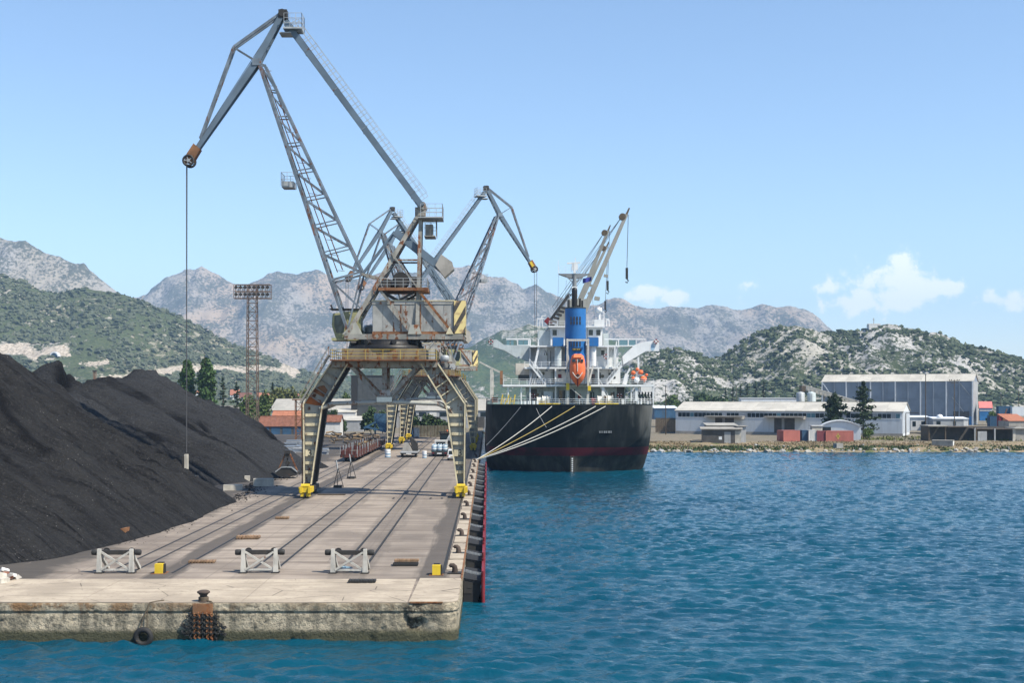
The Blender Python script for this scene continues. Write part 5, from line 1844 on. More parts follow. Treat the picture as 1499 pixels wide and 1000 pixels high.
    for px, y0, y1, d in ((825, 509, 537, D + 4.8), (893, 541, 562, D + 4.3), (792, 567, 592, D + 1.0), (858, 480, 505, D + 8.9)):
        m = MB()
        ladder(m, P(px, y1, d), P(px, y0, d), (1, 0, 0), .6, .4, .06)
        m.build('wall_ladder', 'mast_grey', ship)
    for px, py, d in ((800, 542.5, D - .2), (820, 542.5, D - .2), (872, 542.5, D - .2), (896, 542.5, D - .2), (790, 568, D - 1.2), (830, 568, D - 1.2), (900, 568, D - 1.2)):
        c = P(px, py, d)
        MB().lathe([(.1, .25), (.22, .1), (.26, -.15)], c, 8).build('deck_lamp', 'mast_grey', ship)
    return ship, HZ, yy


SHIP, HZ, YY = build_ship()
# flag flying from the mast halyard
m = MB()
d = 243
cols = 9
for i in range(cols):
    k0, k1 = i / cols, (i + 1) / cols
    def fp(k, s):
        c = P(866 - 13 * k, 405 + 3 * k + s * (6 + 1 * k), d + .35 * math.sin(k * 7))
        return c
    m.add([fp(k0, 0), fp(k1, 0), fp(k1, 1), fp(k0, 1)], [(0, 1, 2, 3)], True)
    m.add([fp(k0, 0) + Vector((0, .03, 0)), fp(k1, 0) + Vector((0, .03, 0)), fp(k1, 1) + Vector((0, .03, 0)), fp(k0, 1) + Vector((0, .03, 0))], [(3, 2, 1, 0)], True)
tag(m.build('flag', 'flag_blue'), 'small dark blue flag fluttering beside the radar mast', 'flag')

# free-fall lifeboat
lb = thing('lifeboat', 'orange enclosed lifeboat hanging bow down in its white frame on the stern', 'lifeboat', P(845.5, 545, 228.6))
prof = [(519, 5.5, .45), (521, 8.5, .7), (528, 10.6, 1.25), (538, 11.4, 1.5), (548, 11.3, 1.5), (554, 9.6, 1.3), (559, 6.4, .9), (563.5, 2.4, .45), (566, .4, .1)]
m = MB()
rings = []
for py, hw, dep in prof:
    c = P(845.5, py, 228.6)
    w = hw * 228.6 / FPX
    rings.append([(c.x + w * math.copysign(abs(math.cos(a)) ** .7, math.cos(a)), c.y + dep * math.copysign(abs(math.sin(a)) ** .8, math.sin(a)), c.z) for a in np.linspace(0, 2 * math.pi, 20, endpoint=False)])
m.add([p for r in rings for p in r], [(i * 20 + k, i * 20 + (k + 1) % 20, (i + 1) * 20 + (k + 1) % 20, (i + 1) * 20 + k) for i in range(len(rings) - 1) for k in range(20)], True)
m.add(rings[0], [tuple(range(20))])
m.build('hull', 'orange_paint', lb)
m = MB()
a, b = P(840, 523.5, 227.4), P(851.5, 519, 227.4)
m.prism([P(839.5, 523.5, 227.3), P(852, 523.5, 227.3), P(851, 518.3, 227.8), P(840.5, 518.3, 227.8)], (0, 1.6, 0))
wh = m.build('wheelhouse', 'orange_paint', lb)
for x0, x1 in ((837.5, 843), (845, 849), (850.5, 854)):
    MB().prism([P(x0, 530, 227.15), P(x1, 530, 227.15), P(x1, 526, 227.25), P(x0, 526, 227.25)], (0, .3, 0)).build('window', 'glass_dark', lb)
m = MB().path([P(838, 545, 227.0), P(842, 551, 226.95), P(846, 554, 226.9), P(849, 551, 226.95), P(853, 545, 227.0)], .08)
m.beam(P(845.5, 526, 227.1), P(845.5, 544, 227.0), .1)
m.build('grab_line', 'rope_white', lb)
MB().prism([P(841.5, 551, 226.95), P(846, 547, 226.8), P(850, 551.5, 226.95), P(846, 550.5, 226.85)], (0, .2, 0)).build('tow_hook', 'black_mark', lb)
MB().beam(P(845.5, 552, 227.05), P(845.6, 566, 228.2), .22).build('keel_strip', 'red_paint', lb)

for px, py, d, lab in ((718.5, 500.5, 240.2, 'red lifebuoy on the end of the shaded bridge wing'), (960.5, 500, 240.2, 'red and white lifebuoy at the tip of the sunlit bridge wing'), (887, 522, 234.7, 'red lifebuoy on the upper rail beside the ventilator'), (780.5, 580, 232.6, 'dark red lifebuoy on the grey deckhouse near the gangway'),
                       (907, 579.5, 232.6, 'dark red lifebuoy on the deckhouse by the rope reels')):
    c = P(px, py, d)
    t_ = thing('lifebuoy', lab, 'lifebuoy', c, 'lifebuoys on the ship')
    MB().ring(c, .37, .12, 'Y', 18).build('ring', 'red_paint', t_)
    for a in range(4):
        q = a * math.pi / 2 + .78
        MB().box((c.x + .37 * math.cos(q), c.y, c.z + .37 * math.sin(q)), (.17, .27, .17)).build('band', 'white_plastic', t_)

# mooring ropes from the stern fairleads to the last bollard before the ship
BOL = Vector((-2.1, 217.0, 0.45))
def sag(a, b, s, n=14):
    return [a.lerp(b, i / n) + Vector((0, 0, -s * 4 * (i / n) * (1 - i / n))) for i in range(n + 1)]
for i, (px, s, mat, lab) in enumerate(((808, .5, 'rope_white', 'white mooring rope leaving the stern nearest the gangway'), (841.5, .35, 'rope_yellow', 'yellowish mooring rope below the lifeboat'),
                                       (872, .55, 'rope_white', 'white mooring rope, upper one of the close pair from the rope reels'), (886.5, .75, 'rope_white', 'white mooring rope, lower one of the close pair from the rope reels'))):
    f_ = ((px - VX) * 222.5 / FPX - SX) / 14.0
    a = P(px, 595, stern_y(f_, 9.8) - .35)
    m = MB().path(sag(a, BOL + Vector((0.05 * i, 0.1 * i, 0)), s), .075 if mat == 'rope_white' else .06, 5)
    tag(m.build('mooring_rope', mat), lab, 'mooring rope', 'mooring ropes from the ship to the quay')
for i, (a, b, lab) in enumerate((((762, 596), (712, 652), 'thin dark rope slanting across the shaded side of the hull'), ((785, 598), (800, 626), 'short loose line hanging over the stern'))):
    m = MB().path(sag(P(*a, 223.0), P(*b, 221.8), .2), .035, 4)
    tag(m.build('hanging_line', 'galvanised'), lab, 'rope')
# ------------------------------------------------------------------ trees
def leaf_cloud(rng, n, inside, size, flatz=1.0):
    """n small leaf sprays (bent quads) through a crown volume; inside() returns random points in the crown."""
    pts = inside(n)
    co = np.zeros((n, 4, 3))
    d = rng.normal(0, 1, (n, 3))
    d[:, 2] *= flatz
    d /= np.linalg.norm(d, axis=1)[:, None] + 1e-9
    e = np.cross(d, rng.normal(0, 1, (n, 3)))
    e /= np.linalg.norm(e, axis=1)[:, None] + 1e-9
    s = (size * (0.55 + 0.9 * rng.rand(n)))[:, None]
    co[:, 0] = pts - d * s
    co[:, 1] = pts - e * s * 0.6
    co[:, 2] = pts + d * s
    co[:, 3] = pts + e * s * 0.6
    q = np.arange(n * 4).reshape(n, 4)
    return co.reshape(-1, 3), q


def make_tree(name, label, group, base, kind, h, w, seed, mat, cat='tree', n=900):
    rng = np.random.RandomState(seed)
    rr = random.Random(seed)
    t = thing(name, label, cat, base, group, world=False)
    m = MB()
    lean = Vector((rr.uniform(-.03, .03) * h, rr.uniform(-.03, .03) * h, 0))
    th = h * (0.93 if kind in ('conifer', 'cedar') else 0.7 if kind == 'poplar' else 0.5)
    tr = max(0.12, h * 0.018)
    m.path([(0, 0, -.3), lean * .4 + Vector((0, 0, th * .5)), lean + Vector((0, 0, th))], [tr, tr * .7, tr * .25], 7)
    limbs = []
    nl = {'conifer': 16, 'cedar': 20, 'poplar': 10, 'round': 8, 'bush': 6}[kind]
    for i in range(nl):
        a = i * 2.4 + rr.random()
        k = (i + .5) / nl
        if kind in ('conifer', 'cedar'):
            z = h * (.12 + .8 * k)
            L = w * .5 * (1 - k) ** (.8 if kind == 'conifer' else .62) * rr.uniform(.75, 1.15) + .15
            e = Vector((math.cos(a) * L, math.sin(a) * L, z + (-.12 * L if kind == 'conifer' else .10 * L)))
        else:
            z = h * (.25 + .35 * k)
            L = w * .42 * rr.uniform(.6, 1)
            e = Vector((math.cos(a) * L, math.sin(a) * L, z + h * .22 * rr.uniform(.6, 1.4) * (2 if kind == 'poplar' else 1)))
        s = lean * (z / h) + Vector((0, 0, z))
        m.tube(s, e, tr * .35, 5, tr * .1, cap=False)
        limbs.append((s, e))
    m.build('trunk', 'bark', t, local=True)

    def inside(k):
        if kind in ('conifer', 'cedar'):
            z = rng.rand(k) ** (1.25)
            i = rng.randint(0, nl, k)
            ls = np.array([l[0][:] for l in limbs])[i]
            le = np.array([l[1][:] for l in limbs])[i]
            u = (rng.rand(k) ** .6)[:, None]
            p = ls + (le - ls) * u
            sp = .05 * w if kind == 'conifer' else .055 * w
            p = p + rng.normal(0, 1, (k, 3)) * np.array([sp * 1.3, sp * 1.3, sp * .55])
            top = rng.rand(k) < .08
            zz = h * (.82 + .2 * rng.rand(k))
            p[top] = np.stack([rng.normal(0, .03 * w, k), rng.normal(0, .03 * w, k), zz], 1)[top]
            return p
        if kind == 'poplar':
            z = .05 + .95 * rng.rand(k)
            lob = 1 + .22 * np.sin(z * 31 + seed) * np.sin(z * 17)
            a = rng.rand(k) * 6.283
            lump = 1 + .18 * np.sin(a * 3 + z * 23) + .14 * np.sin(a * 5 - z * 41)
            rr_ = w * .5 * np.sin(np.pi * np.clip(z * .86 + .10, 0, 1)) ** .6 * lob * lump * rng.rand(k) ** .38
            return np.stack([rr_ * np.cos(a), rr_ * np.sin(a), z * h], 1)
        cl = []
        nc = 20 if kind != 'poplar' else 26
        for j in range(nc):
            a = rng.rand() * 6.283
            if kind == 'poplar0':
                z = .1 + .86 * rng.rand()
                r = w * .5 * (math.sin(math.pi * min(1, z * .93 + .06)) ** .55) * .7 * rng.rand() ** .5
                cl.append((r * math.cos(a), r * math.sin(a), z * h, w * .24, h * .06))
            else:
                v = rng.normal(0, 1, 3)
                v /= np.linalg.norm(v)
                v[2] = abs(v[2]) * (1 if kind == 'round' else .9) - (.25 if kind == 'round' else .0)
                c0 = .48 if kind == 'round' else .25
                q = .36 * (.5 + .5 * rng.rand())
                cl.append((v[0] * w * q, v[1] * w * q, h * (c0 + (1 - c0) * .8 * v[2] + (-.15 * rng.rand() if kind == 'round' else 0)), w * .2, h * .14))
        cl = np.array(cl)
        i = rng.randint(0, nc, k)
        v = rng.normal(0, 1, (k, 3))
        v /= np.linalg.norm(v, axis=1)[:, None]
        v *= (rng.rand(k) ** .4)[:, None]
        c = cl[i]
        return c[:, :3] + v * np.stack([c[:, 3], c[:, 3], c[:, 4] * 1.25], 1)
    size = {'conifer': .035, 'cedar': .04, 'poplar': .06, 'round': .05, 'bush': .055}[kind] * max(w, h * .4) * 1.5 * (900 / n) ** .33
    co, q = leaf_cloud(rng, n, inside, size, .55 if kind in ('conifer', 'cedar') else 1)
    rawmesh('crown', co, q, mat, smooth=False, parent=t)
    return t


def tree_px(name, label, group, px, ytop, ybase, wpx, d, kind, seed, mat, cat='tree', n=900, z=0.0):
    b = P(px, 578, d)
    top = P(px, ytop, d).z
    return make_tree(name, label, group, (b.x, d, z), kind, top - z, wpx * d / FPX, seed, mat, cat, n)


# left bank trees beyond the coal
G = 'trees beyond the coal heaps'
tree_px('poplar_tree', 'tall columnar green poplar just behind the hanging crane ropes', G, 274, 528, 0, 23, 400, 'poplar', 1, 'leaf_poplar', n=3600)
tree_px('poplar_tree', 'taller of the two columnar poplars, between the ropes and the lattice mast', G, 302, 525, 0, 27, 396, 'poplar', 2, 'leaf_poplar', n=3800)
for i, (px, yt, w, d, lab) in enumerate(((219, 549, 17, 460, 'small dark conifer over the shoulder of the middle coal heap'), (242, 553, 19, 455, 'dark conifer left of the poplars above the coal'),
                                         (326, 554, 20, 430, 'dark conifer close to the right side of the taller poplar'), (346, 560, 24, 425, 'dark bushy conifer between the poplar and the lattice mast'),
                                         (399, 561, 14, 520, 'slim dark conifer top behind the light green trees'))):
    tree_px('conifer_tree', lab, G, px, yt, 0, w, d, 'conifer', 20 + i, 'leaf_conifer', n=1500)
for i, (px, yt, w, d, mat, lab) in enumerate(((364, 566, 34, 400, 'leaf_green', 'light green leafy tree around the foot of the lattice mast'), (388, 560, 34, 420, 'leaf_green', 'bright green leafy tree right of the lattice mast'),
                                              (404, 558, 40, 492, 'leaf_olive', 'olive tree behind the mast, above the grey roof'), (426, 562, 44, 494, 'leaf_olive', 'wide olive green tree behind the stair of the big crane'),
                                              (446, 565, 32, 496, 'leaf_olive', 'olive tree seen just outside the left crane leg'), (507, 566, 20, 500, 'leaf_green', 'green tree beside the dark tower block'))):
    tree_px('leafy_tree', lab, G, px, yt, 0, w, d, 'round', 40 + i, mat, n=1800)
G = 'trees and bushes at the end of the quay'
for i, (px, yt, w, d, kind, mat, lab) in enumerate(((543, 592, 34, 372, 'round', 'leaf_dark', 'large dark leafy tree behind the log pile, right of the white shed'), (487, 593, 22, 385, 'round', 'leaf_dark', 'dark round tree inside the left crane leg'),
                                                    (503, 612, 17, 368, 'round', 'leaf_dark', 'small dark tree at the corner of the white shed'), (560, 596, 22, 378, 'round', 'leaf_dark', 'dark tree half hidden by the far crane legs'))):
    tree_px('leafy_tree', lab, G, px, yt, 0, w, d, kind, 60 + i, mat, n=1000)
for i, (px, yt, w, lab) in enumerate(((608, 606, 26, 'rounded green bush left end of the thicket over the board fence'), (626, 603, 30, 'tallest green bush in the middle of the thicket over the board fence'), (646, 607, 28, 'green bush in the thicket behind the dark loader'), (664, 612, 26, 'low green bush at the thicket edge by the numbered crane leg'))):
    tree_px('bush', lab, G, px, yt, 0, w, 352, 'bush', 70 + i, 'leaf_dark', 'bush', 1100)
# right bank
G = 'trees among the far sheds'
tree_px('cedar_tree', 'dark spreading cedar left of the taller one, before the long warehouse', G, 1222, 577, 0, 52, 344, 'cedar', 81, 'leaf_conifer', n=2000)
tree_px('cedar_tree', 'tallest dark cedar beside the curved grey hut', G, 1264, 560, 0, 42, 340, 'cedar', 82, 'leaf_conifer', n=2200)
tree_px('bush', 'bright green round bush at the foot of the tallest cedar', G, 1270, 625, 0, 18, 336, 'bush', 83, 'leaf_green', 'bush', 700)
tree_px('bush', 'yellow green bush beside the red roofed blue shed', G, 1453, 601, 0, 20, 470, 'bush', 84, 'leaf_green', 'bush', 700)
for i, (px, yt, w, d) in enumerate(((1073, 566, 12, 700), (1084, 565, 12, 705), (1094, 564, 13, 710), (1106, 560, 14, 715), (1118, 559, 14, 720), (1062, 569, 10, 700))):
    tree_px('conifer_tree', 'dark cypress in the row at the foot of the rocky hill', 'cypress row at the foot of the rocky hill', px, yt, 0, w, d, 'conifer', 90 + i, 'leaf_conifer', n=420)
for i, (px, yt, w, d, lab) in enumerate(((985, 575, 34, 620, 'pale green tree behind the ship, left of the warehouse'), (1030, 572, 44, 640, 'wide green tree above the left end of the warehouse roof'), (1055, 574, 36, 650, 'green tree left of the cypress row'), (1005, 580, 30, 600, 'low green tree just above the warehouse ridge'))):
    tree_px('leafy_tree', lab, G, px, yt, 0, w, d, 'round', 100 + i, 'leaf_dark' if i else 'leaf_green', n=700)

# ------------------------------------------------------------------ buildings
def frame_at(c, yaw):
    """Matrix of a building's own axes: x along its front, y away from the viewer, z up."""
    return Matrix.Translation(Vector(c)) @ Matrix.Rotation(yaw, 4, 'Z')


class LB(MB):
    """Mesh builder in a building's own axes (its Empty carries place and rotation)."""


def building(name, label, cat, c, yaw, group=None):
    t = thing(name, label, cat, c, group, world=False)
    t.rotation_euler.z = yaw
    return t


def lb(m, name, mat, parent):
    return m.build(name, mat, parent, local=True)


def gable(t, L, W, he, hr, wall, roof, over=.35, th=.14, sheets=True, ribs=0):
    """Gabled building: front along x from 0..L at y=0, depth W."""
    m = MB()
    m.prism([(0, 0, -1), (0, W, -1), (0, W, he), (0, W / 2, hr), (0, 0, he)], (L, 0, 0))
    w = lb(m, 'wall', wall, t)
    n = max(1, ribs)
    for s in (0, 1):
        e = Vector((0, -over if s == 0 else W + over, he - over * (hr - he) / (W / 2)))
        r = Vector((0, W / 2, hr))
        for i in range(n):
            a, b = -over + (L + 2 * over) * i / n, -over + (L + 2 * over) * (i + 1) / n - (.04 if n > 1 else 0)
            up = Vector((0, 0, th))
            lift = Vector((0, 0, .012 * (i % 2)))
            m = MB()
            m.add([Vector((a, e.y, e.z)) + lift, Vector((b, e.y, e.z)) + lift, Vector((b, r.y, r.z)) + lift, Vector((a, r.y, r.z)) + lift, Vector((a, e.y, e.z)) + up + lift, Vector((b, e.y, e.z)) + up + lift, Vector((b, r.y, r.z)) + up + lift, Vector((a, r.y, r.z)) + up + lift],
                  [(0, 3, 2, 1), (4, 5, 6, 7), (0, 1, 5, 4), (1, 2, 6, 5), (2, 3, 7, 6), (3, 0, 4, 7)])
            lb(m, 'roof' if n == 1 else 'roof_sheet', roof, t)
    m = MB().beam((-over, W / 2, hr + th), (L + over, W / 2, hr + th), .5, .12)
    lb(m, 'ridge_cap', roof, t)
    return w


# long pale warehouse on the far shore
th_ = R(-24)
t = building('warehouse', 'long pale corrugated warehouse with a low cream roof behind the shoreline sheds', 'warehouse', (59.6, 390, 0), th_)
w = gable(t, 68.5, 22, 7.0, 9.6, 'wall_sheet', 'roof_sheet', ribs=14)
m = MB()
for i in range(228):
    m.bb(.1 + i * .3, .22 + i * .3, -.05, 0, .55, 4.6)
lb(m, 'sheet_rib', 'wall_sheet', w)
m = MB()
for i in range(70):
    m.bb(68.5, 68.56, .2 + i * .31, .32 + i * .31, .5, 7.0)
lb(m, 'sheet_rib', 'wall_sheet', w)
lb(MB().bb(-.1, 68.6, -.12, 0, -.5, .5), 'plinth', 'concrete_grey', w)
lb(MB().bb(-.2, 68.7, -.3, -.02, 6.72, 7.0), 'gutter', 'wall_grey', w)
rng = random.Random(4)
me = None
for i in range(52):
    x = .8 + i * 1.29
    mat = rng.choice(['glass_dark', 'glass_dark', 'glass_dark', 'glass_dark', 'wall_grey', 'glass_blue'])
    lb(MB().bb(x + .05, x + 1.2, -.09, -.02, 5.0, 6.35), 'window', mat, w)
lb(MB().bb(.3, 68.2, -.14, -.0, 4.82, 4.98).bb(.3, 68.2, -.14, -.0, 6.37, 6.5), 'window_sill', 'wall_sheet', w)
for x0, x1 in ((11.2, 21.4), (29.5, 40.0)):
    lb(MB().bb(x0 - 1, x1 + .6, -4.0, .0, 5.1, 5.4).bb(x1 + .0, x1 + .5, -4.0, -.2, 4.5, 5.1), 'canopy', 'concrete_grey', w)
    lb(MB().bb(x0 + 1.5, x1 - 2.8, -.12, .0, .2, 5.0), 'door', 'wall_dark', w)  # door colour darkened to deepen the shade under the canopy
    lb(MB().bb(x0 + 3.8, x0 + 4.6, -.18, -.0, .2, 5.0), 'door_post', 'wall_grey', w)

# tall blue-grey shed
t = building('storage_shed', 'tall blue grey steel storage shed with white columns and cream roof', 'shed', (P(1203.5, 0, 530).x, 530, 0), R(-29))
w = gable(t, 61.0, 14, 17.6, 20.6, 'shed_blue', 'roof_sheet', ribs=12, over=.4)
for i in range(12):
    a = .2 + i * 5.07
    lb(MB().bb(a, a + 4.8, -.06, 0, 3.2, 10.2), 'wall_panel', 'shed_blue', w)
    lb(MB().bb(a, a + 4.8, -.12, 0, 10.4, 17.3), 'wall_panel', 'shed_blue', w)
for i in range(0, 13):
    a = .1 + i * 5.06
    lb(MB().bb(a - .22, a + .22, -.55, 0, -.5, 17.5), 'column', 'wall_sheet' if i % 2 == 0 else 'shed_blue', t)
lb(MB().beam((.3, -.3, 17), (5.5, -.3, 9.6), .35), 'brace', 'wall_sheet', t)
lb(MB().beam((55.8, -.3, 17), (60.8, -.3, 10.6), .25).beam((57.5, -.3, 5), (53, -.3, 11), .25), 'brace', 'wall_grey', t)
lb(MB().bb(-.2, 61.1, -.25, 0, -.5, 3.1), 'base_wall', 'bright_blue', t)
for i in range(9):
    lb(MB().bb(61.0, 61.12, .2 + i * 1.53, 1.65 + i * 1.53, .2, 17.4), 'wall_panel', 'wall_grey', w)
lb(MB().bb(53.5, 59.5, -.3, 0, -.4, 5.2), 'doorway', 'wall_dark', w)

# conveyor bridge and its two tanks
t = thing('conveyor', 'inclined cream conveyor bridge coming down from the tall shed to the tanks', 'conveyor', P(1212, 578, 470))
m = MB().beam(P(1174, 566.5, 470), P(1262, 593, 462), 2.0, 2.0)
b = m.build('conveyor_gallery', 'concrete_light', t)
for i in range(14):
    q = P(1174, 567, 470).lerp(P(1262, 594, 462), (i + .5) / 14)
    MB().bb(q.x - .75, q.x + .6, q.y - 1.12, q.y - 1.0, q.z - .7, q.z + .35).build('side_panel', 'roof_dull', b)
for px, y in ((1184, 571), (1206, 577), (1232, 586)):
    MB().beam(P(px, y, 468), (P(px, y, 468).x, 468, 0), .5).beam(P(px + 3, y, 468), (P(px, y, 468).x - 2.2, 468, 0), .35).build('support', 'wall_grey', t)
MB().bb(P(1172, 0, 470).x, P(1181, 0, 470).x, 468.5, 472, P(0, 574, 470).z, P(0, 565, 470).z).build('transfer_house', 'timber_dark', t)
for px, w_, mat, lab in ((1172, 12, 'galvanised', 'grey cylindrical tank under the conveyor head'), (1188, 12, 'ship_grey', 'pale blue cylindrical tank right of the grey tank')):
    c = P(px, 578, 460)
    r = w_ / 2 * 460 / FPX
    tt = thing('storage_tank', lab, 'tank', (c.x, 460, 0), 'tanks by the conveyor')
    top = P(0, 576, 460).z
    MB().lathe([(r, -.3), (r, top), (r * .9, top + .25), (.1, top + .7)], (c.x, 460, 0), 20).build('shell', mat, tt)
    m = MB()
    for k in range(4):
        m.lathe([(r * 1.03, top * k / 4), (r * 1.03, top * k / 4 + .15)], (c.x, 460, 0), 20)
    m.build('hoop', mat, tt)
    m = MB()
    ladder(m, (c.x - r * .3, 460 - r * 1.05, 0), (c.x - r * .3, 460 - r * 1.05, top), (1, 0, 0), .5, .5)
    m.build('ladder', 'wall_grey', tt)


def pxbox(px0, px1, py0, py1, d, depth, name, label, cat, wall, roof=None, yaw=0.0, slope=0.0, zbase=None, over=.25, group=None, roof_th=.16):
    """Small flat or lean-to roofed building whose front fills a pixel rectangle at depth d. Returns thing, width, height."""
    a = P(px0, py1, d)
    b = P(px1, py0, d)
    z0 = a.z if zbase is None else zbase
    t = building(name, label, cat, (a.x, d, z0), yaw, group)
    L, hh = (b.x - a.x) / max(.3, math.cos(yaw)), b.z - z0
    m = MB().prism([(0, 0, -.6), (L, 0, -.6), (L, depth, -.6), (0, depth, -.6)], (0, 0, hh + .6))
    w = lb(m, 'wall', wall, t)
    if roof:
        m = MB().add([(-over, -over, hh), (L + over, -over, hh), (L + over, depth + over, hh + slope), (-over, depth + over, hh + slope)] + [(-over, -over, hh + roof_th), (L + over, -over, hh + roof_th), (L + over, depth + over, hh + slope + roof_th), (-over, depth + over, hh + slope + roof_th)],
                     [(0, 3, 2, 1), (4, 5, 6, 7), (0, 1, 5, 4), (1, 2, 6, 5), (2, 3, 7, 6), (3, 0, 4, 7)])
        lb(m, 'roof', roof, t)
    return t, w, L, hh


ZR = -.55
# dark block shed at the water's edge
t, w, L, h = pxbox(1028, 1083, 629, 650, 318, 6, 'block_shed', 'low dark block shed with a flat concrete roof near the waterline rocks', 'shed', 'wall_dark', 'concrete_grey', R(-8), .3, over=.5, roof_th=.25)
lb(MB().bb(L - 1.5, L + .02, -.06, 0, 0, h - .3), 'door', 'concrete_light', t)
lb(MB().bb(4.2, 5.0, -.05, 0, 1.1, 1.9), 'window', 'wall_sheet', t)
lb(MB().bb(L - 4.2, L - 2.6, -.05, 0, .2, h - .6), 'shutter', 'wall_grey', t)
t, w, L, h = pxbox(1080, 1092, 624.5, 648, 320, 3, 'block_shed', 'narrow tall grey shed with a white corner, joined to the dark block shed', 'shed', 'wall_grey', 'concrete_grey', 0, 0, over=.4)
lb(MB().bb(.2, .7, -.05, 0, 0, h - .2), 'door', 'concrete_light', t)
t, w, L, h = pxbox(1036, 1078, 623.5, 632, 326, 5, 'block_shed', 'brown roofed lean-to behind the dark block shed', 'shed', 'concrete_grey', 'roof_dull', 0, .5, over=.4, zbase=-.3)


def container(px0, px1, pym, py0, py1, d, label, mat, yaw, L, W_=2.45, group='containers on the far shore', split=None):
    a = P(px0, py1, d)
    hh = P(0, py0, d).z - a.z
    t = building('shipping_container', label, 'container', (a.x, d, a.z + .35), yaw, group)
    w = lb(MB().bb(0, L, 0, W_, 0, hh), 'body', mat, t)
    n = int(L / .35)
    m = MB()
    for i in range(n):
        m.bb(.1 + i * .35, .27 + i * .35, -.04, 0, .15, hh - .15)
    lb(m, 'corrugation', mat, w)
    m = MB()
    for i in range(6):
        m.bb(-.04, 0, .15 + i * .38, .33 + i * .38, .15, hh - .15)
    lb(m, 'corrugation', mat, w)
    for x in (.06, L - .06):
        lb(MB().bb(x - .08, x + .08, -.06, .1, 0, hh + .02), 'corner_post', mat, t)
    lb(MB().bb(-.02, L + .02, -.06, .05, hh - .12, hh + .03), 'top_rail', mat, t)
    return t, hh, L


t, hh, L = container(1147, 1174, 0, 632.5, 649, 322, 'faded red container nearest the water, left of the blue door', 'container_red', R(12), 4.6, 4)
t, hh, L = container(1209, 1250, 0, 633, 649.5, 322, 'long faded red container with a yellow painted emblem', 'container_red', 0, 7.2)
lb(MB().bb(3.0, 3.35, -.08, -.05, .8, 2.3).bb(2.6, 3.75, -.08, -.052, 1.4, 1.7).box((3.17, -.066, 1.55), (.7, .02, .7), Matrix.Rotation(.785, 3, 'Y')), 'emblem', 'rail_yellow', t)
container(1196, 1208.6, 0, 633, 649, 322.3, 'dark maroon container between the white one and the emblem one', 'container_maroon', 0, 2.2)
container(1184, 1195.6, 0, 632, 648, 322.6, 'white container right of the blue door', 'wall_white', 0, 2.0)
container(1174.5, 1183.6, 0, 632, 648, 323.5, 'blue container end standing between red and white containers', 'container_blue', 0, 1.6)
container(1462, 1481, 0, 596, 610.5, 470, 'dark blue container in the stack by the orange post', 'container_blue', 0, 5.0)
container(1482, 1503, 0, 597, 610.5, 468, 'pale grey container at the right edge of the yard', 'wall_sheet', 0, 5.6)
container(1449.5, 1460.5, 0, 611, 630, 400, 'upright dark blue container behind the open sheds', 'container_blue', 0, 2.4)

# curved grey hut
a = P(1200, 649, 333)
t = building('arched_hut', 'grey corrugated hut with a curved roof behind the red container', 'hut', (a.x, 333, a.z), R(-14))
Lh, hh = 10.6, P(0, 616, 333).z - a.z
prof = [(0, 0), (0, hh * .72)] + [(Lh * k, hh * .72 + hh * .28 * math.sin(math.pi * k) ** .8) for k in np.linspace(.06, .94, 11)] + [(Lh, hh * .72), (Lh, 0)]
w = lb(MB().prism([(x, 0, z) for x, z in prof], (0, 9, 0)), 'wall', 'wall_sheet', t)
m = MB()
for (x0, z0), (x1, z1) in zip(prof[1:-1], prof[2:-1]):
    m.beam((x0, 4.3, z0 + .06), (x1, 4.3, z1 + .06), 9.6, .1, up=(0, 0, 1))
lb(m, 'roof', 'wall_sheet', t)
m = MB()
for i in range(30):
    m.bb(.15 + i * .35, .29 + i * .35, -.05, 0, .2, hh * .72)
lb(m, 'sheet_rib', 'wall_sheet', w)
lb(MB().bb(.5, 2.9, -.09, 0, hh * .45, hh * .72), 'window', 'glass_dark', w)
pxbox(1189, 1204, 624, 634, 330, 2, 'site_cabin', 'small cream site cabin with a dark window above the white container', 'cabin', 'concrete_light', 'wall_white', 0, 0)

# white and grey yard houses
t, w, L, h = pxbox(1333, 1358, 611.5, 628, 395, 8, 'yard_house', 'small white flat roofed house between the warehouse gable and the pole', 'house', 'wall_white', 'wall_sheet', R(-12), .4)
for x0, x1 in ((.6, 1.6), (3.3, 4.6)):
    lb(MB().bb(x0, x1, -.05, 0, .8, 2.4), 'window', 'glass_dark', w)
t, w, L, h = pxbox(1366, 1414, 613.5, 627, 385, 9, 'yard_house', 'low grey house with pale roof edge and a white tank on top', 'house', 'wall_grey', 'wall_sheet', R(-10), .4)
for x0, x1 in ((1.0, 2.2), (6.0, 6.8)):
    lb(MB().bb(x0, x1, -.05, 0, .9, 2.2), 'window', 'glass_dark', w)
lb(MB().bb(L - 1.4, L + .03, -.06, 0, 0, h), 'door', 'wall_white', w)
lb(MB().lathe([(.9, 0), (.95, .3), (.7, .8), (.1, 1.0)], (2.5, 3, h + .4), 14), 'tank', 'white_plastic', t)
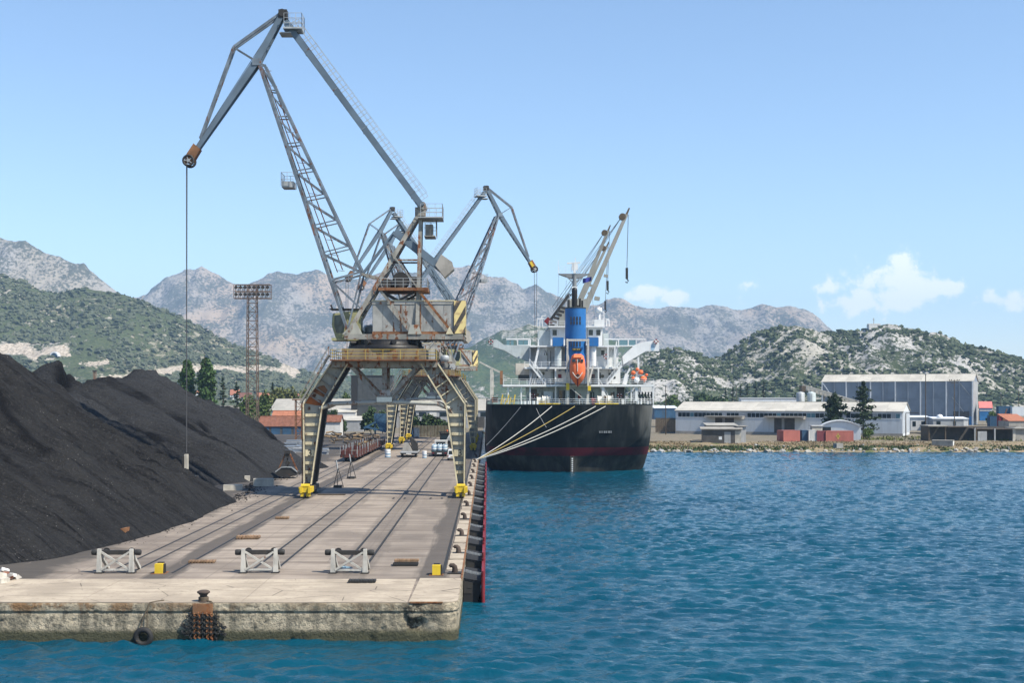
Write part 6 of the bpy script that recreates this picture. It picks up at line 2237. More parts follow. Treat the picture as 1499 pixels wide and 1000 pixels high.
# open dark sheds
t, w, L, h = pxbox(1358, 1499, 625, 646.5, 327, 0.3, 'open_shed', 'row of dark open-fronted sheds along the shore, white posts along the front', 'shed', 'wall_dark', None, 0, 0)
t.location.y = 332
lb(MB().bb(-.3, 4.8, -6.3, 0.3, h + .1, h + .4), 'roof', 'roof_dull', t)
lb(MB().bb(5.0, 12.5, -6.0, 0.3, h - .1, h + .1).bb(12.9, 22.5, -5.4, .3, h - .7, h - .5), 'roof', 'timber_dark', t)
lb(MB().bb(22.6, 27, -6.2, .3, h - .5, h - .25), 'roof', 'roof_dull', t)
for x, mt in ((.1, 'timber_dark'), (4.4, 'timber_dark'), (12.2, 'wall_grey'), (12.6, 'timber_dark'), (17.5, 'wall_grey'), (22.4, 'concrete_light')):
    lb(MB().bb(x, x + .3 + (.4 if mt == 'concrete_light' else 0), -5.6, -5.2, -.5, h - .45 if x > 12.3 else h - .1), 'post', mt, t)
lb(MB().bb(13.2, 15.6, -5.4, -5.2, -.3, 2.7), 'door', 'wall_grey', t)
lb(MB().bb(23.0, 27, -5.5, -5.2, -.5, h - .5), 'side_wall', 'concrete_grey', t)
lb(MB().bb(-.05, .1, -5.8, 0, -.5, h + .1), 'side_wall', 'timber_dark', t)
t, w, L, h = pxbox(1364, 1390, 645.5, 661, 311, 3, 'pump_hut', 'small grey concrete pump hut with a whitish end at the shoreline', 'hut', 'concrete_grey', 'concrete_grey', R(-26), 0, over=.1)
lb(MB().bb(L, L + .05, 0, 3, -.3, h - .05), 'end_wall', 'wall_white', t)  # right end in a whiter material than the other walls
t, w, L, h = pxbox(1434, 1450, 598, 614, 500, 8, 'blue_shed', 'blue shed with a pinkish red roof beyond the tall shed', 'shed', 'bright_blue', 'pink_roof', R(-20), 2.6)
lb(MB().bb(0, L, -.1, 0, h - 1.2, h - .4), 'fascia', 'wall_white', w)
t, w, L, h = pxbox(1477, 1504, 617, 634, 380, 8, 'tiled_house', 'low house with a rusty orange roof at the right edge', 'house', 'concrete_grey', 'roof_tile_bright', 0, 2.0)
t, w, L, h = pxbox(1463, 1476, 606, 626, 396, 2, 'rusty_hopper', 'rusty red steel hopper beside the upright blue container', 'hopper', 'red_paint', None, 0, 0)
lb(MB().beam((.3, -.2, 0), (2.3, -.2, h + 1.6), .3).beam((2.4, -.2, 0), (.8, -.2, h), .3), 'leg', 'rusty_steel', t)
c = Gd(1227, 656, -.9)
m = MB().box((c.x, c.y, -.35), (1.8, 1.5, 1.15), Matrix.Rotation(.3, 3, 'Z'))
tag(m.build('concrete_block', 'concrete_grey'), 'grey concrete cube lying on the bank in front of the emblem container', 'concrete block')
# long blue roof behind the ship's quarter, hoarding
t, w, L, h = pxbox(958, 992, 598, 612, 470, 10, 'long_shed', 'low shed with a blue edge seen right of the ship', 'shed', 'container_blue', 'wall_sheet', 0, .8)
for i in range(14):
    c = P(960 + i * 2.2, 622, 400)
fe = thing('reed_fence', 'brown reed fence right of the ship stern', 'fence', P(974, 622, 398))
for i in range(30):
    c = P(960 + i * .98, 622, 398)
    MB().bb(c.x - .1, c.x + .09, 398, 398.08, -.2, P(0, 611.5 + (i * 7 % 5) * .25, 398).z).build('board', 'timber_dark' if i % 3 else 'bark', fe)
# far wall on the hill foot, small chapel with a cross on the rocky summit
t, w, L, h = pxbox(1085, 1166, 584, 592, 560, 6, 'long_wall', 'long low pale building behind the warehouse ridge', 'building', 'wall_sheet', 'wall_grey', 0, .3)
hh_, rx_, d0_, w_ = HILLS['rocky_hill']
c = P(1279, 578, 1275)
zt = float(hh_(np.array([c.x]), np.array([1275.0]))[0])
t = thing('hilltop_chapel', 'tiny white chapel with a tall cross on the summit of the rocky hill', 'chapel', (c.x, 1275, zt), world=False)
t2 = MB().bb(-6, 6, -4, 4, -4, 1.8).build('wall', 'wall_white', t, local=True)
MB().prism([(-6.2, -4.2, 1.8), (-6.2, 4.2, 1.8), (-6.2, 0, 2.6)], (12.4, 0, 0)).build('roof', 'roof_sheet', t, local=True)
MB().bb(-.28, .28, -.3, .3, 2.0, 8.6).bb(-1.1, 1.1, -.25, .25, 6.6, 7.1).build('cross', 'wall_grey', t, local=True)

# poles on the right bank
def pole(px, y0, y1, d, label, kind='pole', arm=None):
    b = P(px, y1, d)
    b.z = min(b.z, -.2)
    t = thing('utility_pole', label, 'pole', b, 'poles on the far shore')
    top = P(px, y0, d)
    MB().tube((b.x, d, b.z - .3), top, .17, 8, .11).build('mast', 'timber_dark', t)
    if arm == 'T':
        MB().beam(top + Vector((-1.6, 0, -.3)), top + Vector((1.6, 0, -.3)), .14).beam(top + Vector((-1.1, 0, -1)), top + Vector((1.1, 0, -1)), .12).build('crossarm', 'timber_dark', t)
        m = MB()
        for k in (-1.5, -.9, .9, 1.5):
            m.lathe([(.05, 0), (.13, .1), (.1, .35)], top + Vector((k, 0, -.25)), 6)
        m.build('insulator', 'black_mark', t)
    if arm == 'L':
        MB().beam(top, top + Vector((3.4, 0, .15)), .16).bb(top.x + 2.6, top.x + 3.6, d - .2, d + .2, top.z - .05, top.z + .2).build('lamp_arm', 'dark_steel', t)
    if arm == 'S':
        MB().lathe([(.12, 0), (.3, .1), (.3, .4), (.1, .6)], top, 8).build('lamp_head', 'wall_grey', t)
    return t


pole(1355, 549, 638, 345, 'tall brown pole standing right of the white yard house', arm='S')
pole(1397, 556, 627, 380, 'brown pole with two crossarms before the tall shed', arm='T')
pole(1326, 605, 636, 350, 'dark lamp post with an arm at the warehouse gable', arm='L')
pole(974.5, 566, 632, 380, 'thin pole on the bank right of the ship stern', arm='S')
pole(1078, 564, 600, 640, 'pale lamp post in front of the cypress row', arm='S')
pole(1465, 577, 606, 560, 'thin pole behind the stacked containers', arm='S')
pole(1491, 572, 606, 560, 'thin pole nearest the right edge', arm='S')

# boulders and rubble along the waterline, dry grass
rng = random.Random(12)
base = []
for k in range(6):
    bm = bmesh.new()
    bmesh.ops.create_icosphere(bm, subdivisions=1, radius=1)
    for v in bm.verts:
        v.co *= rng.uniform(.72, 1.2)
        v.co.z *= .7
    me = bpy.data.meshes.new('boulder')
    bm.to_mesh(me)
    bm.free()
    me.materials.append(M[('concrete_grey', 'wall_grey', 'roof_dull')[k % 3]])
    base.append(me)
sy = {}
for i in range(150):
    x = rng.uniform(40, 134)
    y = float(shore_y(np.array([x]))[0]) + rng.choice([rng.uniform(-.6, 2.4), rng.uniform(0, 1.2), rng.uniform(0, 9)])
    T_ = y - float(shore_y(np.array([x]))[0])
    z = -2.2 + min(max(T_, 0), 4) / 4 * 1.05 + max(0, min(T_ - 4, 14)) / 14 * 0.85
    ob = bpy.data.objects.new('boulder', base[i % 6])
    COL.objects.link(ob)
    s = rng.choice([rng.uniform(.2, .5), rng.uniform(.3, .85)]) if T_ < 3 else rng.uniform(.2, .5)
    ob.location = (x, y, z + s * .15)
    ob.scale = (s * rng.uniform(.8, 1.6), s, s * rng.uniform(.7, 1.1))
    ob.rotation_euler = (rng.uniform(-.3, .3), rng.uniform(-.3, .3), rng.uniform(0, 6))
    tag(ob, 'pale boulder among the rocks along the far waterline', 'boulder', 'boulders along the far shoreline')
r_ = np.random.RandomState(9)


def tufts(name, n, xr, tr, mat, size, seed):
    r = np.random.RandomState(seed)
    x = r.uniform(*xr, n)
    T_ = r.uniform(*tr, n)
    keep = fbm(x * .12, T_ * .2, 3, seed) + r.normal(0, .2, n) > -.05
    x, T_ = x[keep], T_[keep]
    n = len(x)
    y = shore_y(x) + T_
    z = -2.2 + np.clip(T_, 0, 4) / 4 * 1.05 + np.clip(T_ - 4, 0, 14) / 14 * 0.85
    b = np.stack([x, y, z], 1)
    s = size * (.5 + r.rand(n))
    d = r.normal(0, 1, (n, 3))
    d[:, 2] = 0
    co = np.stack([b - d * (s * .3)[:, None], b + d * (s * .3)[:, None], b + np.stack([r.normal(0, .25, n) * s, r.normal(0, .25, n) * s, s], 1)], 1)
    o = rawmesh(name, co.reshape(-1, 3), np.arange(n * 3).reshape(n, 3), mat, smooth=False)
    o['kind'] = 'stuff'


tufts('dry_grass', 16000, (38, 140), (3, 18), 'dry_grass', .3, 3)
tufts('shore_weeds', 9000, (38, 140), (1.0, 5), 'leaf_dark', .4, 5)
tufts('yard_weeds', 3500, (95, 150), (22, 50), 'leaf_olive', .5, 7)
# ------------------------------------------------------------------ quay furniture
def buffer_stop():
    t = thing('buffer_stop', 'x', 'buffer stop', (0, 0, 0), 'buffer stops at the quay head', world=False)
    B = lambda m, n, mat: m.build(n, mat, t, local=True)
    for x in (-1.08, 1.08):
        m = MB().prism([(x - .17, -.18, 0), (x + .17, -.18, 0), (x + .11, -.18, 1.62), (x - .11, -.18, 1.62)], (0, .26, 0))
        p = B(m, 'post', 'post_white')
        MB().beam((x, .05, 1.35), (x, 1.9, .05), .18, .2).build('strut', 'post_white', p, local=True)
        MB().bb(x - .26, x + .26, -.3, .3, 0, .07).build('foot', 'dark_steel', p, local=True)
    B(MB().beam((-.95, -.14, .22), (.95, -.14, 1.42), .13, .1, up=(0, 1, 0)), 'brace', 'post_white')
    B(MB().beam((.95, -.08, .22), (-.95, -.08, 1.42), .13, .1, up=(0, 1, 0)), 'brace', 'post_white')
    B(MB().bb(-1.0, 1.0, -.12, .02, .16, .28), 'bottom_rail', 'post_white')
    B(MB().bb(-1.3, 1.3, .12, .34, 1.2, 1.5), 'buffer_beam', 'dark_steel')
    for x in (-1.45, 1.45):
        b = B(MB().lathe([(.17, -.2), (.2, -.12), (.2, .12), (.17, .2)], (x, .2, 1.36), 12, 'X'), 'end_roller', 'black_mark')
    for x in (-.85, .85):
        b = B(MB().lathe([(.12, .1), (.12, .55)], (x, .25, 1.36), 10, 'Y'), 'buffer', 'dark_steel')
        MB().lathe([(.24, 0), (.24, .06)], (x, .8, 1.36), 14, 'Y').build('buffer_head', 'dark_steel', b, local=True)
    return t


bs = buffer_stop()
bs.location = (-25.0, 82.6, .012)
bs['label'] = 'white framed buffer stop nearest the coal, at the head of its track'
dup(bs, (-15.35, 82.7, .012), rotz=.045, label='middle white buffer stop, between the yellow block and the rusty mats')
dup(bs, (-9.3, 82.5, .012), rotz=-.03, label='white buffer stop nearest the water with a crumpled sheet behind it')
m = MB()
rng = random.Random(2)
for i in range(7):
    p = [Vector((-9.6 + rng.uniform(-.5, .5), 83.4 + rng.uniform(-.3, .3), .03 + rng.uniform(0, .3))) for _ in range(4)]
    m.add(p + [q + Vector((0, 0, .015)) for q in p], [(0, 1, 2, 3), (7, 6, 5, 4)])
tag(m.build('plastic_sheet', 'wrap_blue'), 'crumpled pale plastic sheet lying under the buffer stop nearest the water', 'plastic sheet')


def end_stop(x, y, label):
    t = thing('rail_end_stop', label, 'end stop', (x, y, 0), 'yellow crane rail end stops')
    MB().bb(x - .28, x + .26, y - .1, y + .36, .02, .66).build('block', 'yellow_paint', t)
    MB().prism([(x + .26, y, .02), (x + .26, y + .35, .02), (x + .26, y + .35, .64), (x + .26, y + .1, .64)], (.12, 0, 0)).bb(x - .2, x + .2, y + .36, y + .65, .02, .72).build('rubber_stop', 'rubber', t)
    MB().bb(x - .5, x + .45, y - .2, y + .9, .0, .03).build('base_plate', 'rusty_steel', t)


end_stop(-22.0, 82.3, 'yellow end stop block beside the buffer stop nearest the coal')
end_stop(-3.4, 81.6, 'yellow end stop block beside the first bollard at the quay corner')


def hook_bollard():
    t = thing('bollard', 'x', 'bollard', (0, 0, 0), 'mooring bollards along the quay edge', world=False)
    MB().path([(0, 0, .03), (0, 0, .26), (-.02, 0, .42), (-.13, 0, .52), (-.28, 0, .53), (-.37, 0, .45)], [.22, .19, .18, .17, .14, .10], 12).build('post', 'bollard_brown', t, local=True)
    MB().bb(-.45, .45, -.4, .4, 0, .07).build('base_plate', 'dark_steel', t, local=True)
    return t


hb_ = hook_bollard()
spots = [82.4, 92.6, 104.0, 118.0, 131.5, 146.0, 160.0, 174.0, 188.0, 203.0, 217.0, 236.0]
names = ['hook bollard nearest the corner, beside the yellow stop', 'second hook bollard from the quay corner', 'third hook bollard from the quay corner', 'fourth hook bollard from the quay corner', 'hook bollard just before the numbered crane leg on the water side', 'hook bollard level with the numbered crane leg',
         'first hook bollard beyond the numbered crane leg', 'second hook bollard beyond the numbered crane leg', 'third hook bollard beyond the numbered crane leg', 'last hook bollard before the mooring ropes', 'hook bollard holding the white mooring ropes', 'hook bollard beyond the mooring ropes beside the hull']
for i, (y, n) in enumerate(zip(spots, names)):
    if i == 0:
        o = hb_
        o.location = (-2.2, y, .02)
    else:
        o = dup(hb_, (-2.2, y, .02))
    o['label'] = n

# double-headed bollard on the front wall with its rusty chain fender
bx = -16.45
t = thing('bollard', 'rusty round headed bollard on the quay front with rope coiled round it', 'bollard', (bx, QY + .35, 0))
MB().lathe([(.34, 0), (.30, .05), (.22, .14), (.21, .36), (.30, .46), (.37, .5), (.37, .58), (.25, .64), (.05, .66)], (bx, QY + .38, .02), 18).build('post', 'bollard_brown', t)
m = MB()
for k in range(3):
    m.ring((bx, QY + .38, .10 + k * .07), .26, .045, 'Z', 18)
m.path([(bx + .2, QY + .2, .1), (bx + .5, QY + .1, .05), (bx + .6, QY + .02, .02), (bx + .2, QY - .08, -.1)], .04)
m.build('coiled_rope', 'timber_dark', t)
t = thing('chain_fender', 'rusty chain mat hanging on the quay wall under the round bollard', 'fender', (bx, QY - .1, -.5))
MB().bb(bx - .5, bx + .62, QY - .16, QY - .02, -.62, -.05).build('wall_plate', 'rusty_steel', t)


def chain(m, a, b, s=0.0, link=.16, r=.028):
    """Oval links, each turned against the last, along a sagging line."""
    a, b = Vector(a), Vector(b)
    n = max(3, int((b - a).length / (link * .8)))
    pts = [a.lerp(b, i / n) + Vector((0, 0, -4 * s * (i / n) * (1 - i / n))) for i in range(n + 1)]
    for i, (p, q) in enumerate(zip(pts, pts[1:])):
        d = (q - p).normalized()
        u = d.orthogonal().normalized() if i % 2 == 0 else d.cross(d.orthogonal()).normalized()
        c = (p + q) / 2
        L = link * .62
        k = [c - d * L, c - d * L * .4 + u * link * .32, c + d * L * .4 + u * link * .32, c + d * L, c + d * L * .4 - u * link * .32, c - d * L * .4 - u * link * .32]
        for e, f in zip(k, k[1:] + k[:1]):
            m.tube(e, f, r, 4, cap=False)
    return m


for i in range(7):
    x = bx - .62 + i * .24
    chain(MB(), (x, QY - .13, -.55 - .05 * (i % 2)), (x + .02, QY - .13, -2.2), 0, .2, .04).build('chain', 'rusty_steel' if i % 3 else 'dark_steel', t)
for z in (-.75, -1.05, -1.35, -1.65):
    chain(MB(), (bx - .85, QY - .18, z), (bx + 1.0, QY - .18, z - .05), .03, .2, .035).build('chain', 'dark_steel', t)
for x in (bx - 1.1, bx + 1.05):
    for z in (-1.2, -1.6):
        chain(MB(), (x, QY - .14, z), (x + .3, QY - .14, z - .2), .08, .2, .05).build('chain', 'black_mark', t)

# tyre fender on a rope
tx = -19.75
t = thing('tyre_fender', 'black tyre fender hanging half in the water on the quay front', 'tyre', (tx, QY - .3, -1.9))
MB().ring((tx, QY - .3, -1.92), .42, .17, 'Y', 24, 8).build('tyre', 'rubber', t)
MB().path([(tx + .95, QY + .6, .05), (tx + .6, QY + .25, .05), (tx + .3, QY - .05, 0.02), (tx + .2, QY - .16, -.3), (tx - .05, QY - .2, -.9), (tx - .2, QY - .24, -1.5)], .035).path([(tx - .2, QY - .24, -1.5), (tx - .5, QY - .3, -1.9), (tx - .3, QY - .5, -2.15)], .03).path([(tx + .2, QY - .16, -.4), (tx + .18, QY - .2, -1.55)], .022).build('rope', 'timber_dark', t)

# dock fenders along the water side
lastf = None
ny = [84.0 + 10.0 * k for k in range(14)]


def dock_fender():
    t = thing('dock_fender', 'x', 'fender', (0, 0, 0), 'rubber dock fenders along the quay side', world=False)
    m = MB().prism([(.04, 0, -.55), (1.28, 0, -.75), (1.02, 0, -2.35), (.04, 0, -2.35)], (0, 5.6, 0))
    b = m.build('rubber_block', 'rubber', t, local=True)
    MB().prism([(.06, -.03, -.75), (.7, -.03, -.85), (.6, -.03, -1.6), (.06, -.03, -1.6)], (0, .06, 0)).bb(.3, .62, -.05, 0, -1.25, -1.18).build('rib', 'dark_steel', b, local=True)
    f = MB().bb(1.28, 1.46, -.3, 6.2, -2.5, -.2).build('front_panel', 'red_paint', t, local=True)
    MB().tube((1.38, -.3, -2.5), (1.38, -.3, -.02), .13, 10).build('edge_tube', 'red_paint', f, local=True)
    MB().tube((1.38, 6.2, -2.5), (1.38, 6.2, -.02), .12, 8).build('edge_tube', 'red_paint', f, local=True)
    for y in (-.15, .5):
        chain(MB(), (.0, y, .0), (1.36, y - .1, -.28), .04, .15, .018).build('chain', 'galvanised', t, local=True)
    return t


df = dock_fender()
ords = ['nearest', 'second', 'third', 'fourth', 'fifth', 'sixth', 'seventh', 'eighth', 'ninth', 'tenth', 'eleventh', 'twelfth', 'thirteenth', 'fourteenth']
for i, y in enumerate(ny):
    o = df if i == 0 else dup(df)
    o.location = (QX, y, 0)
    o['label'] = ('black rubber dock fender with red front panel, %s from the quay corner' % ords[i]) if i else 'black rubber dock fender with red front panel nearest the quay corner'

# debris on the deck
def ribbed_mat(x, y, w, dpt, n, mat, name, label, cat, z=0.015, h=.16, rot=0.0):
    t = thing(name, label, cat, (x, y, z), None, world=False)
    t.rotation_euler.z = rot
    rr = random.Random(int(x * 10))
    for i in range(n):
        a = -w / 2 + w * (i + .5) / n
        MB().lathe([(h * .42, -dpt / 2 + rr.uniform(0, .08)), (h * .5, -dpt / 2 + .1), (h * .5, dpt / 2 - .1), (h * .42, dpt / 2 - rr.uniform(0, .08))], (a, 0, h * .5), 8, 'Y').build('bar', mat, t, local=True)
    MB().beam((-w / 2, -dpt * .3, h * .75), (w / 2, -dpt * .3, h * .75), .09, .05).beam((-w / 2, dpt * .3, h * .75), (w / 2, dpt * .3, h * .75), .09, .05).build('tie_bar', mat, t, local=True)
    return t


ribbed_mat(-20.35, 87.6, 1.9, .75, 9, 'scrap_tan', 'steel_grid', 'rusty orange steel grid lying between the buffer stops on the crane rail stain', 'steel grid', rot=.05, h=.2)
ribbed_mat(-5.75, 86.2, 1.75, .8, 11, 'black_mark', 'rubber_mat', 'black lower mat of the small stack left of the corner end stop', 'mat', h=.22)
ribbed_mat(-5.7, 86.4, 1.7, .7, 11, 'scrap_tan', 'steel_grid', 'rusty brown upper grid lying on the black mat near the corner', 'steel grid', z=.25, h=.2)
ribbed_mat(-8.0, 78.4, 1.75, .75, 10, 'black_mark', 'rubber_mat', 'black ribbed mat lying alone on the pale apron before the buffer stops', 'mat', z=.02, h=.2)
ribbed_mat(-19.9, 102.2, 1.9, .9, 8, 'scrap_tan', 'steel_grid', 'pale rusty grid on the dark stain halfway to the numbered crane', 'steel grid', h=.3)
ribbed_mat(-19.8, 118.5, 1.3, .7, 6, 'scrap_tan', 'steel_grid', 'small rusty grid farthest along the dark rail stain', 'steel grid', h=.25)
m = MB().prism([(-31.4, 101.6, .05), (-30.0, 101.6, .05), (-29.9, 101.6, .95), (-31.8, 101.6, .75)], (0, 1.1, 0))
tag(m.build('loader_bucket', 'rusty_steel'), 'rusty wedge shaped loader bucket at the foot of the tallest heap', 'bucket')
for (px, py, w, h, lab) in ((341, 718, 2.3, .75, 'long pale concrete block at the heap foot, nearer of the two'), (386, 712, 2.6, 1.05, 'taller pale stone block at the heap foot near the grab'), (362, 705, .7, .8, 'little white block between the two long blocks at the heap foot')):
    c = Gd(px, py)
    m = MB().box((c.x, c.y, h / 2 - .05), (w, 1.0, h), Matrix.Rotation(.12, 3, 'Z'))
    tag(m.build('concrete_block', 'concrete_light'), lab, 'concrete block')
rng = random.Random(21)
for i in range(16):
    c = Gd(rng.uniform(-8, 24), rng.uniform(840, 854))
    bm = bmesh.new()
    bmesh.ops.create_cube(bm, size=1)
    for v in bm.verts:
        v.co *= rng.uniform(.7, 1.25)
    me = bpy.data.meshes.new('rubble_stone')
    bm.to_mesh(me)
    bm.free()
    me.materials.append(M[rng.choice(['concrete_light', 'wall_white', 'roof_tile', 'concrete_grey'])])
    ob = bpy.data.objects.new('rubble_stone', me)
    COL.objects.link(ob)
    ob.location = (c.x, c.y, .08 + rng.uniform(0, .25))
    ob.scale = (rng.uniform(.3, .7), rng.uniform(.25, .5), rng.uniform(.15, .35))
    ob.rotation_euler = (rng.uniform(-.4, .4), rng.uniform(-.4, .4), rng.uniform(0, 3))
    tag(ob, 'broken piece in the little rubble heap at the left frame edge', 'rubble', 'rubble heap at the left edge of the quay')
# spilled coal crumbs at the heap toe
r = np.random.RandomState(31)
n = 2600
yy_ = r.uniform(98, 200, n)
xx_ = -31.0 + 2.0 * fbm(yy_ * .08, yy_ * 0 + 4, 3, 41) + r.exponential(0.8, n)
s = .03 + .09 * r.rand(n) ** 5
base = np.array([[-1, -1, 0], [1, -1, 0], [1, 1, 0], [-1, 1, 0], [0, 0, 1.3]], float)
co = base[None] * s[:, None, None] * (1 + .4 * r.normal(0, 1, (n, 5, 1)).clip(-1, 1)) + np.stack([xx_, yy_, np.full(n, .01)], 1)[:, None]
q = np.array([[0, 1, 4], [1, 2, 4], [2, 3, 4], [3, 0, 4]])
o = rawmesh('coal_crumbs', co.reshape(-1, 3), (q[None] + (np.arange(n) * 5)[:, None, None]).reshape(-1, 3), 'coal', smooth=False)
o['kind'] = 'stuff'

# hoist weight at the end of the big crane's ropes
hx, hy = CX - tip[0], 146.5
t = thing('hoist_block', 'pale hoist block hanging from the big crane into the coal slope', 'hoist block', (hx, hy, 2.4))
MB().bb(hx - .18, hx + .22, hy - .25, hy + .25, 2.5, 4.9).bb(hx - .1, hx + .55, hy - .3, hy + .3, 2.2, 2.75).build('block', 'concrete_light', t)
MB().bb(hx - .42, hx - .16, hy - .3, hy + .3, 2.6, 4.7).bb(hx + .2, hx + 1.4, hy - .5, hy + .5, 1.6, 2.35).build('shackle', 'dark_steel', t)


def clamshell(x, y, label, sc=1.0):
    t = thing('grab_bucket', label, 'grab', (x, y, 0))
    V3 = lambda a, b, c: Vector((x + a * sc, y + b * sc, c * sc))
    for s in (-1, 1):
        m = MB().prism([V3(0, -1.1, .05), V3(s * 1.5, -1.1, .55), V3(s * 1.55, -1.1, .95), V3(s * .75, -1.1, 1.55), V3(0, -1.1, 1.6)], (0, 2.2 * sc, 0))
        j = m.build('jaw', 'dark_steel', t)
        MB().beam(V3(s * 1.56, -1.13, .95), V3(s * .72, -1.13, 1.6), .16, .14).beam(V3(s * .72, -1.13, 1.6), V3(0, -1.13, 1.64), .16, .14).build('jaw_rim', 'galvanised', j)
        MB().beam(V3(s * 1.4, 0, 1.0), V3(s * .28, 0, 3.6), .16, .2).build('arm', 'rusty_steel', t)
    m = MB().box(V3(0, 0, 3.75), (.8, .9, .5)).lathe([(.35, -.3), (.35, .3)], V3(0, 0, 3.2), 12, 'Y').lathe([(.32, -.3), (.32, .3)], V3(0, 0, 2.2), 12, 'Y').beam(V3(0, 0, 1.5), V3(0, 0, 3.6), .22)
    m.build('head', 'dark_steel', t)
    return t


clamshell(-28.8, 177.0, 'dark clamshell grab standing on the quay beside the left crane leg')
mnd = [(-25.7, 203, 1.5)]
X, Y = np.meshgrid(np.linspace(-30.5, -26.3, 30), np.linspace(198, 208, 40))
Z = 1.3 - .62 * np.hypot((X + 28.4), (Y - 203) * .55) + .12 * fbm(X, Y, 3, 5)
o = sheet('coal_mound', X, Y, np.maximum(Z, -.1), 'coal')
tag(o, 'small grey coal mound behind the left crane leg', 'coal mound')


def tripod(px, py, h, label):
    c = Gd(px, py)
    t = thing('grab_stand', label, 'stand', c, 'tripod stands between the tracks')
    top = Vector((c.x, c.y, h * .72))
    for a in (.5, 2.6, 4.7):
        MB().tube((c.x + .75 * math.cos(a), c.y + .75 * math.sin(a), .02), top, .05, 6).build('leg', 'dark_steel', t)
    MB().tube(top + Vector((0, 0, -.5)), top + Vector((-.25, 0, h * .28)), .09, 8).build('post', 'galvanised', t)
    m = MB()
    for a in (.5, 2.6, 4.7):
        m.beam((c.x + .72 * math.cos(a), c.y + .72 * math.sin(a), .12), (c.x + .72 * math.cos(a + 2.1), c.y + .72 * math.sin(a + 2.1), .12), .09)
    m.bb(c.x - .5, c.x + .5, c.y - .5, c.y + .5, .02, .3)
    m.build('base_frame', 'dark_steel', t)


tripod(495, 714, 3.5, 'nearer small tripod stand with a slanting pole beside the left crane leg')
tripod(514, 701, 3.5, 'farther small tripod stand with a slanting pole before the red wagon')
MB_ = MB().bb(-20.3, -17.0, 146.6, 147.2, .02, .14)
tag(MB_.build('timber_beam', 'timber_dark'), 'dark wooden beam lying inside the left crane leg', 'beam')
m = MB()
for x in (-10.9, -9.6, -6.6, -5.3):
    m.bb(x - .12, x + .12, 141.3, 143.0, .006, .02)
o = m.build('leg_rib_shadow', 'black_mark', kind='stuff')  # black strips laid on the deck as a painted shadow of the leg ribs

# ------------------------------------------------------------------ wagons, lorries, loads
def wagon(y0, label, L=19.0, load=False):
    xc = -24.78
    t = thing('flat_wagon', label, 'wagon', (xc, y0, 0), 'railway wagons on the track by the coal')
    d = MB().bb(xc - 1.45, xc + 1.45, y0, y0 + L, 1.15, 1.32).build('deck', 'timber_dark', t)
    for s in (-1, 1):
        MB().bb(xc + s * 1.45 - .05, xc + s * 1.45 + .05, y0, y0 + L, .75, 1.3).build('sole_bar', 'wagon_maroon', t)
        for i in range(8):
            a = y0 + .3 + i * (L - .6) / 8
            MB().bb(xc + s * 1.5 - .04, xc + s * 1.5 + .04, a + .05, a + (L - .6) / 8 - .05, 1.3, 1.95).build('side_board', 'wagon_maroon', t)
        for i in range(9):
            a = y0 + .3 + i * (L - .6) / 8
            MB().beam((xc + s * 1.52, a, .9), (xc + s * 1.52, a, 2.75), .1).build('stake', 'galvanised' if i % 2 == 0 else 'wagon_maroon', t)
        b = MB().lathe([(.09, 0), (.09, -.45), (.22, -.46), (.22, -.52)], (xc + s * .87, y0, 1.06), 12, 'Y').build('buffer', 'dark_steel', t)
    MB().bb(xc - 1.4, xc + 1.4, y0 - .08, y0, .8, 1.95).build('end_board', 'wagon_maroon', t)
    for i in range(5):
        MB().beam((xc - 1.2 + i * .6, y0 - .1, 1.3), (xc - 1.2 + i * .6, y0 - .1, 2.7), .08).build('end_stake', 'galvanised' if i % 2 else 'wagon_maroon', t)
    for yb in (y0 + 2.6, y0 + L - 2.6):
        bg_ = MB().bb(xc - .95, xc + .95, yb - 1.3, yb + 1.3, .5, .75).build('bogie', 'dark_steel', t)
        for dy in (-.9, .9):
            for s in (-1, 1):
                MB().lathe([(.43, -.06), (.46, -.05), (.46, .05), (.43, .06)], (xc + s * .78, yb + dy, .47), 16, 'X').build('wheel', 'dark_steel', bg_)
    return t


wagon(219.0, 'nearest maroon flat wagon with upright stakes behind the left crane leg')
wagon(239.6, 'second maroon flat wagon, heaped with split logs')
wagon(260.2, 'third maroon flat wagon behind the second crane foot')
rng = random.Random(44)
lm = []
for k in range(5):
    L = rng.uniform(1.6, 3.0)
    mm = MB().tube((-L / 2, 0, 0), (L / 2, rng.uniform(-.1, .1), 0), rng.uniform(.18, .32), 7, rng.uniform(.16, .28))
    me = bpy.data.meshes.new('log')
    me.from_pydata([tuple(v) for v in mm.v], [], mm.f)
    me.materials.append(M['log_wood' if k % 2 else 'timber_dark'])
    lm.append(me)


def log(loc, rot, k, label, group):
    ob = bpy.data.objects.new('log', lm[k % 5])
    COL.objects.link(ob)
    ob.location, ob.rotation_euler = loc, rot
    tag(ob, label, 'log', group)


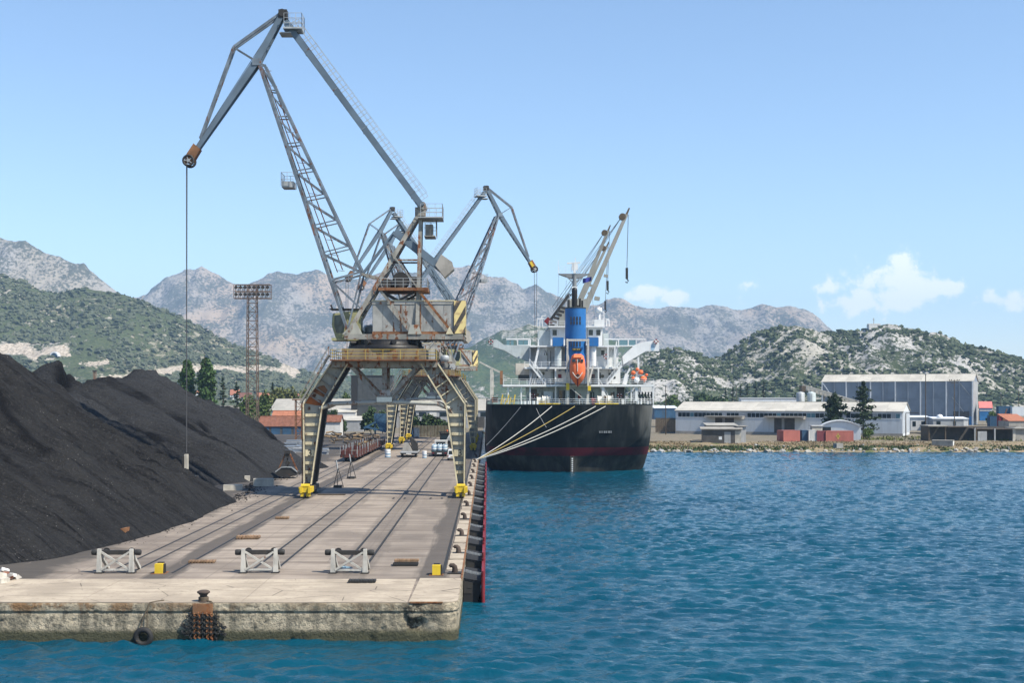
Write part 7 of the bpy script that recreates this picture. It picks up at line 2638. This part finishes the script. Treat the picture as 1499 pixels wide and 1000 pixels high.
for i in range(60):
    yl = 240 + rng.random() * 38
    log((-24.8 + rng.uniform(-.9, .9), yl, 1.45 + rng.random() * .9), (rng.uniform(-.06, .06), rng.uniform(-.05, .05), math.pi / 2 + rng.uniform(-.12, .12)), i, 'split log on the maroon wagons', 'logs loaded on the wagons')
for i in range(80):
    px = rng.uniform(458, 552)
    D_ = rng.uniform(300, 350)
    c = P(px, 578, D_)
    if c.x > -26.5:
        c.x = -27 - rng.random() * 8
    log((c.x, c.y, .2 + rng.random() ** 1.6 * 1.3), (rng.uniform(-.3, .3), rng.uniform(-.25, .25), rng.uniform(0, 3.1)), i, 'cut log in the jumbled timber pile before the white shed', 'logs in the timber pile')
rng = random.Random(45)
for i in range(22):
    px, D_ = rng.uniform(390, 476), rng.uniform(238, 300)
    c = P(px, 578, D_)
    if c.x > -30:
        continue
    w_ = rng.uniform(2.5, 5)
    h_ = rng.uniform(.5, 1.5)
    m = MB()
    t = thing('plate_stack', 'low stack of dark blue grey plates in the yard behind the left crane leg', 'stack', (c.x, c.y, 0), 'plate stacks in the yard')
    for k in range(int(h_ / .25)):
        MB().box((c.x + rng.uniform(-.15, .15), c.y + rng.uniform(-.1, .1), .12 + k * .25), (w_, 2.4, .2), Matrix.Rotation(rng.uniform(-.05, .05), 3, 'Z')).build('plate', 'shed_blue' if k % 3 else 'wall_grey', t)


def wheels(t, xs, ys, r, w=.3):
    for x in xs:
        for y in ys:
            o = MB().lathe([(r * .8, -w / 2), (r, -w / 2 + .05), (r, w / 2 - .05), (r * .8, w / 2)], (x, y, r), 18, 'X').build('wheel', 'rubber', t)
            MB().lathe([(r * .45, -w / 2 - .02), (r * .5, 0), (r * .45, w / 2 + .02)], (x, y, r), 12, 'X').build('rim', 'galvanised', o)


# lorry with white and blue bags, seen from behind
xc, y0 = -9.35, 237.5
t = thing('lorry', 'flatbed lorry seen from behind on the track nearest the water', 'lorry', (xc, y0, 0))
MB().bb(xc - 1.6, xc + 1.6, y0, y0 + 7.5, .95, 1.15).build('flatbed', 'ship_dark', t)
MB().bb(xc - 1.5, xc + 1.5, y0 - .05, y0 + .12, .5, .95).build('rear_bumper', 'black_mark', t)
for x in (-1.2, 1.2):
    MB().bb(xc + x - .2, xc + x + .2, y0 - .1, y0 - .04, .62, .8).build('tail_lamp', 'red_paint', t)
MB().bb(xc - .45, xc + .45, y0 - .1, y0 - .05, .55, .75).build('number_plate', 'white_plastic', t)
cb = MB().bb(xc - 1.25, xc + 1.25, y0 + 7.8, y0 + 9.8, .7, 2.9).build('cab', 'wall_white', t)
MB().bb(xc - .9, xc + .9, y0 + 7.72, y0 + 7.8, 1.8, 2.6).build('rear_window', 'glass_dark', cb)
wheels(t, (xc - 1.2, xc + 1.2), (y0 + 1.2, y0 + 2.5, y0 + 8.6), .5)
k = 0
for ix in range(3):
    for iz in range(1):
        for iy in range(4):
            xx, yb = xc - 1.04 + ix * 1.04, y0 + .55 + iy * 1.1
            b = thing('bulk_bag', '%s blue and white bulk bag, row %s from the tailboard on the lorry' % (('left', 'middle', 'right')[ix], ('first', 'second', 'third', 'fourth')[iy]), 'bulk bag', (xx, yb, 1.15), 'bulk bags on the lorry')
            MB().lathe([(.42, 0), (.5, .15), (.52, .6), (.48, 1.05), (.3, 1.12), (.05, 1.14)], (xx, yb, 1.15), 12).build('bag', 'wrap_blue', b)
            MB().lathe([(.53, .32), (.535, .42), (.53, .5)], (xx, yb, 1.15), 12).lathe([(.5, .78), (.5, .98)], (xx, yb, 1.15), 12).build('band', 'white_plastic', b)
            for a, c_ in ((-.3, -.3), (.3, -.3)):
                MB().beam((xx + a, yb + c_, 2.2), (xx + a * .7, yb + c_, 2.42), .1).build('lifting_loop', 'white_plastic', b)
# dark loader behind it
xc, y0 = -9.0, 262.0
t = thing('wheel_loader', 'dark wheel loader with a roofed cab behind the loaded lorry', 'loader', (xc, y0, 0))
MB().bb(xc - 1.2, xc + 1.2, y0, y0 + 4.5, .8, 2.1).build('body', 'dark_steel', t)
m = MB()
for x in (-1.15, 1.15):
    for y in (.4, 2.4):
        m.beam((xc + x, y0 + y, 2.1), (xc + x, y0 + y, 3.9), .14)
m.bb(xc - 1.45, xc + 1.45, y0 + .1, y0 + 2.7, 3.9, 4.1)
cb = m.build('cab', 'black_mark', t)
MB().bb(xc - 1.05, xc + 1.05, y0 + .36, y0 + .4, 2.2, 3.8).build('window', 'glass_dark', cb)
MB().lathe([(.15, 0), (.2, .1), (.15, .35)], (xc + .3, y0 + 1.2, 4.1), 8).build('beacon', 'orange_paint', cb)
wheels(t, (xc - 1.35, xc + 1.35), (y0 + .8, y0 + 3.6), .75, .5)
m = MB()
for i in range(5):
    m.beam((xc + .2 + i * .28, y0 - .15, 2.2), (xc + .9 + i * .12, y0 - .15, 3.6), .1)
m.build('lift_frame', 'white_plastic', t)
# van
xc, y0 = -6.45, 223.0
t = thing('van', 'small white van seen from behind at the lorry, near the water side crane leg', 'van', (xc, y0, 0))
m = MB().prism([(xc - .85, y0, .35), (xc + .85, y0, .35), (xc + .85, y0, 1.1), (xc + .72, y0, 2.0), (xc - .72, y0, 2.0), (xc - .85, y0, 1.1)], (0, 3.4, 0))
b = m.build('body', 'white_plastic', t)
MB().prism([(xc - .68, y0 - .02, 1.15), (xc + .68, y0 - .02, 1.15), (xc + .58, y0 - .02, 1.82), (xc - .58, y0 - .02, 1.82)], (0, .03, 0)).build('rear_window', 'glass_dark', b)
MB().bb(xc - .88, xc + .88, y0 - .1, y0, .32, .55).build('bumper', 'black_mark', t)
MB().bb(xc - .3, xc + .3, y0 - .03, y0, .7, .85).build('number_plate', 'rail_yellow', t)
for x in (-.74, .74):
    MB().bb(xc + x - .08, xc + x + .08, y0 - .04, y0, .7, 1.08).build('tail_lamp', 'red_paint', t)
MB().prism([(xc - .82, y0 + 3.4, .35), (xc - .82, y0 + 4.3, .35), (xc - .82, y0 + 4.3, .95), (xc - .82, y0 + 3.4, 1.25)], (1.64, 0, 0)).build('bonnet', 'white_plastic', b)
wheels(t, (xc - .78, xc + .78), (y0 + .7, y0 + 3.5), .31, .2)
# low trailer with a sheeted load
xc, y0 = -15.1, 235.0
t = thing('low_trailer', 'low dark flat trailer standing on the middle track', 'trailer', (xc, y0, 0))
MB().bb(xc - 1.7, xc + 1.7, y0, y0 + 8, .85, 1.05).build('deck', 'wall_grey', t)
MB().bb(xc - 1.6, xc + 1.6, y0 + .05, y0 + 7.8, .6, .85).build('chassis', 'black_mark', t)
MB().bb(xc - .5, xc + .5, y0 - .04, y0, .62, .82).build('number_plate', 'wall_white', t)
wheels(t, (xc - 1.35, xc + 1.35), (y0 + .8, y0 + 1.9, y0 + 3.0), .36)
for i, (a, lab) in enumerate(((0, 'pale sheeted load leaning on the low trailer'),)):
    m = MB().prism([(xc - 1.5, y0 + 3, 1.06), (xc + .5, y0 + 3, 1.06), (xc + .2, y0 + 3, 1.8), (xc - .4, y0 + 3, 2.7), (xc - 1.1, y0 + 3, 2.6)], (0, 3.0, 0))
    tag(m.build('sheeted_load', 'concrete_grey'), lab, 'load')
m = MB().prism([(xc + .55, y0 + 3.5, 1.06), (xc + 1.5, y0 + 3.5, 1.06), (xc + 1.4, y0 + 3.5, 2.6), (xc + .1, y0 + 3.5, 3.9), (xc - .1, y0 + 3.5, 3.5)], (0, 2.4, 0))
tag(m.build('steel_crate', 'dark_steel'), 'dark steel crate leaning against the pale load on the trailer', 'crate')
for px, py, w_, h_, lab in ((567.5, 670, 1.1, 1.6, 'stack of blue and white drums by the second crane foot'), (621.5, 671, .85, 1.4, 'stack of blue and white drums standing alone before the lorry')):
    c = Gd(px, py)
    t = thing('drum_stack', lab, 'drums', (c.x, c.y, 0), 'drum stacks on the quay')
    for k in range(3):
        b = MB().lathe([(w_ / 2, k * h_ / 3 + .02), (w_ / 2, (k + 1) * h_ / 3 - .04)], (c.x, c.y, 0), 14).build('drum', 'wrap_blue' if k != 2 else 'white_plastic', t)
        MB().lathe([(w_ / 2 + .02, k * h_ / 3 + h_ * .18), (w_ / 2 + .02, k * h_ / 3 + h_ * .3)], (c.x, c.y, 0), 14).build('band', 'white_plastic', b)

# ------------------------------------------------------------------ behind the quay, near side
# floodlight mast
dm = 300.0
c = P(369.5, 578, dm)
t = thing('floodlight_mast', 'tall rusty lattice floodlight mast rising behind the far coal heap', 'mast', (c.x, dm, 0))
zt = P(0, 418, dm).z
hw0, hw1 = 1.35, 1.05
cr = [(sx, sy) for sx in (-1, 1) for sy in (-1, 1)]
m = MB()
for sx, sy in cr:
    m.beam((c.x + sx * hw0, dm + sy * hw0, 0), (c.x + sx * hw1, dm + sy * hw1, zt), .2)
tw = m.build('leg_frame', 'mast_brown', t)
m = MB()
for (a, b) in (((-1, -1), (1, -1)), ((1, -1), (1, 1)), ((1, 1), (-1, 1)), ((-1, 1), (-1, -1))):
    lattice(m, (c.x + a[0] * hw0, dm + a[1] * hw0, 0), (c.x + a[0] * hw1, dm + a[1] * hw1, zt), (c.x + b[0] * hw0, dm + b[1] * hw0, 0), (c.x + b[0] * hw1, dm + b[1] * hw1, zt), 18, .1)
m.build('lattice', 'mast_brown', tw)
m = MB()
a, b = P(343.5, 437, dm), P(396.5, 417, dm)
for z in (a.z, (a.z + b.z) / 2, b.z):
    for y in (-1, 1):
        m.beam((a.x, dm + y, z), (b.x, dm + y, z), .16)
for i in range(9):
    x = a.x + (b.x - a.x) * i / 8
    for y in (-1, 1):
        m.beam((x, dm + y, a.z), (x, dm + y, b.z), .13)
    m.beam((x, dm - 1, a.z), (x, dm + 1, a.z), .13)
hd = m.build('head_frame', 'mast_brown', t)
for i in range(8):
    for z in (a.z + .9, b.z - .7):
        x = a.x + .6 + (b.x - a.x - 1.2) * i / 7
        MB().lathe([(.2, .4), (.42, -.1), (.42, -.2)], (x, dm - 1.1, z), 10, 'Y').build('floodlight', 'dark_steel', hd)
# rusty stair tower beside the left crane leg
dm = 330.0
a, b = P(430.5, 640, dm), P(443, 586, dm)
t = thing('stair_tower', 'rusty open stair tower with a flat top just left of the numbered crane leg', 'tower', (a.x, dm, 0))
m = MB()
for x in (a.x + .3, b.x - .3):
    for y in (0, 2):
        m.beam((x, dm + y, 0), (x, dm + y, b.z), .22)
lattice(m, (a.x + .3, dm, 0), (a.x + .3, dm, b.z), (b.x - .3, dm, 0), (b.x - .3, dm, b.z), 6, .13)
fr = m.build('frame', 'rusty_steel', t)
MB().bb(a.x - .5, b.x + .2, dm - .4, dm + 2.4, b.z, b.z + .3).build('top_plate', 'rusty_steel', fr)

# long grey warehouse behind the quay
a, b = P(396, 601, 445), P(728, 601, 445)
t = building('warehouse', 'long grey warehouse with a dull beige roof behind the end of the quay', 'warehouse', (a.x, 445, 0), 0)
w = gable(t, b.x - a.x, 30, a.z, P(0, 584.5, 460).z, 'wall_grey', 'roof_dull', ribs=16)
for i in range(22):
    lb(MB().bb(2 + i * 3.7, 4.6 + i * 3.7, -.08, 0, a.z - 2.2, a.z - .7), 'window', 'glass_dark' if i % 3 else 'wall_white', w)
for i in range(5):
    lb(MB().bb(9 + i * 16, 13.5 + i * 16, -.1, 0, 0, 4.0), 'door', 'wall_dark', w)
# red roofed sheds
a, b = P(397, 616, 400), P(432, 605, 400)
t = building('tiled_shed', 'shed with the bright orange tiled gable roof behind the coal', 'shed', (a.x, 400, 0), 0)
gable(t, b.x - a.x + 2, 12, a.z, b.z + .6, 'wall_white', 'roof_tile_bright', ribs=6)
a, b = P(378, 624, 372), P(446, 612, 372)
t = building('tiled_shed', 'long dark fronted shed with a dull red tiled roof by the stair tower', 'shed', (a.x, 372, 0), 0)
w = gable(t, b.x - a.x, 11, a.z, b.z + .35, 'wall_dark', 'roof_tile', ribs=9)
for i in range(4):
    lb(MB().bb(.6 + i * 3.4, 3.2 + i * 3.4, -.1, 0, 0, 2.3), 'door', 'container_blue', w)
a, b = P(473, 617.5, 358), P(498, 611, 358)
t = building('white_shed', 'white walled shed with a brownish lean roof by the log pile', 'shed', (a.x, 358, 0), 0)
w = gable(t, b.x - a.x, 7, a.z, b.z + .5, 'wall_white', 'roof_tile', ribs=4)
pxbox(500, 530, 616, 634, 400, 8, 'grey_shed', 'low grey shed between the white shed and the large dark tree', 'shed', 'wall_grey', 'roof_sheet', 0, 1.2, zbase=0)
pxbox(484, 520, 604, 612, 425, 8, 'pale_shed', 'pale roofed shed seen above the white shed', 'shed', 'wall_white', 'roof_sheet', 0, 1.0, zbase=0)
# dark tower block with a railing
a, b = P(514, 640, 430), P(574, 551, 430)
t = building('tower_block', 'plain dark grey tower block with a roof railing seen between the crane legs', 'tower', (a.x, 430, 0), 0)
L_ = b.x - a.x
w = lb(MB().bb(0, L_, 0, 10, -.5, b.z), 'wall', 'tower_grey', t)
for i in range(7):
    lb(MB().bb(2.3 + i * 1.75, 4.0 + i * 1.75, -.07, 0, 8, b.z - .4), 'wall_panel', 'tower_grey', w)
lb(MB().bb(0, 2.2, -.12, 0, 6, b.z - .3), 'dark_strip', 'black_mark', w)  # black strip down the left of the front
lb(MB().bb(-.2, L_ + .2, -.25, 10.2, b.z, b.z + .35), 'cornice', 'dark_steel', t)
m = MB().rail([(0, .1, b.z + .35), (L_, .1, b.z + .35)], 3.1, 3, .05, 3.2)
lb(m, 'railing', 'dark_steel', t)
# board fence at the quay end, with a small white and blue kiosk before it
fe = thing('board_fence', 'weathered upright board fence under the bushes at the end of the quay', 'fence', P(640, 578, 348))
rng = random.Random(6)
for i in range(56):
    px = 606 + i * 1.24
    c = P(px, 0, 348)
    MB().bb(c.x - .11, c.x + .11, 348, 348.06, -.1, P(0, 623 + rng.uniform(-.6, .6), 348).z).build('board', 'fence_wood' if i % 4 else 'timber_dark', fe)
MB().bb(P(605, 0, 348).x, P(676, 0, 348).x, 348.06, 348.14, 1.9, 2.05).build('rail', 'timber_dark', fe)
a = P(606, 640, 340)
t = building('kiosk', 'small pinkish white kiosk standing before the board fence', 'kiosk', (a.x, 340, 0), 0)
w = lb(MB().bb(0, 1.4, 0, 1.5, 0, 2.7), 'wall', 'wall_white', t)
lb(MB().bb(-.1, 1.5, -.1, 1.6, 2.7, 2.82), 'roof', 'roof_dull', t)
lb(MB().bb(.1, 1.3, -.04, 0, 0, .35), 'base', 'roof_tile', w)
a = P(596, 640, 340)
t = building('kiosk', 'small blue kiosk left of the pinkish white one', 'kiosk', (a.x, 340.2, 0), 0)
w = lb(MB().bb(0, 1.75, 0, 1.5, 0, 2.7), 'wall', 'container_blue', t)
lb(MB().bb(.7, .8, -.04, 0, 0, 2.6).bb(1.2, 1.6, -.04, 0, .9, 2.1), 'door', 'wrap_blue', w)
# blue hopper between the far legs
dm = 345.0
c = P(560, 578, dm)
t = thing('hopper', 'blue steel hopper with a tilted chute behind the second crane feet', 'hopper', (c.x, dm, 0))
z0, z1 = P(0, 632, dm).z, P(0, 606, dm).z
MB().prism([(c.x - .6, dm, z0), (c.x + .9, dm, z0), (c.x + 2.4, dm, z1 - 1.2), (c.x + 2.4, dm, z1), (c.x - 2.4, dm, z1), (c.x - 2.4, dm, z1 - 1.2)], (0, 3, 0)).build('funnel', 'mesh_blue', t)
MB().beam((c.x - 5.2, dm - .5, 2.6), (c.x - 1.8, dm - .5, 4.4), .35, .5).beam((c.x - 4.8, dm - .5, 3.0), (c.x + 1, dm - .5, 1.6), .4, .5).build('chute', 'container_blue', t)
for x in (-2.2, 2.2):
    for y in (0.1, 2.9):
        MB().beam((c.x + x, dm + y, 0), (c.x + x, dm + y, z1), .22).build('leg', 'mesh_blue', t)

# two brick chimneys beyond the heaps, hillside houses
for px, y0, w_, lab in ((138, 543.5, 4.5, 'pale brown square chimney behind the middle heap summit'), (198, 552, 3.6, 'dark slim chimney over the right shoulder of the middle heap')):
    c = P(px, y0, 520)
    t = thing('chimney', lab, 'chimney', (c.x, 520, 0))
    w = w_ * 520 / FPX / 2
    MB().bb(c.x - w, c.x + w, 520, 520 + 2 * w, -.3, c.z).build('stack', 'fascia_paint' if px < 150 else 'wall_dark', t)
    MB().bb(c.x - w * 1.3, c.x + w * 1.3, 519.9 - w * .3, 520 + 2.3 * w, c.z, c.z + .4).build('cap', 'dark_steel', t)
hg = HILLS['green_hill'][0]
rng = random.Random(17)
vill = [(208, 1405), (228, 1420), (236, 1408), (250, 1436), (262, 1415), (287, 1430), (292, 1405), (337, 1440), (350, 1412), (378, 1425), (410, 1415), (431, 1430), (447, 1412), (463, 1422), (160, 1425), (185, 1410)]
for i, (px, d) in enumerate(vill):
    x = (px - VX) * d / FPX
    z = max(0.0, float(hg(np.array([x]), np.array([float(d)]))[0]))
    t = building('village_house', 'tiny %s house in the village at the foot of the green hill' % ('white' if i % 3 else 'cream'), 'house', (x, d, z), rng.uniform(-.5, .5), 'village houses at the foot of the green hill')
    w = gable(t, rng.uniform(9, 14), 8, rng.uniform(5.5, 8.5), 11 + rng.uniform(-1, 1), 'wall_white' if i % 3 else 'concrete_light', 'roof_tile_bright' if i % 2 else 'roof_tile')
    for k in range(3):
        lb(MB().bb(1.2 + k * 2.6, 2.4 + k * 2.6, -.08, 0, 3.6, 5.0), 'window', 'glass_dark', w)
# road tunnel mouth in the cutting
d = 1560.0
for dd in np.arange(1400, 1850, 4):
    x = (80 - VX) * dd / FPX
    if EYE + (HY - 522.5) * dd / FPX <= float(hg(np.array([x]), np.array([float(dd)]))[0]):
        d = float(dd)
        break
c = P(80, 522, d)
t = thing('tunnel_portal', 'arched concrete road tunnel mouth in the pale cutting on the green hill', 'tunnel', c)
arc = [(4.3 * math.cos(a), 4.6 * math.sin(a)) for a in np.linspace(0, math.pi, 13)]
out = [(5.6 * math.cos(a), 6.0 * math.sin(a)) for a in np.linspace(0, math.pi, 13)]
m = MB()
for (a0, a1), (b0, b1) in zip(zip(arc, arc[1:]), zip(out, out[1:])):
    q = [Vector((c.x + p[0], d - 3, c.z + p[1])) for p in (a0, b0, b1, a1)]
    m.prism(q, (0, 9, 0))
m.build('arch_ring', 'wall_sheet', t)
MB().prism([Vector((c.x + p[0], d - 1.2, c.z + p[1])) for p in arc], (0, 8, 0)).build('tunnel_mouth', 'container_blue', t)
